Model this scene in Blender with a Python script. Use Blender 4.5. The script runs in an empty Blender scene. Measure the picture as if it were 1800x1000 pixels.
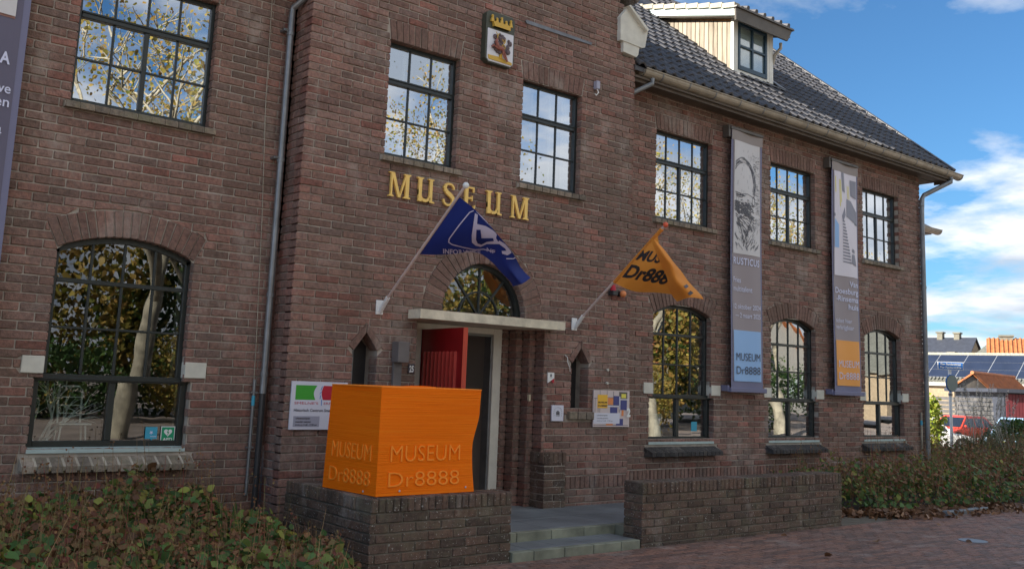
import bpy, math, random
import numpy as np
from mathutils import Vector, Matrix, noise as mnoise
random.seed(7); RNG = np.random.default_rng(7)
SC = bpy.context.scene; COL = SC.collection
S = 1.18            # everything is laid out in building units and scaled to metres at the end
CZ = 1.33           # camera height in building units
RM = np.array([[0.77633100, -0.62914104, 0.03862288], [0.12511733, 0.09375411, -0.98770229], [0.61778300, 0.77161630, 0.15150067]])
FPX, PPY = 1676.15, 414.44

# ---------------------------------------------------------------- camera, light, exposure
cam_d = bpy.data.cameras.new('camera'); cam = bpy.data.objects.new('camera', cam_d); COL.objects.link(cam); SC.camera = cam
cam_d.sensor_width = 36; cam_d.lens = FPX/1800*36; cam_d.shift_y = -(500-PPY)/1800; cam_d.clip_start = .05; cam_d.clip_end = 2000
mw = Matrix.Identity(4)
for i in range(3):
    mw[i][0] = RM[0][i]; mw[i][1] = -RM[1][i]; mw[i][2] = -RM[2][i]
mw[2][3] = CZ*S; cam.matrix_world = mw

SUN_TO = Vector((-1, .42, .47)).normalized()       # direction towards the sun (behind the building, left)
el = math.asin(SUN_TO.z); az = math.atan2(SUN_TO.x, SUN_TO.y)   # azimuth clockwise from +Y
sun_d = bpy.data.lights.new('sun', 'SUN'); sun_d.energy = 4.2; sun_d.angle = math.radians(.53); sun_d.color = (1, .93, .82)
sun = bpy.data.objects.new('sun', sun_d); COL.objects.link(sun)
sun.rotation_euler = SUN_TO.to_track_quat('Z', 'Y').to_euler()
W = bpy.data.worlds.new('World'); SC.world = W; W.use_nodes = True
SC.view_settings.view_transform = 'Standard'; SC.view_settings.look = 'None'; SC.view_settings.gamma = 1
SC.view_settings.exposure = 1.84
def world():
    nt = W.node_tree; N = nt.nodes; L = nt.links; N.clear()
    out = N.new('ShaderNodeOutputWorld'); bg = N.new('ShaderNodeBackground'); bg.inputs[1].default_value = .062
    sky = N.new('ShaderNodeTexSky'); sky.sky_type = 'NISHITA'; sky.sun_disc = False
    sky.sun_elevation = el; sky.sun_rotation = az; sky.air_density = 1.0; sky.dust_density = .6; sky.ozone_density = 1.6
    tc = N.new('ShaderNodeTexCoord'); sep = N.new('ShaderNodeSeparateXYZ'); L.new(tc.outputs['Generated'], sep.inputs[0])
    # clouds: noise on the direction projected on a high layer
    mx = N.new('ShaderNodeMath'); mx.operation = 'MAXIMUM'; mx.inputs[1].default_value = .02; L.new(sep.outputs[2], mx.inputs[0])
    ad = N.new('ShaderNodeMath'); ad.operation = 'ADD'; ad.inputs[1].default_value = .16; L.new(mx.outputs[0], ad.inputs[0])
    dv = N.new('ShaderNodeVectorMath'); dv.operation = 'DIVIDE'; cb = N.new('ShaderNodeCombineXYZ')
    for i in range(3): L.new(ad.outputs[0], cb.inputs[i])
    L.new(tc.outputs['Generated'], dv.inputs[0]); L.new(cb.outputs[0], dv.inputs[1])
    mp = N.new('ShaderNodeMapping'); mp.inputs['Location'].default_value = CLOUD_OFF; mp.inputs['Scale'].default_value = (1, 1, 1.9); L.new(dv.outputs[0], mp.inputs[0])
    nz = N.new('ShaderNodeTexNoise'); nz.inputs['Scale'].default_value = 1.55; nz.inputs['Detail'].default_value = 9; nz.inputs['Roughness'].default_value = .56; nz.inputs['Distortion'].default_value = .15
    L.new(mp.outputs[0], nz.inputs[0])
    # fewer clouds high up
    mr = N.new('ShaderNodeMapRange'); mr.inputs[1].default_value = .04; mr.inputs[2].default_value = .75; mr.inputs[3].default_value = .10; mr.inputs[4].default_value = -.02; L.new(sep.outputs[2], mr.inputs[0])
    lg = N.new('ShaderNodeTexNoise'); lg.inputs['Scale'].default_value = .42; lg.inputs['Detail'].default_value = 1; mp3 = N.new('ShaderNodeMapping'); mp3.inputs['Location'].default_value = BIG_OFF; L.new(dv.outputs[0], mp3.inputs[0]); L.new(mp3.outputs[0], lg.inputs[0])
    lm = N.new('ShaderNodeMath'); lm.operation = 'MULTIPLY_ADD'; lm.inputs[1].default_value = .9; lm.inputs[2].default_value = -.45; L.new(lg.outputs[0], lm.inputs[0])
    s1 = N.new('ShaderNodeMath'); s1.operation = 'ADD'; L.new(nz.outputs[0], s1.inputs[0]); L.new(mr.outputs[0], s1.inputs[1])
    s2 = N.new('ShaderNodeMath'); s2.operation = 'ADD'; L.new(s1.outputs[0], s2.inputs[0]); L.new(lm.outputs[0], s2.inputs[1])
    cr = N.new('ShaderNodeValToRGB'); cr.color_ramp.elements[0].position = .475; cr.color_ramp.elements[0].color = (0, 0, 0, 1); cr.color_ramp.elements[1].position = .61
    L.new(s2.outputs[0], cr.inputs[0])
    # cloud body: bright tops, grey undersides
    n2 = N.new('ShaderNodeTexNoise'); n2.inputs['Scale'].default_value = 2.3; n2.inputs['Detail'].default_value = 6
    mp2 = N.new('ShaderNodeMapping'); mp2.inputs['Location'].default_value = (CLOUD_OFF[0], CLOUD_OFF[1], CLOUD_OFF[2]-.22); mp2.inputs['Scale'].default_value = (1, 1, 1.9); L.new(dv.outputs[0], mp2.inputs[0]); L.new(mp2.outputs[0], n2.inputs[0])
    c2 = N.new('ShaderNodeValToRGB'); c2.color_ramp.elements[0].position = .38; c2.color_ramp.elements[0].color = (5.5, 5.6, 5.8, 1); c2.color_ramp.elements[1].position = .62; c2.color_ramp.elements[1].color = (2.9, 3.3, 3.9, 1)
    L.new(n2.outputs[0], c2.inputs[0])
    tint = N.new('ShaderNodeMix'); tint.data_type = 'RGBA'; tint.blend_type = 'MULTIPLY'; tint.inputs[0].default_value = 1; tint.inputs[7].default_value = (.33, .57, .77, 1); L.new(sky.outputs[0], tint.inputs[6])
    mix = N.new('ShaderNodeMix'); mix.data_type = 'RGBA'; L.new(cr.outputs[0], mix.inputs[0]); L.new(tint.outputs[2], mix.inputs[6]); L.new(c2.outputs[0], mix.inputs[7])
    L.new(mix.outputs[2], bg.inputs[0]); L.new(bg.outputs[0], out.inputs[0])
CLOUD_OFF = (3.1, .4, .3); BIG_OFF = (5, 2, 1)
world()

# ---------------------------------------------------------------- measuring helpers
def ray(u, v): return RM.T @ np.array([(u-900)/FPX, (v-PPY)/FPX, 1])
def U(u, v, Y):
    d = ray(u, v); s = Y/d[1]; return (d[0]*s, Y, d[2]*s+CZ)
def UX(u, v, X):
    d = ray(u, v); s = X/d[0]; return (X, d[1]*s, d[2]*s+CZ)
def GD(u, v, z=0.):
    d = ray(u, v); s = (z-CZ)/d[2]; return (d[0]*s, d[1]*s, z)
def PD(u, v, dep):
    d = ray(u, v)*dep; return (d[0], d[1], d[2]+CZ)
def pr(p):
    c = RM @ np.array([p[0], p[1], p[2]-CZ]); return (900+FPX*c[0]/c[2], PPY+FPX*c[1]/c[2], c[2])

# ---------------------------------------------------------------- mesh helpers
class MB:
    def __init__(s): s.v = []; s.f = []; s.m = []; s.r = []; s.mi = 0; s.rn = 0.
    def face(s, idx): s.f.append(idx); s.m.append(s.mi); s.r.append(s.rn)
    def poly(s, pts):
        b = len(s.v); s.v += [tuple(p) for p in pts]; s.face(list(range(b, b+len(pts)))); return s
    def prism(s, pts, vec, cap0=True, cap1=True):
        """pts: planar loop in 3-D; vec: extrusion. outward orientation if loop is CCW seen from +vec."""
        b = len(s.v); n = len(pts); s.v += [tuple(p) for p in pts]; s.v += [(p[0]+vec[0], p[1]+vec[1], p[2]+vec[2]) for p in pts]
        if cap0: s.face([b+i for i in reversed(range(n))])
        if cap1: s.face([b+n+i for i in range(n)])
        for i in range(n): j = (i+1) % n; s.face([b+i, b+j, b+n+j, b+n+i])
        return s
    def box(s, x0, x1, y0, y1, z0, z1, bev=0):
        if bev > 0:
            c = [(x0, y0, z0), (x1, y1, z1)]; cx, cy, cz = (x0+x1)/2, (y0+y1)/2, (z0+z1)/2
            # chamfered box: 24 verts
            b = len(s.v); ix = {}
            for sx in (0, 1):
                for sy in (0, 1):
                    for sz in (0, 1):
                        X = (x0, x1)[sx]; Y = (y0, y1)[sy]; Z = (z0, z1)[sz]
                        dx = bev*(1, -1)[sx]; dy = bev*(1, -1)[sy]; dz = bev*(1, -1)[sz]
                        ix[(sx, sy, sz)] = len(s.v); s.v += [(X, Y+dy, Z+dz), (X+dx, Y, Z+dz), (X+dx, Y+dy, Z)]
            I = lambda a, k: ix[a]+k
            for sx in (0, 1):
                q = [I((sx, 0, 0), 0), I((sx, 0, 1), 0), I((sx, 1, 1), 0), I((sx, 1, 0), 0)]; s.face(q if sx == 0 else q[::-1])
            for sy in (0, 1):
                q = [I((0, sy, 0), 1), I((1, sy, 0), 1), I((1, sy, 1), 1), I((0, sy, 1), 1)]; s.face(q if sy == 0 else q[::-1])
            for sz in (0, 1):
                q = [I((0, 0, sz), 2), I((0, 1, sz), 2), I((1, 1, sz), 2), I((1, 0, sz), 2)]; s.face(q if sz == 0 else q[::-1])
            for sx in (0, 1):
                for sy in (0, 1):
                    q = [I((sx, sy, 0), 0), I((sx, sy, 0), 1), I((sx, sy, 1), 1), I((sx, sy, 1), 0)]; s.face(q if (sx+sy) % 2 == 0 else q[::-1])
            for sx in (0, 1):
                for sz in (0, 1):
                    q = [I((sx, 0, sz), 0), I((sx, 1, sz), 0), I((sx, 1, sz), 2), I((sx, 0, sz), 2)]; s.face(q if (sx+sz) % 2 == 0 else q[::-1])
            for sy in (0, 1):
                for sz in (0, 1):
                    q = [I((0, sy, sz), 1), I((0, sy, sz), 2), I((1, sy, sz), 2), I((1, sy, sz), 1)]; s.face(q if (sy+sz) % 2 == 0 else q[::-1])
            for a in ix:
                q = [I(a, 0), I(a, 1), I(a, 2)]; s.face(q if sum(a) % 2 == 1 else q[::-1])
            return s
        return s.prism([(x0, y0, z0), (x1, y0, z0), (x1, y1, z0), (x0, y1, z0)], (0, 0, z1-z0))
    def obox(s, o, a, b, c):
        """box from corner o with edge vectors a,b,c (right-handed a x b ~ c)"""
        o, a, b, c = (np.array(t, float) for t in (o, a, b, c))
        return s.prism([o, o+a, o+a+b, o+b], c)
    def tube(s, pts, r, n=8, caps=True):
        pts = [Vector(p) for p in pts]; rr = r if hasattr(r, '__len__') else [r]*len(pts); b = len(s.v); up = None
        for i, p in enumerate(pts):
            t = (pts[min(i+1, len(pts)-1)]-pts[max(i-1, 0)]).normalized()
            if up is None: up = t.orthogonal().normalized()
            else:
                up = (up-t*up.dot(t)); up = up.normalized() if up.length > 1e-6 else t.orthogonal().normalized()
            w = t.cross(up)
            for k in range(n):
                a = 2*math.pi*k/n; q = p+(up*math.cos(a)+w*math.sin(a))*rr[i]; s.v.append(tuple(q))
        for i in range(len(pts)-1):
            for k in range(n):
                k2 = (k+1) % n; s.face([b+i*n+k, b+i*n+k2, b+(i+1)*n+k2, b+(i+1)*n+k])
        if caps:
            s.face([b+k for k in reversed(range(n))]); s.face([b+(len(pts)-1)*n+k for k in range(n)])
        return s
    def ball(s, c, r, n=10, m=7, sc=(1, 1, 1)):
        b = len(s.v); s.v.append((c[0], c[1], c[2]+r*sc[2]))
        for i in range(1, m):
            th = math.pi*i/m
            for k in range(n):
                a = 2*math.pi*k/n; s.v.append((c[0]+r*sc[0]*math.sin(th)*math.cos(a), c[1]+r*sc[1]*math.sin(th)*math.sin(a), c[2]+r*sc[2]*math.cos(th)))
        s.v.append((c[0], c[1], c[2]-r*sc[2])); e = len(s.v)-1
        for k in range(n):
            k2 = (k+1) % n; s.face([b, b+1+k, b+1+k2])
            for i in range(m-2): s.face([b+1+i*n+k, b+1+(i+1)*n+k, b+1+(i+1)*n+k2, b+1+i*n+k2])
            s.face([e, b+1+(m-2)*n+k2, b+1+(m-2)*n+k])
        return s
ORG = {}
def wloc(o):
    return ORG.get(o.name, (0., 0., 0.)) if o is not None else (0., 0., 0.)
def link(name, data, parent=None):
    o = bpy.data.objects.new(name, data); COL.objects.link(o); o.parent = parent; return o
def mesh_from(mb, name, org, mats, smooth):
    me = bpy.data.meshes.new(name)
    ox, oy, oz = org
    me.from_pydata([(x-ox, y-oy, z-oz) for x, y, z in mb.v], [], mb.f)
    for m in (mats if isinstance(mats, (list, tuple)) else [mats]): me.materials.append(m)
    if any(mb.m): me.polygons.foreach_set('material_index', mb.m)
    a = me.attributes.new('rnd', 'FLOAT', 'FACE'); a.data.foreach_set('value', mb.r)
    if smooth: me.shade_smooth()
    me.update(); return me
def obj(name, mb, mats, parent=None, smooth=False, org=None, label=None, kind=None):
    if org is None: org = wloc(parent)
    po = wloc(parent)
    me = mesh_from(mb, name, org, mats, smooth)
    o = link(name, me, parent); o.location = (org[0]-po[0], org[1]-po[1], org[2]-po[2]); ORG[o.name] = org
    if label: o['label'] = label
    if kind: o['kind'] = kind
    return o
def tag(o, label, cat, group=None):
    o['label'] = label; o['category'] = cat
    if group: o['group'] = group
    return o
def thing(name, label, cat, loc=(0, 0, 0), group=None):
    o = link(name, None); o.location = loc; ORG[o.name] = tuple(loc); return tag(o, label, cat, group)
def top(name, mb, mats, label, cat, group=None, smooth=False):
    xs = np.array(mb.v); org = (float((xs[:, 0].min()+xs[:, 0].max())/2), float((xs[:, 1].min()+xs[:, 1].max())/2), float(xs[:, 2].min()))
    return tag(obj(name, mb, mats, None, smooth, org), label, cat, group)
def struct(name, mb, mats, smooth=False, kind='structure'):
    return obj(name, mb, mats, None, smooth, kind=kind)

# ---------------------------------------------------------------- materials
def mat(name, base=(.5, .5, .5), rough=.6, metal=0, spec=.5):
    m = bpy.data.materials.new(name); m.use_nodes = True; b = m.node_tree.nodes['Principled BSDF']
    b.inputs['Base Color'].default_value = (*base, 1); b.inputs['Roughness'].default_value = rough; b.inputs['Metallic'].default_value = metal
    b.inputs['Specular IOR Level'].default_value = spec
    return m
def nodes(m): return m.node_tree.nodes, m.node_tree.links, m.node_tree.nodes['Principled BSDF']
def mnz(m, scale, detail=4, rough=.6, vec=None, coord='pos', stretch=None):
    N, L, B = nodes(m); nz = N.new('ShaderNodeTexNoise'); nz.inputs['Scale'].default_value = scale; nz.inputs['Detail'].default_value = detail; nz.inputs['Roughness'].default_value = rough
    if coord == 'pos':
        g = N.new('ShaderNodeNewGeometry'); src = g.outputs['Position']
    else:
        g = N.new('ShaderNodeTexCoord'); src = g.outputs['Object']
    if stretch:
        mp = N.new('ShaderNodeMapping'); mp.inputs['Scale'].default_value = stretch; L.new(src, mp.inputs[0]); src = mp.outputs[0]
    L.new(src, nz.inputs['Vector']); return nz
def ramp(m, fac, stops, const=False):
    N, L, B = nodes(m); r = N.new('ShaderNodeValToRGB'); cr = r.color_ramp
    if const: cr.interpolation = 'CONSTANT'
    while len(cr.elements) < len(stops): cr.elements.new(.5)
    for e, (p, c) in zip(cr.elements, stops): e.position = p; e.color = (*c, 1) if len(c) == 3 else c
    L.new(fac, r.inputs[0]); return r
def mixc(m, fac, a, b, mode='MIX'):
    N, L, B = nodes(m); x = N.new('ShaderNodeMix'); x.data_type = 'RGBA'; x.blend_type = mode
    for i, t in ((0, fac), (6, a), (7, b)):
        if isinstance(t, (int, float)): x.inputs[i].default_value = t
        elif isinstance(t, tuple): x.inputs[i].default_value = (*t, 1)
        else: L.new(t, x.inputs[i])
    return x.outputs[2]
def bump(m, h, strength=.4, dist=.004):
    N, L, B = nodes(m); b = N.new('ShaderNodeBump'); b.inputs['Strength'].default_value = strength; b.inputs['Distance'].default_value = dist
    L.new(h, b.inputs['Height']); L.new(b.outputs[0], B.inputs['Normal']); return b
def rnd_val(m, seed=0.):
    N, L, B = nodes(m); a = N.new('ShaderNodeAttribute'); a.attribute_name = 'rnd'; oi = N.new('ShaderNodeObjectInfo')
    s = N.new('ShaderNodeMath'); s.operation = 'ADD'; L.new(a.outputs['Fac'], s.inputs[0]); L.new(oi.outputs['Random'], s.inputs[1])
    s1 = N.new('ShaderNodeMath'); s1.operation = 'MULTIPLY_ADD'; s1.inputs[1].default_value = 1+seed*3; s1.inputs[2].default_value = seed; L.new(s.outputs[0], s1.inputs[0])
    f = N.new('ShaderNodeMath'); f.operation = 'FRACT'; L.new(s1.outputs[0], f.inputs[0]); return f.outputs[0]
def noisy(name, base, var=.25, scale=8, rough=.6, metal=0, bumpd=.002, bs=40, spec=.5):
    m = mat(name, base, rough, metal, spec); N, L, B = nodes(m); nz = mnz(m, scale, 6)
    lo = tuple(c*(1-var) for c in base); hi = tuple(min(1, c*(1+var)) for c in base)
    r = ramp(m, nz.outputs[0], [(.3, lo), (.7, hi)]); L.new(r.outputs[0], B.inputs['Base Color'])
    if bumpd: bump(m, mnz(m, bs, 4).outputs[0], .5, bumpd)
    return m
def brickmat(name, pal, dirt=(.12, .10, .075), dirtamt=.45, specks=0., lichen=0.):
    m = mat(name, rough=.85, spec=.25); N, L, B = nodes(m)
    f = rnd_val(m); n = len(pal); r = ramp(m, f, [(i/n, c) for i, c in enumerate(pal)], True)
    f2 = rnd_val(m, .37)
    nz = mnz(m, 26, 5, .7); r2 = ramp(m, nz.outputs[0], [(.28, (.50, .48, .47)), (.5, (1, 1, 1)), (.72, (1.45, 1.38, 1.3))])
    c = mixc(m, 1., r.outputs[0], r2.outputs[0], 'MULTIPLY')
    v = ramp(m, f2, [(0, (.76, .76, .76)), (1, (1.20, 1.20, 1.20))]); c = mixc(m, 1., c, v.outputs[0], 'MULTIPLY')
    big = mnz(m, .9, 5, .6); rb = ramp(m, big.outputs[0], [(.42, (0, 0, 0)), (.72, (dirtamt,)*3)]); c = mixc(m, rb.outputs[0], c, dirt)
    pale = mnz(m, 2.3, 6, .7, stretch=(1, 1, .6)); rp = ramp(m, pale.outputs[0], [(.55, (0, 0, 0)), (.72, (.55,)*3)]); c = mixc(m, rp.outputs[0], c, (.45, .39, .34))
    stk = mnz(m, 1, 5, .65, stretch=(7, 7, .7)); rk = ramp(m, stk.outputs[0], [(.5, (0, 0, 0)), (.75, (.42,)*3)]); c = mixc(m, rk.outputs[0], c, (.10, .08, .065))
    if lichen:
        lz = mnz(m, 3.5, 5, .7); rl = ramp(m, lz.outputs[0], [(.5, (0, 0, 0)), (.7, (lichen,)*3)]); c = mixc(m, rl.outputs[0], c, (.19, .18, .11))
    if specks:
        sz = mnz(m, 60, 2, .5); rs = ramp(m, sz.outputs[0], [(.66, (0, 0, 0)), (.70, (specks,)*3)]); c = mixc(m, rs.outputs[0], c, (.55, .53, .48))
    L.new(c, B.inputs['Base Color'])
    b1 = mnz(m, 55, 4, .7); bump(m, b1.outputs[0], 1.0, .009)
    return m
PAL = [(0.251, 0.147, 0.12), (0.227, 0.139, 0.114), (0.27, 0.142, 0.114), (0.238, 0.147, 0.121), (0.285, 0.13, 0.103), (0.213, 0.137, 0.113), (0.261, 0.158, 0.127), (0.242, 0.142, 0.116), (0.19, 0.126, 0.107), (0.265, 0.151, 0.121), (0.247, 0.151, 0.124), (0.233, 0.139, 0.114), (0.242, 0.141, 0.114), (0.256, 0.149, 0.12)]
M = {}
M['brick'] = brickmat('brick_red_brown', PAL)
M['brick_arch'] = brickmat('brick_arch', [(.215, .128, .104), (.235, .138, .112), (.195, .12, .098), (.225, .132, .106)])
M['brick_dark'] = brickmat('brick_dark_weathered', [(.15, .098, .074), (.125, .085, .066), (.165, .10, .074), (.14, .092, .072), (.115, .08, .064)], dirt=(.07, .06, .045), dirtamt=.6, specks=.8, lichen=.5)
M['brick_sill'] = brickmat('brick_sill', [(.25, .205, .16), (.21, .175, .14), (.29, .235, .18)], lichen=.7, dirtamt=.4)
M['sill_black'] = brickmat('brick_sill_black', [(.06, .056, .056), (.075, .07, .07), (.05, .048, .05)], dirtamt=.2)
def mortar():
    m = noisy('mortar', (.39, .345, .295), .3, 5, .95, bumpd=.004, bs=120, spec=.1); return m
M['mortar'] = mortar(); M['mortar_light'] = noisy('mortar_light', (.42, .37, .3), .3, 5, .95, bumpd=.003, spec=.1)
M['frame'] = noisy('frame_dark_green', (.018, .024, .024), .2, 12, .35, bumpd=.0006)
M['frame_blue'] = noisy('frame_blue', (.02, .05, .075), .15, 12, .4, bumpd=.0006)
M['stone'] = noisy('painted_stone', (.62, .60, .52), .12, 6, .8, bumpd=.002)
M['slab'] = noisy('concrete_canopy', (.66, .60, .46), .28, 5, .85, bumpd=.004)
M['zinc'] = noisy('zinc', (.24, .25, .26), .25, 4, .45, .6, bumpd=.0015)
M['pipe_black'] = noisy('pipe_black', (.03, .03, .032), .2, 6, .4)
M['gutter'] = noisy('gutter_zinc', (.36, .31, .24), .3, 3, .5, .3, bumpd=.0015)
M['white'] = noisy('white_paint', (.78, .78, .76), .06, 9, .45, bumpd=.0005)
M['cream'] = noisy('cream_paint', (.62, .55, .38), .1, 6, .5, bumpd=.0006)
M['cream_white'] = noisy('cream_white', (.7, .68, .6), .1, 6, .5, bumpd=.0006)
M['red_lit'] = noisy('door_red_lit', (.42, .035, .025), .1, 6, .45, bumpd=.0006)  # door red made lighter: light on the board edges put into the colour
M['red'] = noisy('door_red', (.26, .008, .010), .1, 6, .35, bumpd=.0006)
M['red_edge'] = noisy('door_red_edge', (.5, .06, .03), .1, 6, .4, bumpd=.0006)
M['gold'] = noisy('gold_paint', (.95, .62, .17), .06, 12, .5, 0, bumpd=.0004)
M['blue_flag'] = mat('blue_cloth', (.010, .026, .19), .75); M['orange_flag'] = mat('orange_cloth', (.85, .33, .05), .75)
def clothify(m, col, t=.25):
    N, L, B = nodes(m); tr = N.new('ShaderNodeBsdfTranslucent'); tr.inputs[0].default_value = (*col, 1); mx = N.new('ShaderNodeMixShader'); mx.inputs[0].default_value = t
    o = [n for n in N if n.type == 'OUTPUT_MATERIAL'][0]; L.new(B.outputs[0], mx.inputs[1]); L.new(tr.outputs[0], mx.inputs[2]); L.new(mx.outputs[0], o.inputs[0])
    wv = mnz(m, 9, 2); bump(m, wv.outputs[0], .4, .01)
clothify(M['blue_flag'], (.015, .035, .22)); clothify(M['orange_flag'], (.9, .35, .05))
for k, c in {'print_white': (.8, .8, .82), 'print_black': (.03, .028, .03), 'print_dark': (.06, .055, .07), 'print_lilac': (.62, .60, .80), 'banner_blue': (.30, .50, .80), 'banner_orange': (.85, .36, .07),
             'banner_grey': (.31, .265, .275), 'banner_edge': (.17, .17, .27), 'banner_top': (.30, .255, .235), 'paper': (.62, .60, .60), 'ink': (.09, .09, .105), 'lav': (.72, .68, .74), 'green': (.05, .35, .03), 'crimson': (.5, .01, .03),
             'sign_white': (.66, .66, .74), 'sign_grey': (.36, .36, .44), 'mos_pink': (.62, .52, .5), 'mos_blue': (.06, .065, .22), 'mos_orange': (.75, .25, .08), 'mos_yellow': (.85, .48, .04), 'street_blue': (.02, .17, .55),
             'aed_green': (.01, .30, .14), 'tag_blue': (.05, .35, .5), 'teal': (.04, .09, .1), 'skin': (.42, .22, .17), 'beard': (.12, .06, .05), 'skin2': (.30, .15, .12), 'yellow': (.8, .7, .1), 'steel': (.5, .5, .5), 'lens': (.02, .02, .02),
             'banner_left': (.115, .105, .16), 'light_text': (.66, .68, .86), 'nostalgic': (.25, .25, .3), 'crown': (.62, .38, .05), 'deer': (.30, .10, .07), 'tree_ink': (.11, .075, .08), 'shield_dark': (.06, .065, .045), 'panel_white': (.70, .70, .74)}.items():
    M[k] = mat(k, c, .55)
def orange_print():
    m = mat('orange_printed_plastic', (.88, .21, .012), .6, spec=.08); N, L, B = nodes(m)
    nz = mnz(m, 1, 5, .7, stretch=(1.2, 1.2, 90)); r = ramp(m, nz.outputs[0], [(.3, (.95, .17, .005)), (.55, (1.0, .20, .006)), (.75, (1.0, .26, .015))]); L.new(r.outputs[0], B.inputs['Base Color'])
    w = mnz(m, 1, 3, .6, stretch=(.8, .8, 200)); bump(m, w.outputs[0], .9, .008); return m
M['orange_box'] = orange_print(); M['orange_letter'] = mat('orange_letter', (1.0, .30, .03), .5, spec=.25)
def glassmat(name, base_ref=.30, ior=1.2):
    m = bpy.data.materials.new(name); m.use_nodes = True; N = m.node_tree.nodes; L = m.node_tree.links; N.clear()
    o = N.new('ShaderNodeOutputMaterial'); g = N.new('ShaderNodeBsdfGlossy'); g.inputs['Roughness'].default_value = 0.0; g.inputs[0].default_value = (.94, .97, 1, 1)
    t = N.new('ShaderNodeBsdfTransparent'); t.inputs[0].default_value = (.78, .82, .8, 1)
    lw = N.new('ShaderNodeLayerWeight'); lw.inputs[0].default_value = .5; pw = N.new('ShaderNodeMath'); pw.operation = 'POWER'; pw.inputs[1].default_value = 2.; L.new(lw.outputs['Facing'], pw.inputs[0])
    fa = N.new('ShaderNodeMath'); fa.operation = 'MULTIPLY_ADD'; fa.use_clamp = True; fa.inputs[1].default_value = ior; fa.inputs[2].default_value = base_ref; L.new(pw.outputs[0], fa.inputs[0])
    gb_ = N.new('ShaderNodeNewGeometry'); ib = N.new('ShaderNodeMath'); ib.operation = 'SUBTRACT'; ib.inputs[0].default_value = 1.; L.new(gb_.outputs['Backfacing'], ib.inputs[1])
    ad = N.new('ShaderNodeMath'); ad.operation = 'MULTIPLY'; L.new(fa.outputs[0], ad.inputs[0]); L.new(ib.outputs[0], ad.inputs[1])
    mx = N.new('ShaderNodeMixShader'); L.new(ad.outputs[0], mx.inputs[0]); L.new(t.outputs[0], mx.inputs[1]); L.new(g.outputs[0], mx.inputs[2]); L.new(mx.outputs[0], o.inputs[0])
    geo = N.new('ShaderNodeNewGeometry'); nz = N.new('ShaderNodeTexNoise'); nz.inputs['Scale'].default_value = 2.5; nz.inputs['Detail'].default_value = 1; L.new(geo.outputs['Position'], nz.inputs[0])
    b = N.new('ShaderNodeBump'); b.inputs['Strength'].default_value = .035; b.inputs['Distance'].default_value = .02; L.new(nz.outputs[0], b.inputs['Height']); L.new(b.outputs[0], g.inputs['Normal'])
    return m
M['glass_up'] = glassmat('window_glass_upper', .52, .6); M['glass'] = glassmat('window_glass', .13, 1.6); M['glass_dorm'] = glassmat('dormer_glass', .06, 1.)
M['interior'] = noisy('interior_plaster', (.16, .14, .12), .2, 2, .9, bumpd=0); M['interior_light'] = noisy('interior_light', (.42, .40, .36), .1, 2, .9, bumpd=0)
M['curtain'] = noisy('grey_blind', (.70, .72, .76), .08, 3, .8, bumpd=0)
M['tile'] = noisy('roof_tile_dark', (.066, .064, .068), .35, 6, .58, 0, bumpd=.002, bs=30, spec=.6)
M['tile_pale'] = noisy('roof_tile_pale', (.34, .31, .24), .25, 6, .8, bumpd=.002)
M['grey_box'] = noisy('grey_box', (.15, .135, .13), .15, 6, .6, bumpd=.001)
def cladding():
    m = mat('weathered_boards', rough=.8); N, L, B = nodes(m); nz = mnz(m, 1, 6, .7, stretch=(14, 14, 1.6)); r = ramp(m, nz.outputs[0], [(.3, (.10, .075, .05)), (.45, (.23, .19, .14)), (.75, (.32, .28, .22))])
    g = N.new('ShaderNodeNewGeometry'); sp = N.new('ShaderNodeSeparateXYZ'); L.new(g.outputs['Position'], sp.inputs[0])
    f = rnd_val(m); v = ramp(m, f, [(0, (.8, .8, .8)), (1, (1.15, 1.15, 1.15))]); c = mixc(m, 1., r.outputs[0], v.outputs[0], 'MULTIPLY')
    L.new(c, B.inputs['Base Color']); return m
M['wood'] = cladding(); M['wood_rust'] = noisy('boards_stained', (.42, .20, .06), .35, 5, .8, bumpd=0)
M['lead'] = noisy('lead_flashing', (.17, .18, .20), .3, 5, .6, .2, bumpd=.003); M['fascia_blue'] = noisy('fascia_grey_green', (.42, .52, .50), .12, 4, .5, bumpd=.0005)
M['fascia_brown'] = noisy('fascia_brown', (.12, .105, .09), .2, 4, .5, .2, bumpd=.001); M['soffit'] = noisy('soffit', (.10, .075, .055), .2, 4, .7, bumpd=.001)
M['bluestone'] = noisy('bluestone', (.17, .185, .195), .35, 1.6, .5, bumpd=.0015); M['riser'] = noisy('riser_stone', (.215, .22, .165), .45, 4, .75, bumpd=.002)
def paver():
    m = brickmat('paver', [(.26, .14, .10), (.23, .13, .10), (.285, .148, .105), (.24, .14, .11), (.20, .12, .096)], dirt=(.14, .11, .095), dirtamt=.5); m.node_tree.nodes['Principled BSDF'].inputs['Roughness'].default_value = .6; return m
M['paver'] = paver(); M['ground'] = noisy('sand_joint_ground', (.30, .24, .20), .35, 1.2, .8, bumpd=.003); M['soil'] = noisy('soil', (.035, .026, .02), .4, 8, .95, bumpd=.01)
M['asphalt'] = noisy('asphalt', (.06, .06, .06), .2, 2, .8, bumpd=.002)
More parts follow.
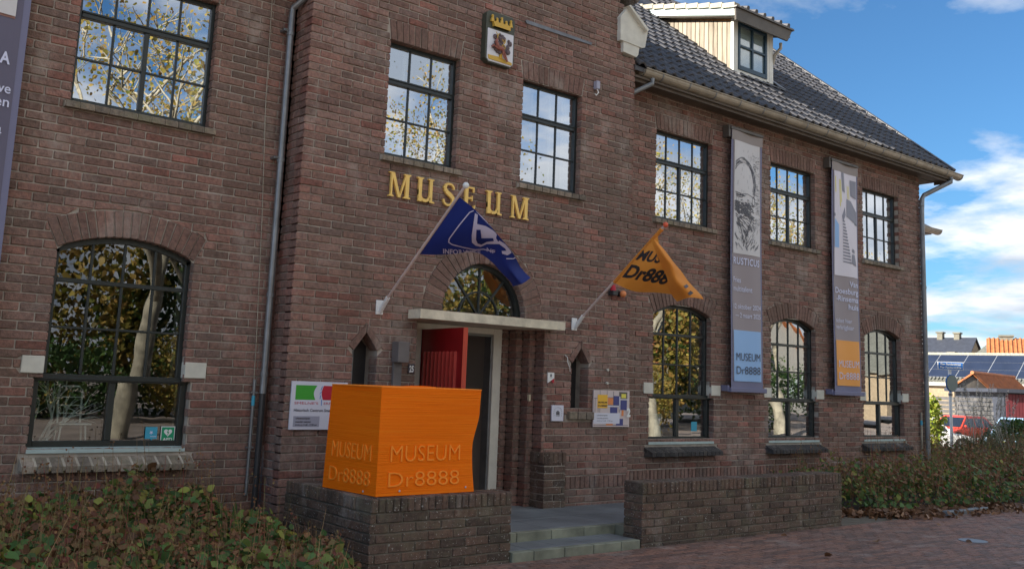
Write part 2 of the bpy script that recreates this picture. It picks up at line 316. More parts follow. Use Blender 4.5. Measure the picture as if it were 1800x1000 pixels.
def leafmat(name, stops, trans=.35, rough=.5):
    m = mat(name, rough=rough, spec=.35); N, L, B = nodes(m); f = rnd_val(m); r = ramp(m, f, stops); f2 = rnd_val(m, .61); v = ramp(m, f2, [(0, (.6, .6, .6)), (1, (1.4, 1.4, 1.4))])
    c = mixc(m, 1., r.outputs[0], v.outputs[0], 'MULTIPLY'); L.new(c, B.inputs['Base Color'])
    tr = N.new('ShaderNodeBsdfTranslucent'); L.new(c, tr.inputs[0]); mx = N.new('ShaderNodeMixShader'); mx.inputs[0].default_value = trans
    o = [n for n in N if n.type == 'OUTPUT_MATERIAL'][0]; L.new(B.outputs[0], mx.inputs[1]); L.new(tr.outputs[0], mx.inputs[2]); L.new(mx.outputs[0], o.inputs[0]); return m
M['leaf_green'] = leafmat('leaf_green', [(0, (.06, .13, .035)), (.5, (.10, .18, .05)), (.8, (.18, .22, .05)), (.9, (.40, .36, .06)), (1, (.16, .08, .04))])
M['leaf_brown'] = leafmat('leaf_brown', [(0, (.18, .085, .045)), (.35, (.26, .12, .055)), (.6, (.32, .18, .08)), (.75, (.17, .15, .05)), (1, (.26, .06, .045))])
M['leaf_litter'] = leafmat('leaf_litter', [(0, (.14, .062, .03)), (.5, (.22, .11, .055)), (1, (.30, .17, .09))], .15)
M['leaf_autumn'] = leafmat('leaf_autumn', [(0, (.14, .17, .03)), (.3, (.34, .28, .06)), (.6, (.48, .34, .08)), (.85, (.30, .17, .05)), (1, (.20, .17, .05))], .45)
M['leaf_hedge'] = leafmat('leaf_hedge', [(0, (.03, .07, .02)), (.6, (.05, .10, .025)), (1, (.10, .15, .03))]); M['leaf_lime'] = leafmat('leaf_lime', [(0, (.12, .18, .02)), (.6, (.22, .27, .03)), (1, (.35, .34, .05))])
M['stem'] = leafmat('stems', [(0, (.22, .09, .05)), (.5, (.34, .22, .10)), (.8, (.20, .18, .07)), (1, (.32, .05, .06))], .2)
M['grass_blade'] = leafmat('grass_blade', [(0, (.05, .08, .035)), (.6, (.08, .115, .05)), (1, (.16, .16, .08))], .3); M['plume'] = leafmat('plume', [(0, (.50, .46, .40)), (1, (.70, .66, .58))], .4)
M['bark'] = noisy('plane_bark', (.30, .27, .20), .5, 3, .9, bumpd=.006)
M['branch_white'] = noisy('white_branches', (.66, .67, .66), .1, 8, .6, bumpd=.003)

# ================================================================ brickwork
CH, BL, JT = .0665, .207, .009; C0 = .0315
class Plane:
    def __init__(s, o, u, n): s.o = np.array(o, float); s.u = np.array(u, float); s.n = np.array(n, float)
    def __call__(s, u, z, w=0.): p = s.o+s.u*u+s.n*w; return (p[0], p[1], p[2]+z)
class Hole:
    def __init__(s, z0, z1, f, deep=True): s.z0 = z0; s.z1 = z1; s.fn = f; s.deep = deep
    def f(s, z): return s.fn(z) if s.z0 < z < s.z1 else None
def rect_hole(x0, x1, z0, z1, deep=True): return Hole(z0, z1, lambda z: (x0, x1), deep)
def clip_brick(a, b, z0, z1, holes, jt=0.0):
    pieces = [([a, a], [b, b], z0, z1, False)]; extra = []
    for h in holes:
        if h.z1 <= z0 or h.z0 >= z1: continue
        new = []
        for (Lx, Rx, zb, zt, dp) in pieces:
            i0, im, i1 = h.f(zb+.002), h.f((zb+zt)/2), h.f(zt-.002)
            if i0 is None and im is None and i1 is None:
                new.append((Lx, Rx, zb, zt, dp)); continue
            if i0 and im and i1:
                if min(i0[0], i1[0]) >= max(Rx)-.001 or max(i0[1], i1[1]) <= min(Lx)+.001:
                    near = min(i0[0], i1[0])-max(Rx) < .012 and min(i0[0], i1[0]) > min(Lx) or (min(Lx)-max(i0[1], i1[1]) < .012 and max(i0[1], i1[1]) < max(Rx))
                    new.append((Lx, Rx, zb, zt, dp or (h.deep and near))); continue
                R2 = [min(Rx[0], i0[0]-jt), min(Rx[1], i1[0]-jt)]; L2 = [max(Lx[0], i0[1]+jt), max(Lx[1], i1[1]+jt)]
                for A_e, B_e in ((Lx, R2), (L2, Rx)):
                    d0, d1 = B_e[0]-A_e[0], B_e[1]-A_e[1]
                    if d0 > -.001 and d1 > -.001:
                        if (d0+d1)/2 > .012: new.append((A_e, B_e, zb, zt, h.deep or dp))
                    elif max(d0, d1) > .02:
                        t_ = d0/(d0-d1); zc_ = zb+(zt-zb)*t_; xc_ = A_e[0]+(A_e[1]-A_e[0])*t_
                        if d1 > 0: extra.append(([(xc_, zc_), (B_e[1], zt), (A_e[1], zt)], h.deep))
                        else: extra.append(([(A_e[0], zb), (B_e[0], zb), (xc_, zc_)], h.deep))
                continue
            # partial in height: sample columns
            lo, hi = min(Lx), max(Rx); n = 9; cols = []
            for k in range(n):
                x = lo+(hi-lo)*k/(n-1); zl, zh = zb, zt
                for q in range(13):
                    z = zb+.001+(zt-zb-.002)*q/12; iv = h.f(z)
                    if iv and iv[0]-1e-4 <= x <= iv[1]+1e-4:
                        if i0 or (im and not i1): zl = max(zl, z+jt+.004)
                        else: zh = min(zh, z-jt-.004)
                cols.append((x, zl, zh))
            run = []
            for c in cols+[None]:
                if c and c[2]-c[1] > .007: run.append(c)
                else:
                    if len(run) >= 2: extra.append(([(x, l) for x, l, _ in run]+[(x, t) for x, _, t in reversed(run)], h.deep))
                    run = []
        pieces = new
    out = [([(L_[0], zb), (R_[0], zb), (R_[1], zt), (L_[1], zt)], dp) for L_, R_, zb, zt, dp in pieces]
    return out+extra
BR = []   # records: plane, outline, front, back, material, name
def brick_mesh(mb, P, ol, f=0., d=.012, jig=.0016, ch=.004, uv0=(0, 0)):
    pts = [(u+random.uniform(-jig, jig), z+random.uniform(-jig, jig)) for u, z in ol]
    if len(pts) == 4 and ch:
        q = []
        for i in range(4):
            p, a, b = np.array(pts[i]), np.array(pts[i-1]), np.array(pts[(i+1) % 4])
            da = np.linalg.norm(a-p); db = np.linalg.norm(b-p)
            if da > 3*ch: q.append(tuple(p+(a-p)/da*ch*random.uniform(.4, 1.6)))
            if db > 3*ch: q.append(tuple(p+(b-p)/db*ch*random.uniform(.4, 1.6)))
            if da <= 3*ch and db <= 3*ch: q.append(tuple(p))
        pts = q
    cu = sum(p[0] for p in pts)/len(pts); cz = sum(p[1] for p in pts)/len(pts); n = len(pts)
    ins = lambda c, v: v+(1 if c > v else -1)*min(.0045, abs(c-v)*.4)
    tu, tz = random.uniform(-.0022, .0022), random.uniform(-.0016, .0016)
    b = len(mb.v)
    mb.v += [P(u, z, -d) for u, z in pts]; mb.v += [P(u, z, f-.005) for u, z in pts]
    mb.v += [P(ins(cu, u), ins(cz, z), f+tu*(1 if u > cu else -1)+tz*(1 if z > cz else -1)) for u, z in pts]
    for r in (0, 1):
        for i in range(n):
            j = (i+1) % n; mb.face([b+r*n+i, b+r*n+j, b+(r+1)*n+j, b+(r+1)*n+i])
    mb.face([b+2*n+i for i in range(n)])
def fill_wall(P, x0, x1, z0, z1, holes, hmort, deep=.13, key='brick', name='brick', off=0., zmax=None, store=BR, end_alt=None, c0=C0, mort=None, mshift=.014):
    k = int(math.floor((z0-c0)/CH)); 
    while c0+k*CH < z1-.02:
        zb = c0+k*CH+JT/2; zt = zb+CH-JT
        if zb < z0-.03: k += 1; continue
        xl, xr = x0, x1
        if zmax:   # gable: limit the run
            iv = zmax(zt)
            if iv is None: break
            xl, xr = max(x0, iv[0]), min(x1, iv[1])
        if xr-xl < .05: k += 1; continue
        # running bond
        st = x0+off-(.108 if k % 2 else 0.)-.216*int((x0+off-xl)/.216+2); a = st
        edges = []
        while a < xr:
            b = a+BL; aa = max(a, xl); bb = min(b, xr)
            if bb-aa > .03: edges.append([aa, bb])
            a += BL+JT
        if edges and edges[-1][1] < xr-.001: edges[-1][1] = xr
        if edges and edges[0][0] > xl+.001: edges[0][0] = xl
        for aa, bb in edges:
            aj = random.uniform(-.002, .002)
            for ol, dp in clip_brick(aa, bb, zb, zt, holes):
                e = dp or (abs(aa-x0) < .001 or abs(bb-x1) < .001)
                store.append([P, ol, random.uniform(-.0035, .0035), (deep if e else .02), key, name])
        k += 1
    # mortar sheet
    mb = mort if mort is not None else MB(); k = int(math.floor((z0-c0)/CH))
    while c0+k*CH < z1+.001:
        zb = max(c0+k*CH, z0); zt = min(c0+(k+1)*CH, z1)
        if zt-zb < .002: k += 1; continue
        xl, xr = x0+mshift, x1-mshift
        if zmax:
            iv = zmax(zt)
            if iv is None: break
            xl, xr = max(xl, iv[0]), min(xr, iv[1])
        a = xl; part = [h for h in hmort if h.z1 > zb and h.z0 < zt and not (h.f(zb+.002) and h.f(zt-.002))]
        step = .06 if part else 50.
        while a < xr-1e-6:
            b = min(a+step, xr)
            for ol, _ in clip_brick(a, b, zb, zt, hmort): mb.poly([P(u, z, -.0105) for u, z in ol])
            a = b
        k += 1
    return mb
PB = Plane((0, 7.2, 0), (1, 0, 0), (0, -1, 0)); PW = Plane((0, 7.5, 0), (1, 0, 0), (0, -1, 0))
building = thing('museum_building', 'brown brick museum with tall dark windows, projecting entrance bay and grey tiled roof', 'building', (5.46, 7.2, 0))

# ---- openings
UPZ0, UPZ1 = 3.29, 4.356
UP = {'LU': (1.72, 2.78), 'B1': (4.275, 5.05), 'B2': (5.84, 6.645), 'U1': (8.135, 9.15), 'U2': (10.345, 11.35), 'U3': (12.56, 13.55)}
LOW = {'LL': (1.745, 2.76), 'L1': (8.135, 9.15), 'L2': (10.345, 11.335), 'L3': (12.55, 13.53)}
SPR, CRN, LZ0, TRZ = 2.185, 2.305, .73, 1.235
def seg(x0, x1):
    w = (x1-x0)/2; h = CRN-SPR; R = (w*w+h*h)/(2*h); return (x0+x1)/2, CRN-R, R
def arch_open(x0, x1, g=0.):
    xc, zc, R = seg(x0, x1)
    def f(z):
        if z < TRZ: return (x0-.057-g, x1+.057+g)
        if z <= SPR: return (x0-g, x1+g)
        t = (R+g)**2-(z-zc)**2
        return None if t <= 0 else (xc-math.sqrt(t), xc+math.sqrt(t))
    return Hole(LZ0-g, CRN+g, f)
RT = .205
def arch_ring(x0, x1):
    xc, zc, R = seg(x0, x1); w = (x1-x0)/2; ang = math.asin(w/R)
    zo = zc+(R+RT)*math.cos(ang)
    def f(z):
        if z < TRZ: return (x0-.057, x1+.057)
        if z <= SPR: return (x0, x1)
        if z < zo: ww = w+(z-SPR)*math.tan(ang)+.006; return (xc-ww, xc+ww)
        t = (R+RT+.008)**2-(z-zc)**2
        return None if t <= 0 else (xc-math.sqrt(t), xc+math.sqrt(t))
    return Hole(LZ0, zc+R+RT+.008, f)
FX, FZ, FR, FO = 5.475, 1.94, .495, .71
def fan_hole(R): return Hole(FZ-.02, FZ+R, lambda z: (FX-math.sqrt(max(R*R-max(z-FZ, 0)**2, 0)), FX+math.sqrt(max(R*R-max(z-FZ, 0)**2, 0))))
def lintel(x0, x1): return Hole(UPZ0, UPZ1+3*CH-.004, lambda z: (x0, x1) if z < UPZ1 else (x0-.01-(z-UPZ1)*.16, x1+.01+(z-UPZ1)*.16))
hb, hmB, hw, hmW = [], [], [], []
for k in ('B1', 'B2'): hb.append(lintel(*UP[k])); hmB.append(rect_hole(UP[k][0]-.008, UP[k][1]+.008, UPZ0-.008, UPZ1+.008))
for k in ('LU', 'U1', 'U2', 'U3'): hw.append(lintel(*UP[k])); hmW.append(rect_hole(UP[k][0]-.008, UP[k][1]+.008, UPZ0-.008, UPZ1+.008))
for k in LOW:
    hw.append(arch_ring(*LOW[k])); hmW.append(arch_open(*LOW[k], .008))
DX0, DX1, DZ1 = 4.72, 6.23, 1.855
hb += [Hole(0, FZ-.0, lambda z: (DX0, DX1)), fan_hole(FO+.005)]; hmB += [Hole(0, DZ1+.03, lambda z: (DX0-.008, DX1+.008)), fan_hole(FR+.008)]
NIC = [(4.203, 1.59, 1.70, .1175), (6.727, 1.585, 1.70, .1175)]
for xc, zs, zp, w in NIC:
    hb.append(Hole(1.065, zp+.085, lambda z, xc=xc, zs=zs, zp=zp, w=w: (xc-w, xc+w) if z < zs-.045 else ((xc-w-.055, xc+w+.055) if z < zs+.005 else (xc-(zp+.085-z)*.88, xc+(zp+.085-z)*.88))))
    hmB.append(Hole(1.06, zp+.01, lambda z, xc=xc, zs=zs, zp=zp, w=w: (xc-w-.006, xc+w+.006) if z < zs else (xc-(zp+.01-z)*1.06, xc+(zp+.01-z)*1.06)))
STONES = []
for k, (x0, x1) in LOW.items():
    for a, b in ((x0-.155, x0-.004), (x1+.004, x1+.175)):
        STONES.append((a, b)); hw.append(rect_hole(a-.004, b+.004, 1.2285+.03, 1.3615+.028, False))
SILLU = [(k, UP[k]) for k in UP]
for k, (x0, x1) in UP.items(): (hb if k[0] == 'B' else hw).append(rect_hole(x0-.05, x1+.06, UPZ0-.0665+.002, UPZ0-.001, False))
for k, (x0, x1) in LOW.items(): hw.append(rect_hole(x0-.11, x1+.13, .575, LZ0, False))
hb.append(rect_hole(6.545, 6.905, .975, 1.065, False)); hb.append(rect_hole(4.03, 4.38, .975, 1.065, False))
def gable(z): 
    if z < 5.45: return (3.48, 7.44) if z < 4.99 else (3.48, 7.24)
    w = 1.88-(z-5.45)*.95; return (5.46-w, 5.46+w) if w > .1 else None
mortar_bay = fill_wall(PB, 3.48, 7.44, .13, 7.2, hb, hmB, zmax=gable, off=.11)
mortar_w = fill_wall(PW, -1.2, 3.47, -.02, 4.80, hw[:], hmW, off=.04)
fill_wall(PW, 7.45, 14.2, -.02, 4.78, hw[:], hmW, off=.17, mort=mortar_w)
# plinth soldier course of the right wing and white-specked one of the bay
PR = Plane((3.48, 7.5, 0), (0, -1, 0), (-1, 0, 0))
fill_wall(PR, 0, .196, -.02, 5.0, [], [], off=.09, mort=mortar_bay)
# soldier-course strip (upright bricks) on the right wing at z .36-.46 and on the bay
def soldiers(P, x0, x1, z0, z1, name, key='brick', f=.004, pitch=.0645, store=BR, d=.014, slant=0.):
    n = max(1, int(round((x1-x0)/pitch))); p = (x1-x0)/n
    for i in range(n): store.append([P, [(x0+i*p+.004, z0), (x0+(i+1)*p-.004, z0), (x0+(i+1)*p-.004+slant, z1), (x0+i*p+.004+slant, z1)], f+random.uniform(-.002, .003), d, key, name])
def cut(store, P, x0, x1, z0, z1): 
    store[:] = [r for r in store if not (r[0] is P and x0 < np.mean([q[0] for q in r[1]]) < x1 and z0 < np.mean([q[1] for q in r[1]]) < z1)]
cut(BR, PW, 7.4, 14.3, .295, .43); soldiers(PW, 7.46, 14.19, .304, .424, 'soldier_brick')
cut(BR, PB, 6.55, 7.45, .295, .43); soldiers(PB, 6.56, 7.43, .304, .424, 'soldier_brick')
# arches
def ring(P, xc, zc, r0, r1, a0, a1, n, name='arch_brick', key='brick_arch'):
    for i in range(n):
        t0 = a0+(a1-a0)*i/n; t1 = a0+(a1-a0)*(i+1)/n; g = .0045
        q = [(xc+r*math.sin(t)+s*g*math.cos(t), zc+r*math.cos(t)-s*g*math.sin(t)) for r, t, s in ((r0, t0, 1), (r0, t1, -1), (r1, t1, -1), (r1, t0, 1))]
        BR.append([P, q, random.uniform(-.002, .004), .13, key, name])
for k, (x0, x1) in LOW.items():
    xc, zc, R = seg(x0, x1); a = math.asin((x1-x0)/2/R); ring(PW, xc, zc, R, R+RT, -a, a, 18)
ring(PB, FX, FZ, FR, FO, -math.pi/2+.02, math.pi/2-.02, 27)
for k, (x0, x1) in UP.items():
    P = PB if k[0] == 'B' else PW; n = int(round((x1-x0)/.0655)); s = .028
    for i in range(n):
        a, b = i/n, (i+1)/n; t = UPZ1+3*CH-.006
        xa, xb = x0+(x1-x0)*a, x0+(x1-x0)*b; xa2, xb2 = x0-s+(x1-x0+2*s)*a, x0-s+(x1-x0+2*s)*b
        BR.append([P, [(xa+.004, UPZ1+.002), (xb-.004, UPZ1+.002), (xb2-.004, t), (xa2+.004, t)], random.uniform(-.002, .004), .13, 'brick_arch', 'arch_brick'])
for xc, zs, zp, w in NIC:
    for sx in (-1, 1):
        q = [(xc+sx*w, zs-.04), (xc+sx*(w+.05), zs+.002), (xc+sx*.004, zp+.08), (xc+sx*.004, zp)]
        if sx < 0: q = q[::-1]
        BR.append([PB, q, .004, .13, 'brick_arch', 'arch_brick'])
# entrance jambs: stepped brick piers, and closing planes
JL = [((6.23, 7.2), (6.23, 7.335)), ((6.23, 7.335), (6.155, 7.335)), ((6.155, 7.335), (6.155, 7.45)), ((6.155, 7.45), (6.08, 7.45)), ((6.08, 7.45), (6.08, 7.575)), ((6.08, 7.575), (6.01, 7.575)), ((6.01, 7.575), (6.01, 7.68))]
JMS = []
for mir in (0, 1):
    jm = MB(); JMS.append(jm)
    for (ax, ay), (bx, by) in JL:
        if mir: ax, bx = 2*FX-ax, 2*FX-bx
        dx, dy = bx-ax, by-ay; L_ = math.hypot(dx, dy)
        # travel direction so that normal faces the opening
        if mir: u = np.array([dx/L_, dy/L_, 0]); o = (ax, ay, 0)
        else: u = np.array([-dx/L_, -dy/L_, 0]); o = (bx, by, 0)
        nrm = np.cross(u, (0, 0, 1)); P = Plane(o, u, nrm); k = 0
        while C0+k*CH < DZ1-.02:
            zb = C0+k*CH+JT/2
            if zb > .1: BR.append([P, [(-.002, zb), (L_+.002, zb), (L_+.002, zb+CH-JT), (-.002, zb+CH-JT)], random.uniform(-.002, .003), .03, 'brick', 'brick'])
            k += 1
        jm.poly([P(0, .1, -.013), P(L_, .1, -.013), P(L_, DZ1+.01, -.013), P(0, DZ1+.01, -.013)])
# pier block right of the door (buttress base), soldier cap
def block(x0, x1, y0, y1, z0, zc, z1, root=None, cap='cap_brick', key='brick_dark', side='L', store=BR, c0=.14, capdepth=None, capname='cap_brick', mk='mortar', mm=None):
    """brick block seen from the front and left; returns mortar core"""
    Pf = Plane((0, y0, 0), (1, 0, 0), (0, -1, 0)); Pl = Plane((x0, y1, 0), (0, -1, 0), (-1, 0, 0)); Pr = Plane((x1, y0, 0), (0, 1, 0), (1, 0, 0)); r = store
    d = y1-y0
    fill_wall(Pf, x0, x1, z0, zc, [], [], key=key, c0=c0, store=r, deep=.1, off=.02, mort=MB())
    fill_wall(Pl, 0, d-.1, z0, zc, [], [], key=key, c0=c0, store=r, deep=.03, off=.06, mort=MB())
    fill_wall(Pr, .1, d, z0, zc, [], [], key=key, c0=c0, store=r, deep=.03, off=.06, mort=MB())
    mb = mm or MB(); mb.box(x0+.009, x1-.009, y0+.009, y1, z0, z1-.008); return mb
pier_core = block(6.215, 6.50, 7.125, 7.50, .13, .56, .665)
# left face of the block overlaps the jamb: give the recess side its own wall
soldiers(Plane((0, 7.125, 0), (1, 0, 0), (0, -1, 0)), 6.212, 6.503, .563, .668, 'cap_brick', 'brick_dark', .006, .058, d=.08)
soldiers(Plane((6.21, 7.50, 0), (0, -1, 0), (-1, 0, 0)), 0, .37, .563, .668, 'cap_brick', 'brick_dark', .006, .058, d=.08)

# ---- emit bricks of the building
def emit(store, root, orgname, limit=300, skipf=None, stuffname='brickwork'):
    groups = {}
    for r in store: groups.setdefault((r[5], r[4]), []).append(r)
    budget = {}
    for (name, key), rs in groups.items():
        sc = []
        for i, r in enumerate(rs):
            P, ol = r[0], r[1]; c = P(np.mean([p[0] for p in ol]), np.mean([p[1] for p in ol])); px = pr(c)
            vis = 4 < px[0] < 1796 and 4 < px[1] < 996 and px[2] > .5 and not (skipf and skipf(px))
            ar = abs(sum(ol[j-1][0]*ol[j][1]-ol[j][0]*ol[j-1][1] for j in range(len(ol)))/2)
            vd = np.array([c[0], c[1], c[2]-CZ]); f = abs(np.dot(vd, P.n))/np.linalg.norm(vd)
            sc.append((-(ar*f/px[2]**2) if vis else 0, i))
        sc.sort(); lim = limit-budget.get(name, 0)
        solo = [i for s_, i in sc if s_ < 0][:max(0, lim)]; budget[name] = budget.get(name, 0)+len(solo); ss = set(solo)
        variants = {}
        for i in solo:
            P, ol, f, d, _, _ = rs[i]; us = [p[0] for p in ol]; zs = [p[1] for p in ol]; w, h = max(us)-min(us), max(zs)-min(zs)
            full = len(ol) == 4 and abs(ol[0][0]-ol[3][0]) < 1e-6 and abs(ol[1][0]-ol[2][0]) < 1e-6
            cu, cz = (max(us)+min(us))/2, (max(zs)+min(zs))/2; cen = P(cu, cz, f)
            kk = (id(P), round(w, 3), round(h, 3), round(d, 3), key, i % 5)
            if full and kk in variants:
                o = link(name, variants[kk], root)
            else:
                mb = MB(); Q = Plane((0, 0, 0), P.u, P.n); brick_mesh(mb, Q, [(u-cu, z-cz) for u, z in ol], 0., d, .002)
                me = mesh_from(mb, name, (0, 0, 0), M[key], False); o = link(name, me, root)
                if full: variants[kk] = me
            po = wloc(root); o.location = (cen[0]-po[0], cen[1]-po[1], cen[2]-po[2])
        rest = [i for i in range(len(rs)) if i not in ss]
        if rest:
            mb = MB()
            for i in rest:
                P, ol, f, d, _, _ = rs[i]; mb.rn = random.random(); brick_mesh(mb, P, ol, f, d)
            obj(stuffname if name == 'brick' else name+'_run', mb, M[key], root, kind='stuff')
def hid(px):
    x, y = px[0], px[1]
    return (x < 68 and y < 640) or (570 < x < 845 and 675 < y < 875) or (x < 500 and y > 845) or (1284 < x < 1342 and 222 < y < 692) or (1461 < x < 1513 and 280 < y < 697) or (508 < x < 600 and 672 < y < 754)
emit(BR, building, 'bricks', 300, hid)
obj('wall_mortar', mortar_bay, M['mortar'], building); obj('wall_mortar', mortar_w, M['mortar'], building)
[obj('wall_mortar', j_, M['mortar'], building) for j_ in JMS]; obj('wall_mortar', pier_core, M['mortar'], building)
# reveals (mortar coloured tunnels behind every opening)
def tunnel(pts, y0, y1, closed=True):
    n = len(pts); rv = MB()
    for i in range(n if closed else n-1):
        a, b = pts[i], pts[(i+1) % n]; rv.poly([(a[0], y0, a[1]), (b[0], y0, b[1]), (b[0], y1, b[1]), (a[0], y1, a[1])])
    obj('reveal', rv, M['mortar'], building)
def arch_pts(x0, x1, g=.008, n=12):
    xc, zc, R = seg(x0, x1); a = math.asin((x1-x0)/2/R)
    p = [(x0-.057-g, LZ0), (x1+.057+g, LZ0), (x1+.057+g, TRZ), (x1+g, TRZ)]
    p += [(xc+(R+g)*math.sin(a-2*a*i/n), zc+(R+g)*math.cos(a-2*a*i/n)) for i in range(n+1)]
    return p+[(x0-g, TRZ), (x0-.057-g, TRZ)]
for k, (x0, x1) in UP.items():
    y = 7.2 if k[0] == 'B' else 7.5; tunnel([(x0-.008, UPZ0), (x1+.008, UPZ0), (x1+.008, UPZ1+.008), (x0-.008, UPZ1+.008)], y+.014, y+.34)
for k, (x0, x1) in LOW.items(): tunnel(arch_pts(x0, x1), 7.514, 7.84)
tunnel([(FX+(FR+.008)*math.cos(math.pi*i/20), FZ+(FR+.008)*math.sin(math.pi*i/20)) for i in range(21)]+[(FX-FR-.008, DZ1+.03), (FX+FR+.008, DZ1+.03)], 7.214, 7.5)
for xc, zs, zp, w in NIC:
    tunnel([(xc-w-.006, 1.06), (xc+w+.006, 1.06), (xc+w+.006, zs), (xc, zp+.01), (xc-w-.006, zs)], 7.214, 7.42)

# brick-lined niches: side bricks follow from the deep edge bricks; back panels
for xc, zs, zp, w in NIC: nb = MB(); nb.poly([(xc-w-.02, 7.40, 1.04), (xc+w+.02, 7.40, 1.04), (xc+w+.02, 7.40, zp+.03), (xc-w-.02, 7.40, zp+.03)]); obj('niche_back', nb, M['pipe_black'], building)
nf = MB(); nf.box(4.16, 4.18, 7.36, 7.38, 1.0, 1.6); obj('niche_bar', nf, M['zinc'], building)
for x0, x1 in ((6.557, 6.903), (4.035, 4.37)):
    n = 3
    for i in range(n):
        a = x0+(x1-x0)*i/n; s = MB(); s.box(a+.004, a+(x1-x0)/n-.004, 7.155, 7.36, .985, 1.062, .006); obj('sill_brick', s, M['brick_sill'], building, org=(a, 7.2, 1.0))

# ---- keystones beside the transoms, sills
for a, b in STONES:
    s = MB(); s.box(a, b, 7.49, 7.62, 1.2625, 1.386, .004); obj('stone_block', s, M['stone'], building, org=((a+b)/2, 7.5, 1.3))
for k, (x0, x1) in UP.items():
    y = 7.2 if k[0] == 'B' else 7.5; a, b = x0-.045, x1+.055; n = int(round((b-a)/.105)); p = (b-a)/n
    big = MB(); big.prism([(a+.002, y-.035, UPZ0-.058), (a+.002, y+.09, UPZ0-.058), (a+.002, y+.09, UPZ0+.012), (a+.002, y-.035, UPZ0-.016)][::-1], (b-a-.004, 0, 0)); obj('sill_mortar', big, M['mortar_light'], building)
    for i in range(n):
        u0, u1 = a+i*p+.005, a+(i+1)*p-.005; s = MB(); s.prism([(u0, y-.047, UPZ0-.062), (u0, y+.09, UPZ0-.062), (u0, y+.09, UPZ0+.018), (u0, y-.04, UPZ0-.012), (u0, y-.047, UPZ0-.018)][::-1], (u1-u0, 0, 0))
        obj('sill_brick', s, M['brick_sill'], building, org=((u0+u1)/2, y, UPZ0))
for k, (x0, x1) in LOW.items():
    y = 7.5; a, b = x0-.10, x1+.12; n = int(round((b-a)/.098)) if k == 'LL' else 17; p = (b-a)/n; sl = .0 if k == 'LL' else .05
    big = MB(); big.prism([(a+.004, y-.085, .585), (a+.004, y+.09, .585), (a+.004, y+.09, .708), (a+.004, y-.094, .616)][::-1], (b-a-.008, 0, 0)); obj('sill_mortar', big, M['mortar_light'], building)
    for i in range(n):
        gp_ = .010 if k == 'LL' else .005; u0, u1 = a+i*p+gp_, a+(i+1)*p-gp_; s = MB()
        lo = [(u0, y-.1, .575), (u1, y-.1, .575), (u1, y-.1, .618), (u0, y-.1, .618)]
        v = [(u0, y-.1, .572), (u1, y-.1, .572), (u1, y-.1, .616), (u0, y-.1, .616), (u0-sl, y+.09, .572), (u1-sl, y+.09, .572), (u1-sl, y+.09, .712), (u0-sl, y+.09, .712)]
        s.v = v; [s.face(f) for f in ([0, 1, 2, 3], [7, 6, 5, 4], [3, 2, 6, 7], [4, 5, 1, 0], [0, 3, 7, 4], [1, 5, 6, 2])]
        obj('sill_brick', s, M['brick_sill' if k == 'LL' else 'sill_black'], building, org=((u0+u1)/2, y, .6))
    fl = MB(); fl.prism([(x0-.06, y-.005, .7), (x0-.06, y+.12, .715), (x0-.06, y+.12, .742), (x0-.06, y-.005, .727)][::-1], (x1-x0+.12, 0, 0)); obj('sill_flashing', fl, M['fascia_blue'], building)

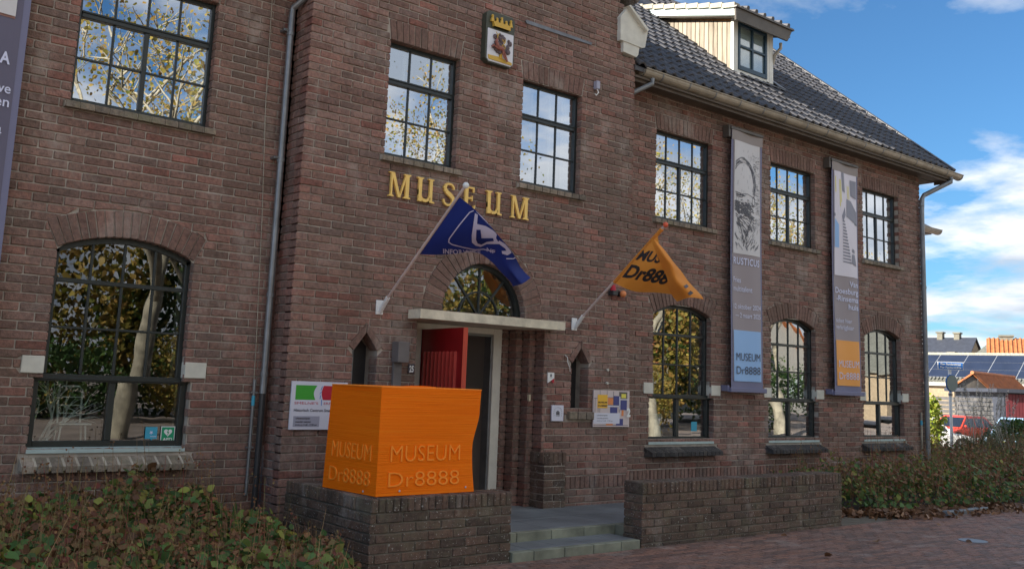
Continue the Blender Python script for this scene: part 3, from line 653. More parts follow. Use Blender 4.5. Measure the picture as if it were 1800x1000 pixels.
# ---- windows
def pane_obj(parent, pts, y, key, tilt=.004):
    """thin glass pane (polygon pts in x,z) with slight random tilt"""
    cx = sum(p[0] for p in pts)/len(pts); cz = sum(p[1] for p in pts)/len(pts); a, b = random.gauss(0, tilt), random.gauss(0, tilt)
    ar = sum(pts[i-1][0]*pts[i][1]-pts[i][0]*pts[i-1][1] for i in range(len(pts))); pts = pts if ar > 0 else pts[::-1]
    q = [(x, y+.004+(x-cx)*a+(z-cz)*b, z) for x, z in pts]; mb = MB(); mb.prism(q, (0, -.004, 0)); 
    if len(pts) > 2: obj('pane', mb, M[key], parent, org=(cx, y, cz))
def bar(mb, x0, x1, z0, z1, y0=0., d=.03): mb.box(x0, x1, y0, y0+d, z0, z1, .003)
def upper_window(k, cols):
    x0, x1 = UP[k]; yw = 7.2 if k[0] == 'B' else 7.5; y = yw+.085; z0, z1 = UPZ0, UPZ1; f = .035; ztr = 4.0
    fr = MB(); x0 -= .006; x1 += .006; z1 += .004
    bar(fr, x0, x0+f, z0, z1, y-.012, .06); bar(fr, x1-f, x1, z0, z1, y-.012, .06); bar(fr, x0+f+.001, x1-f-.001, z1-f, z1, y-.010, .06); bar(fr, x0+f+.001, x1-f-.001, z0+.006, z0+.04, y-.010, .06)
    bar(fr, x0+f+.001, x1-f-.001, ztr-.028, ztr+.026, y-.016, .066)
    bar(fr, x0+f+.001, x1-f-.001, ztr+.006, ztr+.018, y-.026, .012)
    X0, X1 = x0+f, x1-f; w = (X1-X0)/cols; sub = .009
    for i in range(1, cols):
        thick = .019 if (cols == 4 and i == 2) else sub
        bar(fr, X0+i*w-sub, X0+i*w+sub, ztr+.027, z1-f-.001, y+.002, .024); bar(fr, X0+i*w-thick, X0+i*w+thick, z0+.041, ztr-.029, y+(-.006 if thick > .01 else .002), .03)
    zm = (z0+.04+ztr-.028)/2
    for i in range(cols): bar(fr, X0+i*w+.019, X0+(i+1)*w-.019, zm-.009, zm+.009, y+.002, .024)
    for i in range(1, cols): bar(fr, X0+i*w-.0189, X0+i*w+.0189, zm-.0075, zm+.0075, y+.003, .02)
    bar(fr, X0, X0+.02, zm-.009, zm+.009, y+.003, .02); bar(fr, X1-.02, X1, zm-.009, zm+.009, y+.003, .02)
    wn = obj('window', fr, M['frame'], building, org=((x0+x1)/2, yw, z0))
    for i in range(cols):
        a, b = X0+i*w, X0+(i+1)*w
        for za, zb in ((z0+.03, zm), (zm, ztr-.02), (ztr+.02, z1-f+.01)): pane_obj(wn, [(a, za), (b, za), (b, zb), (a, zb)], y+.014, 'glass_up')
    # pale bars added in place of the muntins' reflection in the glass
    g = MB(); yi = y+.10
    for i in range(1, cols): bar(g, X0+i*w-.012, X0+i*w+.012, z0+.02, z1-.03, yi, .02)
    bar(g, X0, X1, ztr-.02, ztr+.02, yi+.001, .018); obj('inner_frame', g, M['curtain'], wn)
    # pale sheet added inside on the right to lighten the window
    c = MB(); c.box(X1-.13, X1+.02, y+.06, y+.065, z0+.03, z1-.04); obj('pale_sheet', c, M['curtain'], wn)
    return wn
for k in UP: upper_window(k, 3 if k[0] == 'B' else 4)
def lower_window(k):
    x0, x1 = LOW[k]; y = 7.585; xc, zc, R = seg(x0, x1); fr = MB(); f = .04
    # wide lower part
    a, b = x0-.06, x1+.06
    bar(fr, a, a+f+.01, LZ0+.005, 1.21, y-.012, .07); bar(fr, b-f-.01, b, LZ0+.005, 1.21, y-.012, .07); bar(fr, a+f+.011, b-f-.011, LZ0+.005, LZ0+.05, y-.01, .06)
    bar(fr, a, b, 1.2105, 1.262, y-.03, .09); bar(fr, a+.01, b-.01, 1.222, 1.238, y-.044, .0135); bar(fr, (a+b)/2-.024, (a+b)/2+.024, LZ0+.051, 1.21, y-.009, .05)
    # arched part
    X0, X1 = x0-.006, x1+.006; zs = SPR+.0
    bar(fr, X0, X0+f, 1.2625, zs, y-.011, .06); bar(fr, X1-f, X1, 1.2625, zs, y-.011, .06)
    ang = math.asin((x1-x0)/2/R); n = 14
    for i in range(n):
        t0, t1 = -ang+2*ang*i/n, -ang+2*ang*(i+1)/n
        q = [(xc+r*math.sin(t), y-.011, zc+r*math.cos(t)) for r, t in ((R+.006, t0), (R+.006, t1), (R-f, t1), (R-f, t0))]
        fr.prism(q, (0, .06, 0))
    A, B = X0+f, X1-f; w = (B-A)/4; zt = lambda x: zc+math.sqrt(max((R-f)**2-(x-xc)**2, 0))
    for i in range(1, 4): bar(fr, A+i*w-.0095, A+i*w+.0095, 1.2635, zt(A+i*w)+.004, y+.001, .026)
    bar(fr, A, B, 1.935, 1.968, y-.006, .036); bar(fr, A, B, 1.595, 1.613, y+.0015, .024)
    wn = obj('window', fr, M['frame'], building, org=(xc, 7.5, LZ0))
    for i in range(4):
        xa, xb = A+i*w, A+(i+1)*w
        for za, zb in ((1.255, 1.604), (1.604, 1.95)): pane_obj(wn, [(xa, za), (xb, za), (xb, zb), (xa, zb)], y+.013, 'glass')
        pane_obj(wn, [(xa, 1.95), (xb, 1.95), (xb, zt(xb)+.012), ((xa+xb)/2, zt((xa+xb)/2)+.012), (xa, zt(xa)+.012)], y+.013, 'glass')
    pane_obj(wn, [(a+.03, LZ0+.03), ((a+b)/2, LZ0+.03), ((a+b)/2, 1.22), (a+.03, 1.22)], y+.018, 'glass'); pane_obj(wn, [((a+b)/2, LZ0+.03), (b-.03, LZ0+.03), (b-.03, 1.22), ((a+b)/2, 1.22)], y+.018, 'glass')
for k in LOW: lower_window(k)
# fanlight
ff = MB(); y = 7.30
def arcbar(mb, r0, r1, a0, a1, n, yy, d):
    for i in range(n):
        t0, t1 = a0+(a1-a0)*i/n, a0+(a1-a0)*(i+1)/n
        mb.prism([(FX+r*math.cos(t), yy, FZ+r*math.sin(t)) for r, t in ((r0, t0), (r0, t1), (r1, t1), (r1, t0))], (0, d, 0))
arcbar(ff, FR-.035, FR+.012, 0, math.pi, 24, y-.02, .07); arcbar(ff, .222, .238, 0, math.pi, 16, y, .03)
for t in (math.pi/2, math.pi*.28, math.pi*.72):
    c, s = math.cos(t), math.sin(t); o = (FX-.008*s, y+.002, FZ+.008*c)
    ff.prism([(FX-.009*s, y+.003, FZ+.009*c), (FX+.009*s, y+.003, FZ-.009*c), (FX+.009*s+(FR-.02)*c, y+.003, FZ-.009*c+(FR-.02)*s), (FX-.009*s+(FR-.02)*c, y+.003, FZ+.009*c+(FR-.02)*s)], (0, .028, 0))
bar(ff, FX-FR, FX+FR, FZ-.045, FZ-.0, y-.018, .06)
fan = obj('fanlight', ff, M['frame'], building, org=(FX, 7.2, FZ))
cuts = [0, .28, .5, .72, 1.]
for i in range(4):
    t0, t1 = math.pi*cuts[i], math.pi*cuts[i+1]
    for r0, r1 in ((0, .23), (.23, FR-.01)):
        pts = [(FX+r1*math.cos(t0+(t1-t0)*j/6), FZ+r1*math.sin(t0+(t1-t0)*j/6)) for j in range(7)]
        pts = pts+([(FX, FZ)] if r0 == 0 else [(FX+r0*math.cos(t1-(t1-t0)*j/6), FZ+r0*math.sin(t1-(t1-t0)*j/6)) for j in range(7)])
        pane_obj(fan, pts[::-1], y+.015, 'glass', .006)
# canopy slab
sb = MB(); sb.prism([(4.615, 7.2, 1.852), (4.615, 7.0, 1.852), (6.322, 7.0, 1.852), (6.322, 7.2, 1.852)], (0, 0, .082))
sb.box(4.72, 6.22, 7.2, 7.68, 1.853, 1.93); obj('canopy_slab', sb, M['slab'], building)
# door frame and red door
df = MB(); df.box(4.93, 5.035, 7.6, 7.7, .14, 1.85); df.box(5.905, 6.01, 7.6, 7.7, .14, 1.85); df.box(5.035, 5.905, 7.605, 7.7, 1.795, 1.851); obj('door_frame', df, M['cream_white'], building)
df = MB(); df.box(5.882, 5.9045, 7.615, 7.72, .14, 1.79); df.box(5.0355, 5.056, 7.615, 7.72, .14, 1.79); df.box(5.057, 5.88, 7.616, 7.72, 1.77, 1.7945); obj('inner_frame', df, M['zinc'], building)
H_, F_ = np.array([5.045, 7.605, .16]), np.array([4.955, 6.82, .16]); dv = F_-H_; Ld = np.linalg.norm(dv); ud = dv/Ld; nd = np.array([ud[1], -ud[0], 0]); nd = nd if nd[0] < 0 else -nd
door_mb = MB(); door_mb.obox(H_, ud*Ld, -nd*.045 if np.cross(ud, -nd)[2] > 0 else nd*.045, (0, 0, 1.63)); door = obj('door', door_mb, M['red'], building, org=tuple(H_))
PDn = Plane(H_, ud if np.dot(np.cross(ud, (0, 0, 1)), nd) > 0 else -ud, nd); sg = 1 if np.dot(PDn.u, ud) > 0 else -1
off = 0 if np.dot(np.cross(ud, -nd), (0, 0, 1)) > 0 else .045
for i in range(9):
    b = MB(); a0 = .07+i*.073; q = [PDn(sg*a0, .22, off-.002), PDn(sg*(a0+.004), .22, off+.020), PDn(sg*(a0+.034), .22, off+.024), PDn(sg*(a0+.040), .22, off-.002)]
    if sg < 0: q = q[::-1]
    b.prism(q[::-1], (0, 0, 1.2)); obj('door_board', b, M['red_lit'], door)
b = MB(); b.obox(F_+nd*0.0+ud*.001, ud*.004, nd*.045 if off else -nd*.045, (0, 0, 1.63)); obj('door_edge', b, M['red_edge'], door)
b = MB(); c = F_-ud*.07+nd*(off+.004)+np.array([0, 0, 1.03]); b.obox(c, ud*.045, nd*.006, (0, 0, .06)); obj('lock_plate', b, M['white'], door)
b = MB(); c = F_-ud*.12+nd*(off+.004)+np.array([0, 0, 1.04]); b.obox(c, ud*.02, nd*.03, (0, 0, .05)); obj('door_handle', b, M['steel'], door)
# interior shell
it = MB()
def rbox(mb, x0, x1, y0, y1, z0, z1):  # inward-facing box without its -y side
    mb.poly([(x0, y1, z0), (x1, y1, z0), (x1, y1, z1), (x0, y1, z1)]); mb.poly([(x0, y0, z0), (x0, y1, z0), (x0, y1, z1), (x0, y0, z1)]); mb.poly([(x1, y0, z0), (x1, y1, z0), (x1, y1, z1), (x1, y0, z1)])
    mb.poly([(x0, y0, z0), (x1, y0, z0), (x1, y1, z0), (x0, y1, z0)]); mb.poly([(x0, y0, z1), (x1, y0, z1), (x1, y1, z1), (x0, y1, z1)])
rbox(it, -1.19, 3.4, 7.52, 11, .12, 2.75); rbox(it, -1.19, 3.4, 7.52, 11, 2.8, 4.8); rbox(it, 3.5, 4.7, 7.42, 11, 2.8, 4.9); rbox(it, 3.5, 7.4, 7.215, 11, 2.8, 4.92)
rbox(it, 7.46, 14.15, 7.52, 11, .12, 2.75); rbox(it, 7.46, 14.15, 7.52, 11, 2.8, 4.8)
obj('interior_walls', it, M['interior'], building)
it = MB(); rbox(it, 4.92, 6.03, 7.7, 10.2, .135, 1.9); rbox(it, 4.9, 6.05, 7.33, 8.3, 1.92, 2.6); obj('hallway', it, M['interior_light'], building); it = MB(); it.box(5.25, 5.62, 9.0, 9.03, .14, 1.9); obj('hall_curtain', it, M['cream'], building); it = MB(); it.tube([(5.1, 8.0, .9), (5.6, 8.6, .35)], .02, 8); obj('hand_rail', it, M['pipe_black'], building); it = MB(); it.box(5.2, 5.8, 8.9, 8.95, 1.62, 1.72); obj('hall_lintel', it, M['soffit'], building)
it = MB(); it.box(-1.2, -1.15, 7.56, 17, 0, 4.8); it.box(14.12, 14.19, 7.52, 17, 0, 4.8); it.box(-1.15, 14.12, 16.9, 17, 0, 4.8); obj('outer_wall', it, M['brick'], building, kind='stuff'); it = MB(); it.box(-16, -1.21, 7.5, 17, 0, 4.8); obj('outer_wall', it, M['brick'], building)
it = MB(); it.box(7.36, 7.43, 7.215, 11.2, 4.55, 5.4); obj('bay_side_wall', it, M['brick'], building); it = MB(); it.box(3.49, 3.56, 7.215, 11.2, 4.55, 5.4); obj('bay_side_wall', it, M['brick'], building); it = MB(); it.box(7.40, 7.435, 7.215, 7.52, 0, 4.55); obj('bay_side_wall', it, M['brick'], building)

# ================================================================ roof, gutter, dormer
RY, RZ, RT_ = 7.18, 4.93, .84
roof_n = Vector((0, -RT_, 1)).normalized(); roof_u = Vector((0, 1, RT_)).normalized()
rf = MB()
for x0, x1 in ((-16.2, 3.5), (7.42, 14.68)):
    rf.prism([(x0, RY, RZ-.05), (x0, 11.6, RZ-.05+RT_*(11.6-RY)), (x0, 11.6, RZ-.10+RT_*(11.6-RY)), (x0, RY, RZ-.10)][::-1], (x1-x0, 0, 0))
    rf.prism([(x0, 11.6, RZ-.05+RT_*4.42), (x0, 17.2, RZ-.05+RT_*4.42-RT_*5.6), (x0, 17.2, RZ-.10+RT_*4.42-RT_*5.6), (x0, 11.6, RZ-.1+RT_*4.42)][::-1], (x1-x0, 0, 0))
# bay cross roof
for sx in (-1, 1):
    xe = 5.46+sx*2.1; rf.prism([(5.46, 7.24, 7.2), (xe, 7.24, 5.2), (xe, 7.24, 5.12), (5.46, 7.24, 7.12)][::(1 if sx < 0 else -1)], (0, 4.5, 0))
roof = obj('roof', rf, M['tile'], building, org=(7.4, 7.2, 4.9))
gt = MB(); gt.prism([(-16, 7.5, 4.7), (-16, 17, 4.7), (-16, 11.6, 8.5)][::-1], (.02, 0, 0)); gt.prism([(7.42, 11.6, 4.8), (14.55, 11.6, 4.8), (14.55, 11.6, 8.5), (7.42, 11.6, 8.5)], (0, .02, 0)); gt.prism([(14.19, 7.52, 4.7), (14.19, 17, 4.7), (14.19, 11.6, 8.5)], (.02, 0, 0)); obj('roof_gable', gt, M['brick'], building)
TW, TL = .172, .235
def tile_mesh():
    """single-roll pantile in local frame: x across, y up the slope, z out"""
    mb = MB(); n = 7; xs = [0, .018, .045, .07, .10, .14, TW+.012]; hs = [.006, .030, .040, .028, .010, .006, .012]
    for j, (yy, lift) in enumerate(((0, .028), (TL+.03, .004))):
        for x, h in zip(xs, hs): mb.v.append((x, yy, h+lift))
    for x, h in zip(xs, hs): mb.v.append((x, 0, h+.006))
    for i in range(n-1):
        mb.face([i, i+1, n+i+1, n+i]); mb.face([2*n+i, 2*n+i+1, i+1, i])
    mb.face([0, n, 2*n]); return mb
TM = tile_mesh(); tile_me = mesh_from(TM, 'roof_tile', (0, 0, 0), M['tile'], False)
rot_roof = Matrix((Vector((1, 0, 0)), roof_u, roof_n)).transposed().to_4x4()
def tilepos(i, j, x0): 
    p = Vector((x0+i*TW, RY, RZ-.045))+roof_u*(j*TL-.02); return p
# visible right wing roof
tiles = []
nx = int((14.66-7.46)/TW); ny = 23
for j in range(ny):
    for i in range(nx):
        p = tilepos(i, j, 7.46)
        if 10.4 < p.x+TW/2 < 11.40 and p.y > 8.12: continue
        if p.x < 7.46+max(0, .3+.0*(p.y-7.2)) and False: continue
        tiles.append(p)
sc = []
for i, p in enumerate(tiles):
    px = pr(p); vis = 1112 < px[0] < 1700 and 0 < px[1] < 330 and not (px[0] < 1360 and p.x > 11.4 and px[0] < 1357 and px[1] < 140)
    sc.append((px[2] if vis else 99, i))
sc.sort(); solo = set(i for d, i in sc[:300] if d < 99)
tb = MB()
for i, p in enumerate(tiles):
    w = random.uniform(-.004, .004)
    if i in solo:
        o = link('roof_tile', tile_me, roof); q = Matrix.Translation((p.x-7.4, p.y-7.2, p.z-4.9+w)) @ rot_roof; o.matrix_local = q
    else:
        b = len(tb.v); mm = Matrix.Translation((p.x, p.y, p.z+w)) @ rot_roof; tb.v += [tuple(mm @ Vector(v)) for v in TM.v]; tb.rn = random.random()
        for f in TM.f: tb.face([b+k for k in f])
obj('roof_tiles', tb, M['tile'], roof, kind='stuff')
# verge tiles + barge on the right edge, pieces
for j in range(19):
    p = Vector((14.62, RY, RZ-.03))+roof_u*(j*TL); b = MB(); q = Matrix.Translation(p) @ rot_roof
    t = MB(); t.box(0, .10, 0, TL+.03, 0, .045, .008); t.box(.075, .10, 0, TL+.02, -.11, -.001); b.v = [tuple(q @ Vector(v)) for v in t.v]; b.f = t.f; b.m = t.m; b.r = t.r
    obj('verge_tile', b, M['tile'], roof)
# eaves: soffit, fascia, gutter with brackets
[obj('eaves_board', MB().box(*q), M['soffit'], building) for q in ((7.45, 14.66, 7.21, 7.49, 4.765, 4.79), (7.45, 14.66, 7.245, 7.262, 4.73, 4.764), (7.45, 14.62, 7.26, 7.30, 4.791, 4.9), (-1.4, 3.46, 7.21, 7.49, 4.755, 4.785))]
[obj('eaves_board', MB().box(*q), M['soffit'], building) for q in ((14.205, 14.66, 7.5, 11, 4.76, 4.8), (14.6605, 14.68, 7.22, 7.5, 4.72, 4.86))]
def gutter(x0, x1, yc, zc, r, parent, mats=None):
    g = MB(); n = 9
    for i in range(n):
        a0, a1 = math.pi+math.pi*i/n, math.pi+math.pi*(i+1)/n
        p = [(x0, yc+rr*math.cos(a), zc+rr*math.sin(a)) for rr, a in ((r, a0), (r, a1), (r-.006, a1), (r-.006, a0))]; g.prism(p[::-1], (x1-x0, 0, 0))
    for x in (x0, x1-.004): g.prism([(x, yc+r*math.cos(math.pi+math.pi*i/n), zc+r*math.sin(math.pi+math.pi*i/n)) for i in range(n+1)][::-1], (.004, 0, 0))
    g.tube([(x0, yc-r-.004, zc+.004), (x1, yc-r-.004, zc+.004)], .009, 6)
    go = obj('gutter', g, M['gutter'], parent, org=(x0, yc, zc))
    k = 0
    x = x0+.28
    while x < x1:
        b = MB(); m = 10
        for i in range(m):
            a0, a1 = math.pi+math.pi*i/m, math.pi+math.pi*(i+1)/m
            p = [(x, yc+rr*math.cos(a), zc+rr*math.sin(a)) for rr, a in ((r+.005, a0), (r+.005, a1), (r+.0005, a1), (r+.0005, a0))]; b.prism(p[::-1], (.014, 0, 0))
        obj('gutter_bracket', b, M['zinc'], go); x += .47
    return go
gut = gutter(7.56, 14.92, 7.215, 4.868, .073, building); gutter(-1.4, 3.3, 7.215, 4.868, .073, building)
b = MB(); b.tube([(7.72, 7.2, 4.80), (7.72, 7.2, 4.74), (7.50, 7.32, 4.60), (7.46, 7.36, 4.56)], .028, 10); obj('gutter_outlet', b, M['zinc'], building)
b = MB(); b.tube([(14.62, 7.2, 4.80), (14.62, 7.2, 4.73), (14.22, 7.44, 4.48), (14.17, 7.445, 4.42), (14.15, 7.445, 4.2), (14.15, 7.445, .05)], .036, 12)
for z in (4.3, 3.0, 1.7): b.tube([(14.15, 7.445, z), (14.15, 7.445, z+.04)], .042, 12)
obj('drainpipe', b, M['zinc'], building, smooth=False)
b = MB(); b.tube([(14.02, 7.47, .05), (14.02, 7.47, 1.12)], .016, 8); obj('conduit', b, M['gutter'], building); b = MB(); b.tube([(14.02, 7.47, .93), (14.02, 7.47, 1.0)], .018, 8); obj('conduit_sleeve', b, M['tag_blue'], building)
# left drainpipe in the corner
b = MB(); b.tube([(3.62, 7.14, 4.72), (3.50, 7.24, 4.60), (3.405, 7.42, 4.47), (3.40, 7.43, 4.40), (3.40, 7.43, 1.16)], .027, 12)
for z in (4.22, 3.1, 1.95, 1.3): b.tube([(3.40, 7.43, z), (3.40, 7.43, z+.035)], .033, 12)
pipe = obj('drainpipe', b, M['zinc'], building)
b = MB(); b.tube([(3.40, 7.43, 1.16), (3.40, 7.43, .02)], .0255, 12); obj('lower_pipe', b, M['pipe_black'], pipe)
for z in (4.25, 3.12): b = MB(); b.box(3.335, 3.375, 7.42, 7.5, z, z+.02); b.tube([(3.34, 7.40, z+.01), (3.37, 7.40, z+.01)], .006, 6); obj('pipe_clip', b, M['zinc'], pipe)
b = MB(); b.tube([(3.34, 7.47, .35), (3.34, 7.47, 1.27)], .013, 8); cn = obj('conduit', b, M['zinc'], building); b = MB(); b.tube([(3.34, 7.47, 1.06), (3.34, 7.47, 1.14)], .0145, 8); obj('conduit_sleeve', b, M['tag_blue'], cn)
for z in (.72, 1.16): b = MB(); b.box(3.31, 3.37, 7.455, 7.49, z, z+.012); obj('conduit_clip', b, M['zinc'], cn)
b = MB(); b.tube([(3.34, 7.485, 1.27), (3.335, 7.487, 1.6), (3.30, 7.487, 2.6), (3.25, 7.487, 3.6), (3.23, 7.487, 4.7)], .004, 5); obj('cable', b, M['gutter'], building)
# kneeler stones and gable coping
def poly_px(pts, Y): return [U(u, v, Y) for u, v in pts]
b = MB(); q = poly_px([(1091, 29), (1106, 11), (1139, 55), (1134, 84), (1129, 85), (1091, 70)], 7.15)[::-1]; b.prism(q[::-1], (0, .22, 0)); obj('kneeler_stone', b, M['stone'], building)
b = MB(); q = poly_px([(1096, 73), (1124, 83), (1122, 97), (1119, 101), (1096, 91)], 7.16); b.prism(q, (0, .2, 0)); obj('kneeler_stone', b, M['stone'], building)
b = MB(); q = poly_px([(1106, 10), (1109, 9), (1141, 52), (1139, 56)], 7.10); b.prism(q, (0, .3, 0)); obj('coping_stone', b, M['stone'], building)
for i in range(9):
    b = MB(); x0 = 7.36-i*.2; z0 = 5.62+i*.19; b.obox((x0, 7.12, z0-.05), (-.19, 0, .181), (0, .3, 0), (.07, 0, .075)); obj('coping_brick', b, M['brick_dark'], building)
# dormer
dm = MB(); DXa, DXb, DY = 10.44, 11.345, 8.2
zr = lambda y: RZ+RT_*(y-RY)          # main roof
zd = lambda y: 6.60+.28*(y-8.2)       # dormer eave line
dm.prism([(DXa+.02, DY+.02, zr(DY)-.1), (DXa+.02, DY+.02, 6.62), (DXa+.02, 10., zd(10)), (DXa+.02, 10., zr(10)-.1)], (DXb-DXa-.04, 0, 0)); dorm = obj('dormer', dm, M['soffit'], building, org=(DXa, DY, 5.7))
nbd = 18
for i in range(nbd):
    y0 = DY+.03+i*.083; y1 = y0+.072
    if zr(y0) > zd(y0)-.05: break
    b = MB(); b.prism([(DXa-.004, y0, zr(y0)-.03), (DXa-.004, y0, zd(y0)), (DXa-.004, y1, zd(y1)), (DXa-.004, y1, zr(y1)-.03)][::-1], (.02, 0, 0), True, True); obj('cladding_board', b, M['wood'], dorm)
b = MB(); b.prism([(DXa-.007, DY+.03, zd(DY)-.075), (DXa-.007, DY+.03, zd(DY)), (DXa-.007, 9.45, zd(9.45)), (DXa-.007, 9.45, zd(9.45)-.06)][::-1], (.003, 0, 0)); obj('stained_board_tops', b, M['wood_rust'], dorm)
b = MB(); b.box(DXa-.015, DXa+.085, DY-.02, DY+.03, 5.73, 6.6, .004); b.box(DXb-.15, DXb-.085, DY-.016, DY+.02, 5.80, 6.54); b.box(DXb-.084, DXb+.005, DY-.02, DY+.03, 5.76, 6.6, .004); b.box(DXa+.086, DXb-.151, DY-.014, DY+.02, 5.745, 5.825); obj('dormer_trim', b, M['cream_white'], dorm)
b = MB(); b.box(DXa+.086, DXb-.086, DY-.014, DY+.02, 6.527, 6.6); obj('dormer_lintel', b, M['cream'], dorm)
wx0, wx1, wz0, wz1 = DXa+.088, DXb-.152, 5.827, 6.525; fr = MB(); f = .045
bar(fr, wx0, wx0+f, wz0, wz1, DY-.03, .05); bar(fr, wx1-f, wx1, wz0, wz1, DY-.03, .05); bar(fr, wx0+f, wx1-f, wz1-f, wz1, DY-.029, .05); bar(fr, wx0+f, wx1-f, wz0, wz0+f+.02, DY-.029, .05)
mx, mz = (wx0+wx1)/2, (wz0+wz1)/2+.01; bar(fr, mx-.016, mx+.016, wz0+f, wz1-f, DY-.027, .03); bar(fr, wx0+f, wx1-f, mz-.016, mz+.016, DY-.026, .028)
dw = obj('window', fr, M['frame_blue'], dorm)
b = MB(); b.box(wx0+.02, wx1-.02, DY-.001, DY+.004, wz0+.02, wz1-.02); obj('window_pane', b, M['glass_dorm'], dorm); b = MB(); b.box(wx0+.02, wx1-.02, DY+.006, DY+.012, wz0+.02, wz1-.02); obj('window_blind', b, M['curtain'], dorm)
# dormer roof: side fascia, front fascia, tiles
dsl = lambda y: 6.615+.28*(y-8.05)
b = MB(); b.prism([(10.27, 7.99, 6.50), (10.27, 7.99, dsl(7.99)+.01), (10.27, 9.95, dsl(9.95)+.01), (10.27, 9.95, dsl(9.95)-.10)][::-1], (.03, 0, 0)); obj('side_fascia', b, M['fascia_blue'], dorm)
b = MB(); b.prism([(10.30, 7.99, 6.49), (11.5, 7.99, 6.49), (11.5, 9.9, dsl(9.9)-.12), (10.30, 9.9, dsl(9.9)-.12)][::-1], (0, 0, .02)); obj('dormer_soffit', b, M['fascia_brown'], dorm)
b = MB(); b.prism([(10.19, 7.96, 6.585), (10.24, 7.99, 6.43), (11.44, 7.99, 6.43), (11.50, 7.96, 6.585)], (0, .03, 0)); b.box(10.17, 11.52, 7.93, 8.0, 6.5865, 6.606); obj('front_fascia', b, M['fascia_brown'], dorm)
b = MB(); b.prism([(10.28, 7.94, 6.60), (11.52, 7.94, 6.60), (11.52, 9.95, dsl(9.95)+.05), (10.28, 9.95, dsl(9.95)+.05)], (0, 0, .02)); obj('dormer_roof', b, M['tile'], dorm)
for j in range(9):
    y0 = 8.02+j*.22; b = MB(); z0 = dsl(y0)+.012; z1 = dsl(y0+.24)+.004
    b.v = [(10.235, y0, z0), (10.235, y0+.23, z1-.01), (10.36, y0+.23, z1+.055), (10.36, y0, z0+.075), (10.235, y0, z0+.075), (10.235, y0+.23, z1+.055), (10.36, y0, z0), (10.36, y0+.23, z1-.01)]
    for f_ in ([0, 4, 5, 1], [4, 3, 2, 5], [0, 6, 3, 4], [6, 7, 2, 3], [0, 1, 7, 6]): b.face(f_)
    obj('edge_tile', b, M['tile_pale'], dorm)
for i in range(6):
    b = MB(); x0 = 10.37+i*.19; b.tube([(x0+.06, 7.93, 6.63), (x0+.06, 8.9, 6.63+.27)], .035, 8); obj('dormer_tile', b, M['tile'], dorm)
b = MB(); b.tube([(11.42, 8.1, 6.42), (11.42, 8.1, 6.34), (11.36, 8.16, 6.24), (11.36, 8.2, 6.1)], .024, 8); obj('dormer_pipe', b, M['gutter'], dorm)
b = MB(); b.prism([(DXa-.05, DY-.16, zr(DY-.16)+.035), (DXb+.10, DY-.16, zr(DY-.16)+.035), (DXb+.02, DY+.01, 5.775), (DXa-.0, DY+.01, 5.76)], (0, 0, .012)); b.prism([(DXb+.02, DY-.1, zr(DY-.1)+.045), (DXb+.14, DY-.14, zr(DY-.14)+.045), (DXb+.10, 9.6, zr(9.6)+.045), (DXb+.0, 9.6, zr(9.6)+.05)], (0, 0, .01)); obj('lead_flashing', b, M['lead'], dorm)

# ================================================================ low walls, steps, landing, paving
def planter(label, x0, x1, y0, y1, zc, z1, nname, corner_left_wall=None):
    t = thing('planter_wall', label, 'wall', ((x0+x1)/2, y0, 0), 'low brick walls beside the entrance steps'); st = []
    Pf = Plane((0, y0, 0), (1, 0, 0), (0, -1, 0)); core = MB(); c0 = zc-int(zc/CH+1)*CH
    fill_wall(Pf, x0, x1, c0, zc, [], [], key='brick_dark', c0=c0, store=st, deep=.1, off=.05, mort=MB())
    if corner_left_wall:
        Pl = Plane((x0, corner_left_wall, 0), (0, -1, 0), (-1, 0, 0)); L_ = corner_left_wall-y0
        fill_wall(Pl, 0, L_-.1, c0, zc, [], [], key='brick_dark', c0=c0, store=st, deep=.03, off=.02, mort=MB())
        core.box(x0+.009, x0+.20, y1, corner_left_wall, -.05, z1-.008)
    else:
        Pl = Plane((x0, y1, 0), (0, -1, 0), (-1, 0, 0)); fill_wall(Pl, 0, (y1-y0)-.1, c0, zc, [], [], key='brick_dark', c0=c0, store=st, deep=.03, off=.02, mort=MB())
    Pr = Plane((x1, y0, 0), (0, 1, 0), (1, 0, 0)); fill_wall(Pr, .1, (y1-y0), c0, zc, [], [], key='brick_dark', c0=c0, store=st, deep=.03, off=.02, mort=MB())
    core.box(x0+.009, x1-.009, y0+.009, y1-.009, -.05, z1-.010)
    emit(st, t, '', 300); obj('mortar_core', core, M['mortar_dark'], t)
    # caps: bricks on edge spanning the wall thickness
    p = .0575; n = int(round((x1-x0)/p)); p = (x1-x0)/n
    if corner_left_wall is None or True:
        for i in range(n):
            b = MB(); j = random.uniform(-.004, .004); b.box(x0+i*p+.003, x0+(i+1)*p-.003, y0-.006+j, y1+.004+j, zc+.005, z1+random.uniform(-.003, .003), .007); obj('cap_brick', b, M['brick_dark'], t, org=(x0+i*p+p/2, y0, zc))
    if corner_left_wall:
        m = int((corner_left_wall-.02-y1)/p)
        for i in range(m):
            b = MB(); j = random.uniform(-.004, .004); a = y1+.008+i*p; b.box(x0-.006+j, x0+.206+j, a+.003, a+p-.003, zc+.005, z1+random.uniform(-.003, .003), .007); obj('cap_brick', b, M['brick_dark'], t, org=(x0+.1, a, zc))
    return t
M['mortar_dark'] = noisy('mortar_dark', (.17, .15, .12), .3, 6, .95, bumpd=.004, bs=90, spec=.1)
planter('low brick wall under the orange box, left of the steps', 3.475, 4.705, 5.75, 5.96, .41, .51, '', 7.05)
planter('long low brick wall right of the entrance steps', 6.13, 9.13, 5.75, 5.97, .425, .528, '')
fl = MB(); fl.box(3.66, 4.5, 5.965, 6.9, .142, .497); pf = obj('planter_filling', fl, M['riser']); tag(pf, 'grey concrete base filling the low wall under the orange box', 'base')
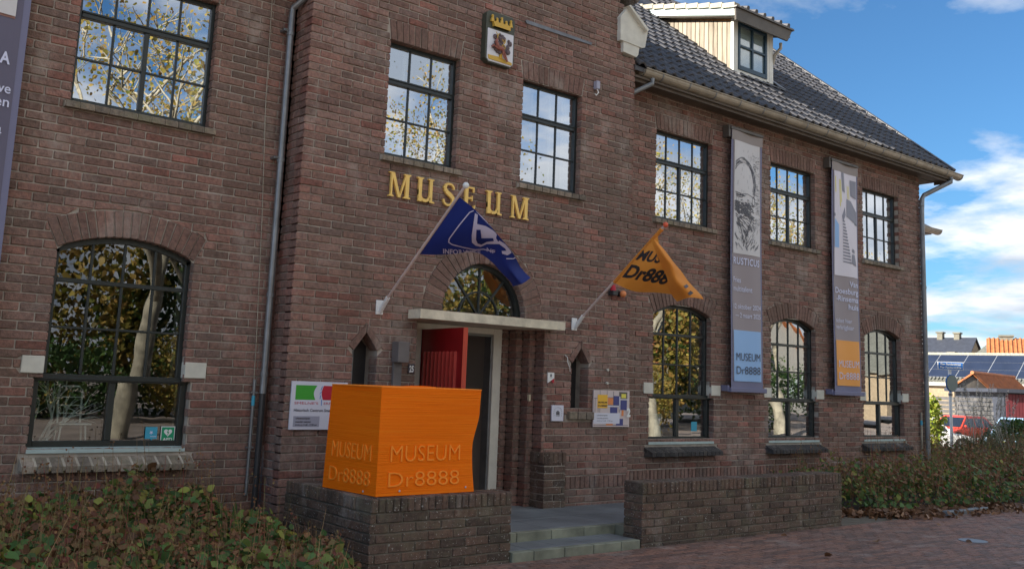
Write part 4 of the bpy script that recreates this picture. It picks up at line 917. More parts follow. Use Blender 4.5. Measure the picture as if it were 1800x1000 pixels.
st = thing('entrance_steps', 'grey bluestone landing with two low stone steps', 'steps', (5.4, 5.9, 0))
b = MB(); b.box(4.715, 6.12, 5.80, 6.13, -.02, .060); obj('step_core', b, M['riser'], st)
xs = [4.712, 4.93, 5.245, 5.56, 5.875, 6.10]
for i in range(5):
    b = MB(); b.box(xs[i]+.003, xs[i+1]-.003, 5.735, 5.80, -.02, .068, .004); obj('riser_stone', b, M['riser'], st); b = MB(); b.box(xs[i]+.003, xs[i+1]-.003, 5.8005, 6.1, .0605, .0685, .002); obj('tread_stone', b, M['bluestone'], st)
xs = [4.712, 5.05, 5.42, 5.79, 6.16]
for i in range(4): b = MB(); b.box(xs[i]+.003, xs[i+1]-.003, 6.095, 6.16, .0, .1405, .004); obj('riser_stone', b, M['riser'], st)
for (x0, x1, y0, y1) in ((4.71, 5.45, 6.161, 6.66), (5.45, 6.2, 6.161, 6.66), (6.2, 7.0, 6.161, 6.66), (4.51, 5.3, 6.66, 7.16), (5.3, 6.1, 6.66, 7.16), (6.1, 7.0, 6.66, 7.16), (7.0, 7.9, 6.161, 6.66), (7.0, 7.9, 6.66, 7.16), (7.9, 9.1, 6.161, 7.16)):
    b = MB(); b.box(x0+.002, x1-.002, y0+.002, y1-.002, .10, .141, .003); obj('landing_slab', b, M['bluestone'], st)
b = MB(); b.box(4.51, 9.1, 6.165, 7.15, -.05, .099); b.box(4.6, 9.1, 7.1605, 7.7, .05, .138); obj('landing_base', b, M['bluestone'], st)
b = MB(); b.box(6.165, 9.1, 5.98, 6.16, -.02, .139); obj('landing_edge', b, M['riser'], st)

# ground sheet (slopes down gently far to the right)
gz = lambda x, y: -.006 if x < 17 else -.006-.03*(min(x, 33)-17)
gm = MB(); gx = [-300, -60, -10, 0, 8, 17, 21, 25, 33, 60, 150, 400]; gy = [-300, -60, -20, -8, 0, 4, 8, 14, 25, 45, 90, 200, 400]
for j in gy:
    for i in gx: gm.v.append((i, j, gz(i, j)))
for j in range(len(gy)-1):
    for i in range(len(gx)-1): a = j*len(gx)+i; gm.face([a, a+1, a+1+len(gx), a+len(gx)])
struct('ground', gm, M['ground'])
pv = link('pavement', None); pv['kind'] = 'structure'; ORG[pv.name] = (0, 0, 0)
pb = MB(); pb.box(3.3, 20, -2.5, 6.1, -.03, -.004); obj('pavement_bed', pb, M['mortar_dark'], pv)
PW_, PH_ = .178, .062; pvm = [mesh_from(MB().box(-.085+random.uniform(-.001, .001), .085, -.0275, .0275, -.03, .0, .004), 'paver_brick', (0, 0, 0), M['paver'], False) for _ in range(5)]
cand = []
for j in range(-30, 98):
    y = 5.70-j*PH_
    if y < -2.4 or y > 5.72: continue
    for i in range(0, 95):
        x = 3.4+i*PW_+(PW_/2 if j % 2 else 0); px = pr((x, y, 0))
        if px[2] < 1 or not (300 < px[0] < 1860 and 850 < px[1] < 1060) or x > 17: continue
        if y > 5.62-.0 and x < 10.2 and False: continue
        cand.append((px[2], x, y, 0 < px[0] < 1800 and px[1] < 1000))
cand.sort(); k = 0; pm = MB(); tmpl = MB().box(-.085, .085, -.0275, .0275, -.03, 0, .004)
tv = np.array(tmpl.v)
for d, x, y, vis in cand:
    z = random.uniform(-.0015, .0015)
    if vis and k < 300:
        o = link('paver_brick', pvm[k % 5], pv); o.location = (x, y, z); k += 1
    else:
        b = len(pm.v); pm.v += [(vx+x, vy+y, vz+z) for vx, vy, vz in tmpl.v]; pm.rn = random.random()
        for f in tmpl.f: pm.face([b+q for q in f])
obj('paver_bricks', pm, M['paver'], pv, kind='stuff')

# ================================================================ lettering helpers
_tc = {}
def text2d(s, bold=0., spacing=1.):
    """text -> (verts2d, faces), baseline at 0, height of capitals about 1"""
    k = (s, bold, spacing)
    if k in _tc: return _tc[k]
    c = bpy.data.curves.new('t', 'FONT'); c.body = s; c.size = 1.; c.offset = bold; c.space_character = spacing; c.resolution_u = 3; c.fill_mode = 'FRONT'
    o = bpy.data.objects.new('t', c); COL.objects.link(o); bpy.context.view_layer.update()
    me = o.to_mesh(); v = np.array([(p.co.x, p.co.y) for p in me.vertices]) if len(me.vertices) else np.zeros((1, 2)); f = [list(p.vertices) for p in me.polygons]
    o.to_mesh_clear(); bpy.data.objects.remove(o); bpy.data.curves.remove(c)
    v = v/.70; _tc[k] = (v, f); return _tc[k]
def put_text(mb, fn, s, x, y, h, w=None, align='L', bold=0., spacing=1., flip=False):
    """fn(a,b)->3-D point; text with cap height h at (x,y); width w squeezes"""
    v, f = text2d(s, bold, spacing); x0, x1 = v[:, 0].min(), v[:, 0].max(); sx = h if w is None else w/(x1-x0)
    wd = (x1-x0)*sx; ox = x-{'L': 0, 'C': wd/2, 'R': wd}[align]
    b = len(mb.v); mb.v += [tuple(fn(ox+(p[0]-x0)*sx, y+p[1]*h)) for p in v]
    for q in f: mb.face([b+i for i in (reversed(q) if flip else q)])
def XZ(x0, y, z0): return lambda a, b: (x0+a, y, z0+b)
def rect(mb, fn, a0, a1, b0, b1): mb.poly([fn(a0, b0), fn(a1, b0), fn(a1, b1), fn(a0, b1)])
def part(name, parent, key, build, **kw):
    b = MB(); build(b); return obj(name, b, M[key], parent, **kw)

# ---- gold serif letters
def serif_letters():
    x0, x1, z0, z1 = 4.31, 5.943, 2.917, 3.138; H = z1-z0
    t = thing('gold_lettering', 'gold serif letters spelling MUSEUM fixed on the brick wall above the blue flag', 'lettering', ((x0+x1)/2, 7.17, z0))
    y0, yb = 7.165, 7.19; cnt = [0]
    def pz(mb, pts, dx): 
        cnt[0] += 1; mb.prism([(dx+x, y0+.0004*(cnt[0] % 9), z0+z) for x, z in pts], (0, yb-y0, 0))
    def stem(mb, dx, a, w, s=True, top_=True, bot=True, h=H):
        pz(mb, [(a, 0), (a+w, 0), (a+w, h), (a, h)], dx)
        if bot: pz(mb, [(a-.018, 0), (a+w+.018, 0), (a+w+.018, .009), (a+w, .018), (a, .018), (a-.018, .009)], dx)
        if top_: pz(mb, [(a-.018, h-.009), (a, h-.018), (a+w, h-.018), (a+w+.018, h-.009), (a+w+.018, h), (a-.018, h)], dx)
    def curve(mb, dx, pts, ws):
        for i in range(len(pts)-1):
            (xa, za), (xb, zb) = pts[i], pts[i+1]; L_ = math.hypot(xb-xa, zb-za); nx, nz_ = -(zb-za)/L_, (xb-xa)/L_; wa, wb = ws[i]/2, ws[i+1]/2
            pz(mb, [(xa-nx*wa, za-nz_*wa), (xb-nx*wb, zb-nz_*wb), (xb+nx*wb, zb+nz_*wb), (xa+nx*wa, za+nz_*wa)], dx)
    def Mm(mb, dx, w=.24):
        stem(mb, dx, .03, .016, top_=False); stem(mb, dx, w-.055, .036); pz(mb, [(.012, H-.009), (.06, H-.009), (.06, H), (.012, H)], dx)
        pz(mb, [(.03, H), (.066, H), (w/2+.018, .0), (w/2-.008, .0)], dx); pz(mb, [(w-.055, H), (w-.038, H), (w/2+.014, .0), (w/2+.002, .0)], dx)
    def Uu(mb, dx, w=.185):
        stem(mb, dx, .02, .034, bot=False); mb_ = mb; n = 8; r = w/2-.037; cx = .037+r
        pz(mb, [(w-.045, 0), (w-.015, 0), (w-.015, H), (w-.045, H)], dx); pz(mb, [(w-.062, H-.012), (w, H-.012), (w, H), (w-.062, H)], dx); pz(mb, [(w-.045, 0), (w+.012, 0), (w+.012, .01), (w-.015, .02), (w-.045, .02)], dx)
        curve(mb, dx, [(cx-r*math.cos(math.pi*i/n), .066-.054*math.sin(math.pi*i/n)) for i in range(n+1)], [.034-.012*i/n for i in range(n+1)]); pz(mb, [(.02, .06), (.054, .06), (.054, H*.5), (.02, H*.5)], dx)
    def Ss(mb, dx):
        pts = [(.132, .163), (.128, .187), (.105, .207), (.078, .211), (.05, .205), (.034, .185), (.032, .162), (.045, .14), (.08, .116), (.112, .094), (.13, .07), (.13, .045), (.112, .022), (.08, .011), (.05, .012), (.026, .03), (.02, .062)]
        curve(mb, dx, pts, [.014, .018, .018, .018, .022, .03, .034, .037, .040, .039, .036, .032, .024, .018, .018, .018, .014])
    def Ee(mb, dx):
        stem(mb, dx, .02, .036, h=H); pz(mb, [(.02, H-.016), (.128, H-.016), (.128, H), (.02, H)], dx); pz(mb, [(.116, H-.05), (.128, H-.05), (.128, H), (.112, H)], dx)
        pz(mb, [(.02, 0), (.135, 0), (.135, .016), (.02, .016)], dx); pz(mb, [(.122, .0), (.136, .0), (.144, .052), (.132, .052)], dx); pz(mb, [(.056, .106), (.105, .106), (.105, .12), (.056, .12)], dx); pz(mb, [(.100, .088), (.11, .088), (.11, .138), (.10, .138)], dx)
    xx = [0, .305, .585, .825, 1.095, 1.392]
    for f, dx in zip((Mm, Uu, Ss, Ee, Uu, Mm), xx):
        b = MB(); cnt[0] = 0; f(b, x0+dx); obj('letter', b, M['gold'], t, org=(x0+dx, 7.17, z0))
serif_letters()

# ---- coat of arms
def arms():
    x0, x1, z0, z1 = 5.285, 5.64, 4.39, 4.91; t = thing('coat_of_arms', 'painted stone coat of arms with gold crown above a dark tree, high on the wall', 'relief', ((x0+x1)/2, 7.2, z0))
    yf = 7.13; r = .04
    outl = [(x0+r, z0), (x1-r, z0), (x1, z0+r), (x1, z1-.03), (x1-.03, z1), (x0+.03, z1), (x0, z1-.03), (x0, z0+r)]
    part('shield', t, 'shield_dark', lambda b: b.prism([(x, yf, z) for x, z in outl], (0, .09, 0)))
    part('white_panel', t, 'panel_white', lambda b: b.prism([(x0+.02, yf-.006, z0+.035), (x0+.045, yf-.006, z0+.012), (x1-.04, yf-.006, z0+.012), (x1-.015, yf-.006, z0+.035), (x1-.015, yf-.006, z0+.34), (x0+.02, yf-.006, z0+.34)], (0, .02, 0)))
    cx = (x0+x1)/2
    def crown(b):
        zc = z0+.365
        b.prism([(cx-.095, yf-.03, zc), (cx+.095, yf-.03, zc), (cx+.11, yf-.03, zc+.05), (cx-.11, yf-.03, zc+.05)], (0, .03, 0)); b.prism([(cx-.10, yf-.036, zc), (cx+.10, yf-.036, zc), (cx+.10, yf-.036, zc+.014), (cx-.10, yf-.036, zc+.014)], (0, .036, 0))
        for i in range(5):
            a = cx-.115+i*.0575; h = .055 if i % 2 == 0 else .035; b.prism([(a-.02, yf-.024, zc+.045), (a+.02, yf-.024, zc+.045), (a+.006, yf-.024, zc+.045+h), (a-.006, yf-.024, zc+.045+h)], (0, .02, 0)); b.ball((a, yf-.014, zc+.05+h), .014, 8, 5)
    part('crown', t, 'crown', crown)
    def tree(b):
        rng = random.Random(3)
        for i in range(46):
            a = rng.uniform(0, 6.28); rr = math.sqrt(rng.random())*.10; b.ball((cx+.012+rr*math.cos(a)*1.15, yf-.008-rng.random()*.012, z0+.215+rr*math.sin(a)*.98), rng.uniform(.016, .028), 7, 4, (1, .6, 1))
    part('tree_relief', t, 'tree_ink', tree)
    def trunk(b):
        b.prism([(cx-.014, yf-.018, z0+.06), (cx+.024, yf-.018, z0+.06), (cx+.014, yf-.026, z0+.16), (cx-.002, yf-.026, z0+.16)], (0, .012, 0))
        b.prism([(x0+.03, yf-.014, z0+.07), (x0+.04, yf-.014, z0+.03), (x1-.03, yf-.014, z0+.025), (x1-.03, yf-.014, z0+.05), (cx, yf-.014, z0+.075)], (0, .01, 0))
        for s, zz in ((-1, .29), (1, .24), (1, .18)):
            b.tube([(cx-.02+s*.03, yf-.03, z0+zz-.05), (cx-.01+s*.05, yf-.034, z0+zz-.01), (cx-.02+s*.055, yf-.034, z0+zz+.02)], .004, 5); b.tube([(cx-.01+s*.045, yf-.03, z0+zz-.02), (cx-.02+s*.02, yf-.034, z0+zz+.015)], .004, 5)
    part('trunk_relief', t, 'crown', trunk)
    def deer(b):
        b.ball((cx-.02, yf-.03, z0+.16), .05, 10, 6, (1.2, .4, .5)); b.tube([(cx-.05, yf-.035, z0+.17), (cx-.075, yf-.04, z0+.215), (cx-.06, yf-.04, z0+.24)], [.02, .014, .012], 7)
        b.tube([(cx-.06, yf-.035, z0+.15), (cx-.10, yf-.035, z0+.17), (cx-.125, yf-.035, z0+.15)], .009, 6); b.tube([(cx+.02, yf-.035, z0+.15), (cx+.05, yf-.035, z0+.09), (cx+.075, yf-.035, z0+.04)], .010, 6); b.tube([(cx+.01, yf-.035, z0+.14), (cx+.03, yf-.035, z0+.08), (cx+.07, yf-.035, z0+.05)], .009, 6)
    part('deer_relief', t, 'deer', deer)
arms()

# ---- flags
def flag(label, X, A, B, tip, bracket, cloth_key, panels, grp, ball_key):
    t = thing('flag_on_pole', label, 'flag', (X, 7.2, bracket), grp)
    P0 = Vector((X, 7.19, bracket)); T = Vector(tip)
    part('pole', t, 'pole', lambda b: b.tube([P0+Vector((0, -.03, .02)), T], .0125, 10))
    part('pole_tip', t, ball_key, lambda b: b.ball(tuple(T), .026, 10, 7))
    def br(b):
        b.box(X-.042, X+.03, 7.183, 7.197, bracket-.055, bracket+.07, .004); b.tube([P0+Vector((0, -.005, -.03)), P0+Vector((0, -.12, .09))], .02, 8)
    part('bracket', t, 'white', br)
    out = []
    for k, (rows, fold) in enumerate(panels):
        g = np.array([[U(px, py, Y) for px, py, Y in r] for r in rows])   # [u][v] control points in the world
        def cr(p, t_):
            n = len(p)-1; s = min(int(t_*n), n-1); f = t_*n-s; p0 = p[max(s-1, 0)]; p1 = p[s]; p2 = p[s+1]; p3 = p[min(s+2, n)]
            return .5*((2*p1)+(-p0+p2)*f+(2*p0-5*p1+4*p2-p3)*f*f+(-p0+3*p1-3*p2+p3)*f**3)
        def fn(u, v, g=g, fold=fold):
            col = np.array([cr(c, v) for c in g]); p = cr(col, u).copy(); p[1] += fold*math.sin(u*9+v*3.5)*u*(1.2-u*.4)+fold*.5*math.sin(u*17-v*5)*u; return p
        nu, nv = 34, 22; b = MB()
        for i in range(nu+1):
            for j in range(nv+1): b.v.append(tuple(fn(i/nu, j/nv)))
        for i in range(nu):
            for j in range(nv): a = i*(nv+1)+j; b.face([a, a+1, a+nv+2, a+nv+1])
        obj('flag_cloth', b, M[cloth_key], t, smooth=True); out.append(fn)
    return t, out
M['pole'] = noisy('pale_pole', (.62, .50, .46), .1, 6, .5, bumpd=0); M['red_tip'] = mat('red_tip', (.75, .12, .05), .4)
def inverse(fn):
    n = 60; G_ = np.array([[pr(fn(i/n, j/n))[:2] for j in range(n+1)] for i in range(n+1)])
    def inv(px, py):
        d = (G_[:, :, 0]-px)**2+(G_[:, :, 1]-py)**2; i, j = np.unravel_index(np.argmin(d), d.shape); i2, j2 = min(max(i, 1), n-1), min(max(j, 1), n-1)
        a = (G_[i2+1, j2]-G_[i2-1, j2])/2; c = (G_[i2, j2+1]-G_[i2, j2-1])/2; r = np.array([px, py])-G_[i2, j2]; det = a[0]*c[1]-a[1]*c[0]
        if abs(det) < 1e-6: return i/n, j/n
        s = (r[0]*c[1]-r[1]*c[0])/det; q = (a[0]*r[1]-a[1]*r[0])/det; return min(max((i2+s)/n, 0), 1), min(max((j2+q)/n, 0), 1)
    return inv
def on_cloth(fn):
    inv = inverse(fn)
    def f(px, py, lift=.006):
        u, v = inv(px, py); p = fn(u, v); e = .01; a = fn(min(u+e, 1), v)-fn(max(u-e, 0), v); c = fn(u, min(v+e, 1))-fn(u, max(v-e, 0)); n = np.cross(a, c); n /= (np.linalg.norm(n)+1e-9)
        view = np.array([p[0], p[1], p[2]-CZ]); n = n if np.dot(n, view) < 0 else -n; return tuple(p+n*lift)
    return f
blue_rows = [[(805, 345, 6.10), (770, 396, 6.36), (735, 447, 6.632)],
             [(827, 361, 6.02), (800, 405, 6.22), (768, 448, 6.56)],
             [(851, 384, 5.98), (832, 415, 6.14), (800, 446, 6.46)],
             [(878, 418, 5.98), (862, 432, 6.10), (838, 443, 6.34)],
             [(900, 446, 6.02), (884, 456, 6.08), (866, 462, 6.26)],
             [(919, 468, 6.06), (900, 479, 6.06), (884, 484, 6.22)],
             [(932, 488, 6.08), (916, 499, 6.05), (900, 503, 6.20)]]
tf, fns = flag('blue cloth flag with white emblem and INFORMATIE lettering hanging over the gold letters', 4.317, None, None, (4.317, 5.998, 2.848), 1.92, 'blue_flag', [(blue_rows, .030)], 'flags on poles at the entrance', 'white')
oc = on_cloth(fns[0])
def strip_px(b, oc, pts, w):
    for i in range(len(pts)-1):
        (xa, ya), (xb, yb) = pts[i], pts[i+1]; L_ = math.hypot(xb-xa, yb-ya); nx, ny = -(yb-ya)/L_*w/2, (xb-xa)/L_*w/2; n = max(1, int(L_/5))
        for k in range(n):
            s, e = k/n, (k+1)/n; p = lambda t_, sg: oc(xa+(xb-xa)*t_+sg*nx, ya+(yb-ya)*t_+sg*ny); b.poly([p(s, -1), p(e, -1), p(e, 1), p(s, 1)])
def poly_grid(b, oc, pts):
    """polygon in picture-like flat coordinates, triangulated in strips so that it follows the cloth"""
    ys = sorted(set([y for _, y in pts]+list(np.arange(min(y for _, y in pts), max(y for _, y in pts), 3.))))
    def spans(y):
        xs = []
        for i in range(len(pts)):
            (xa, ya), (xb, yb) = pts[i], pts[(i+1) % len(pts)]
            if (ya <= y < yb) or (yb <= y < ya): xs.append(xa+(y-ya)/(yb-ya)*(xb-xa))
        return sorted(xs)
    for a, c in zip(ys[:-1], ys[1:]):
        s0, s1 = spans(a+1e-3), spans(c-1e-3)
        if len(s0) == len(s1):
            for k in range(0, len(s0)-1, 2): 
                n = max(1, int((s0[k+1]-s0[k])/6))
                for q in range(n):
                    x = lambda s, t_: s[k]+(s[k+1]-s[k])*t_; b.poly([oc(x(s1, q/n), c), oc(x(s1, (q+1)/n), c), oc(x(s0, (q+1)/n), a), oc(x(s0, q/n), a)])
def emblem(b):
    strip_px(b, oc, [(833, 370), (826, 373), (808, 395), (790, 419), (789, 425), (795, 429), (815, 434), (835, 438), (850, 437), (870, 442)], 1.9)
    strip_px(b, oc, [(838, 371), (850, 384), (862, 396), (875, 410), (893, 432), (903, 445), (907, 451), (902, 454), (890, 454)], 1.6)
    sh = lambda pts: [(730+x/5.555, 330+y/5.555) for x, y in pts]
    poly_grid(b, oc, sh([(585, 245), (612, 262), (605, 350), (690, 372), (805, 440), (790, 480), (830, 515), (880, 545), (925, 595), (940, 630), (900, 655), (850, 640), (845, 612), (890, 612), (880, 590), (820, 545), (700, 545), (640, 572), (590, 560), (555, 530), (553, 460)]))
part('emblem', tf, 'print_lilac', emblem)
def embd(b):
    sh = lambda pts: [(730+x/5.555, 330+y/5.555) for x, y in pts]; o2 = lambda x, y: oc(x, y, .011)
    poly_grid(b, o2, sh([(600, 405), (640, 405), (648, 485), (760, 485), (770, 512), (700, 520), (650, 545), (612, 535), (596, 500)])); poly_grid(b, o2, sh([(812, 448), (845, 480), (812, 520), (790, 485)]))
part('emblem_gap', tf, 'blue_flag', embd)
part('flag_text', tf, 'print_lilac', lambda b: (put_text(b, lambda a, c: oc(779+a, 444.5+a*.055-c), 'INFORMATIE', 0, 0, 8.2, 66, bold=.02), put_text(b, lambda a, c: oc(856+a, 440.5+a*.35-c), 'NF', 0, 0, 6.5, 15, bold=.02)))
or1 = [[(1156, 412, 6.07), (1118, 455, 6.33), (1080, 497, 6.634)],
       [(1160, 432, 6.03), (1128, 468, 6.24), (1095, 505, 6.54)],
       [(1166, 455, 6.00), (1142, 484, 6.2), (1122, 513, 6.44)],
       [(1176, 480, 6.02), (1160, 498, 6.18), (1150, 514, 6.36)],
       [(1192, 505, 6.04), (1186, 513, 6.12), (1182, 518, 6.24)]]
or2 = [[(1144, 421, 6.06), (1148, 420, 6.02), (1152, 421, 6.0)],
       [(1155, 448, 6.02), (1166, 446, 5.93), (1172, 445, 5.98)],
       [(1166, 475, 6.02), (1182, 471, 5.90), (1193, 470, 5.98)],
       [(1176, 503, 6.04), (1195, 498, 5.90), (1211, 496, 6.0)],
       [(1190, 530, 6.1), (1212, 523, 5.93), (1236, 526, 6.04)]]
tf, fns = flag('orange cloth flag with dark MUSEUM Dr8888 lettering on a pole beside the lower windows', 6.621, None, None, (6.621, 5.976, 2.841), 1.93, 'orange_flag', [(or1, .022), (or2, .018)], 'flags on poles at the entrance', 'red_tip')
oc1 = on_cloth(fns[0]); oc2 = on_cloth(fns[1])
part('flag_text', tf, 'print_black', lambda b: (put_text(b, lambda a, c: oc1(1095+a*.99+c*.62, 486+a*.17-c*.82), 'Dr888', 0, 0, 25, 76, bold=.035), put_text(b, lambda a, c: oc1(1118+a*.98+c*.55, 456+a*.14-c*.82), 'MUS', 0, 0, 20, 42, bold=.035)))
[part('flag_mark', tf, 'print_dark', lambda b: b.poly([oc2(*p_) for p_ in q_])) for q_ in ([(1206, 500), (1210, 504), (1205, 507), (1201, 503)], [(1213, 511), (1218, 515), (1212, 519), (1208, 515)])]
part('pole_sleeve', tf, 'orange_flag', lambda b: b.tube([(6.621, 6.634, 2.335), (6.621, 6.02, 2.805)], .019, 9))

# ---- banners
def banner(label, x0, x1, z0, z1, prints, y=7.40, wall=7.5, top_bar=True):
    t = thing('wall_banner', label, 'banner', ((x0+x1)/2, wall, z0), 'tall banners hanging on the wall'); W_ = x1-x0; H = z1-z0
    fn = lambda a, b: (x0+a*W_, y-.016*math.sin(a*math.pi)*math.sin(b*9.4+.6+a)-.010*math.cos(a*6.3+b*5), z0+b*H)
    def sheet(b, a0, a1, b0, b1, lift):
        nu, nv = max(2, int((a1-a0)*14)), max(2, int((b1-b0)*48)); s = len(b.v)
        for i in range(nu+1):
            for j in range(nv+1): p = fn(a0+(a1-a0)*i/nu, b0+(b1-b0)*j/nv); b.v.append((p[0], p[1]-lift, p[2]))
        for i in range(nu):
            for j in range(nv): a = s+i*(nv+1)+j; b.face([a, a+nv+1, a+nv+2, a+1])
    part('banner_cloth', t, 'banner_edge', lambda b: sheet(b, 0, 1, 0, 1, 0), smooth=True)
    for name, key, f in prints: part(name, t, key, lambda b: f(b, sheet, lambda lift: (lambda a, c: (lambda p: (p[0], p[1]-lift, p[2]))(fn(a, c)))), smooth=False)
    def bars(b):
        b.box(x0-.03, x1+.055, y-.035, y+.025, z0-.02, z0+.035, .006); b.box(x0-.055, x0-.02, y-.0, wall-.004, z0-.01, z0+.06); b.tube([(x1+.03, y-.03, z0+.0), (x1+.03, wall, z0+.0)], .012, 6)
    part('lower_rail', t, 'banner_edge', bars)
    if top_bar: part('upper_rail', t, 'fascia_brown', lambda b: (b.box(x0-.02, x1+.01, y-.02, y+.02, z1-.02, z1+.02, .004), b.box(x0-.05, x0-.015, y, wall-.004, z1-.12, z1+.03)))
    return t
def brand(text_key, w, z): return ('brand_text', text_key, lambda b, sheet, at: put_text(b, at(.016), w, .14, z, .029, .74, bold=-.004))
rng = random.Random(11)
def portrait(b, sheet, at):
    A = at(.014)
    def stroke(pts, w):
        for i in range(len(pts)-1):
            (xa, ya), (xb, yb) = pts[i], pts[i+1]; dx, dy = xb-xa, (yb-ya)*5; L_ = math.hypot(dx, dy)+1e-6; nx, ny = -dy/L_*w/2, dx/L_*w/2/5
            b.poly([A(xa-nx, ya-ny), A(xb-nx, yb-ny), A(xb+nx, yb+ny), A(xa+nx, ya+ny)])
    cx, cy = .36, .80
    for k in range(120):    # hair and head outline, curved strokes
        a = rng.uniform(-1.35, 1.9); r = rng.uniform(.86, 1.12); pts = [(cx+.36*r*math.sin(a+q*.09), cy+.083*r*math.cos(a+q*.09)) for q in range(5)]; stroke([p for p in pts if .09 < p[0] < .90], rng.uniform(.004, .009))
    for k in range(110):    # cheek and neck shading
        x = rng.uniform(.12, .62); y = rng.uniform(.62, .72); stroke([(x, y), (x+rng.uniform(.04, .12), y-rng.uniform(.004, .014))], rng.uniform(.006, .016))
    for k in range(90):
        x = rng.gauss(.34, .12); y = rng.gauss(.685, .018); x = min(max(x, .1), .85); stroke([(x, y), (x+.05, y+rng.uniform(-.01, .006))], .018)
    stroke([(.10, .752), (.28, .746), (.45, .750), (.66, .742), (.74, .735)], .014); stroke([(.12, .747), (.14, .735), (.28, .733), (.31, .745)], .014)   # spectacles
    for k in range(26): x = rng.uniform(.13, .32); stroke([(x, .742+rng.uniform(-.004, .004)), (x+.05, .741)], .016)
    for k in range(40): a = rng.uniform(0, 6.28); stroke([(.66+.05*math.sin(a+q*.4), .725+.020*math.cos(a+q*.4)) for q in range(3)], .010)
    for k in range(40): stroke([(.10+.02*math.sin(k), .70-.001*k+.02), (.22, .70-.0012*k+.015)], .006)
    for k in range(70):     # collar and jacket
        x = rng.uniform(.10, .86); y = rng.uniform(.545, .63); s = -1 if x > .45 else 1; stroke([(x, y), (min(max(x+s*rng.uniform(.03, .1), .1), .88), y-rng.uniform(.006, .026))], rng.uniform(.006, .014))
    stroke([(.60, .66), (.50, .62), (.40, .575), (.36, .545)], .02); stroke([(.22, .64), (.30, .60), (.36, .56)], .018)
    for k in range(170):    # background hatch
        x = rng.uniform(.66, .88); y = rng.uniform(.62, .915); dy = rng.uniform(-.002, .002); stroke([(x, y), (min(x+rng.uniform(.03, .09), .9), y+dy)], .005)
    for k in range(60): x = rng.uniform(.12, .88); y = rng.uniform(.535, .93); stroke([(x, y), (x+rng.uniform(-.01, .01), y-rng.uniform(.006, .018))], .005)
def cloth_rect(key, a0, a1, b0, b1, name, lift=.006): return (name, key, lambda b, sheet, at: sheet(b, a0, a1, b0, b1, lift))
banner('tall grey banner with a sketched portrait, RUSTICUS lettering and pale blue square', 9.395, 10.02, 1.335, 4.60, [
    cloth_rect('banner_grey', .055, .945, .04, .985, 'grey_print', .004), cloth_rect('banner_top', .0, 1, .955, 1.0, 'banner_heading', .009), cloth_rect('paper', .075, .915, .515, .955, 'portrait_paper', .010), cloth_rect('banner_blue', .075, .925, .035, .225, 'blue_square', .008), ('portrait_sketch', 'ink', portrait),
    ('banner_text', 'light_text', lambda b, s, at: (put_text(b, at(.014), 'RUSTICUS', .08, .475, .026, .80, bold=.015, spacing=1.1), put_text(b, at(.014), 'Fries', .08, .405, .021, .24), put_text(b, at(.014), 'multitalent', .08, .372, .021, .58), put_text(b, at(.014), '12 oktober 2024', .08, .306, .0185, .84), put_text(b, at(.014), '\u2014 2 maart 2025', .14, .273, .0185, .77))),
    brand('print_dark', 'MUSEUM', .112), brand('print_dark', 'Dr8888', .062)], y=7.40)
def stairs(b, s, at):
    A = at(.015)
    for i in range(15):
        z = .56+i*.0135; w = .30*(1-i/17); x0 = .36-.004*i+.01*(i > 8); b.poly([A(x0, z), A(x0+w, z-.003), A(x0+w, z+.005), A(x0, z+.006)])
    for q in ([(.30, .76), (.40, .80), (.42, .765), (.34, .735)], [(.46, .76), (.92, .735), (.92, .79), (.70, .835), (.50, .84)], [(.34, .87), (.44, .865), (.44, .955), (.34, .955)][:4], [(.70, .86), (.92, .85), (.92, .93), (.70, .93)], [(.06, .755), (.94, .73), (.94, .74), (.06, .768)], [(.68, .56), (.88, .55), (.80, .60), (.68, .60)], [(.70, .61), (.80, .605), (.80, .62), (.70, .625)]): b.poly([A(*p) for p in q])
banner('tall grey banner with a white staircase picture and an orange square at its foot', 11.605, 12.255, 1.345, 4.585, [
    cloth_rect('banner_grey', .055, .945, .04, .985, 'grey_print', .004), cloth_rect('banner_top', .0, 1, .955, 1.0, 'banner_heading', .009), cloth_rect('lav', .07, .94, .50, .955, 'picture_paper', .010), cloth_rect('banner_orange', .075, .935, .035, .225, 'orange_square', .008), ('staircase_picture', 'nostalgic', stairs),
    ('blue_patch', 'banner_blue', lambda b, s, at: b.poly([at(.013)(.08, .62), at(.013)(.22, .62), at(.013)(.20, .72), at(.013)(.08, .745)])), *[('yellow_line', 'yellow', lambda b, s, at, x=x, z0=z0, z1=z1: b.poly([at(.013)(x, z0), at(.013)(x+.02, z0), at(.013)(x+.02, z1), at(.013)(x, z1)])) for x, z0, z1 in ((.10, .86, .93), (.24, .80, .92), (.28, .82, .92), (.56, .84, .90), (.62, .84, .90))],
    ('banner_text', 'light_text', lambda b, s, at: (put_text(b, at(.014), 'Van', .93, .458, .024, .33, 'R', .012), put_text(b, at(.014), 'Doesburg', .93, .425, .024, .84, 'R', .012), put_text(b, at(.014), '-Rinsema', .93, .392, .024, .80, 'R', .012), put_text(b, at(.014), 'huis', .93, .359, .024, .36, 'R', .012), put_text(b, at(.014), 'ticket hier', .08, .300, .0185, .60), put_text(b, at(.014), 'verkrijgbaar', .08, .272, .0185, .66))),
    brand('light_text', 'MUSEUM', .112), brand('light_text', 'Dr8888', .062)], y=7.40)
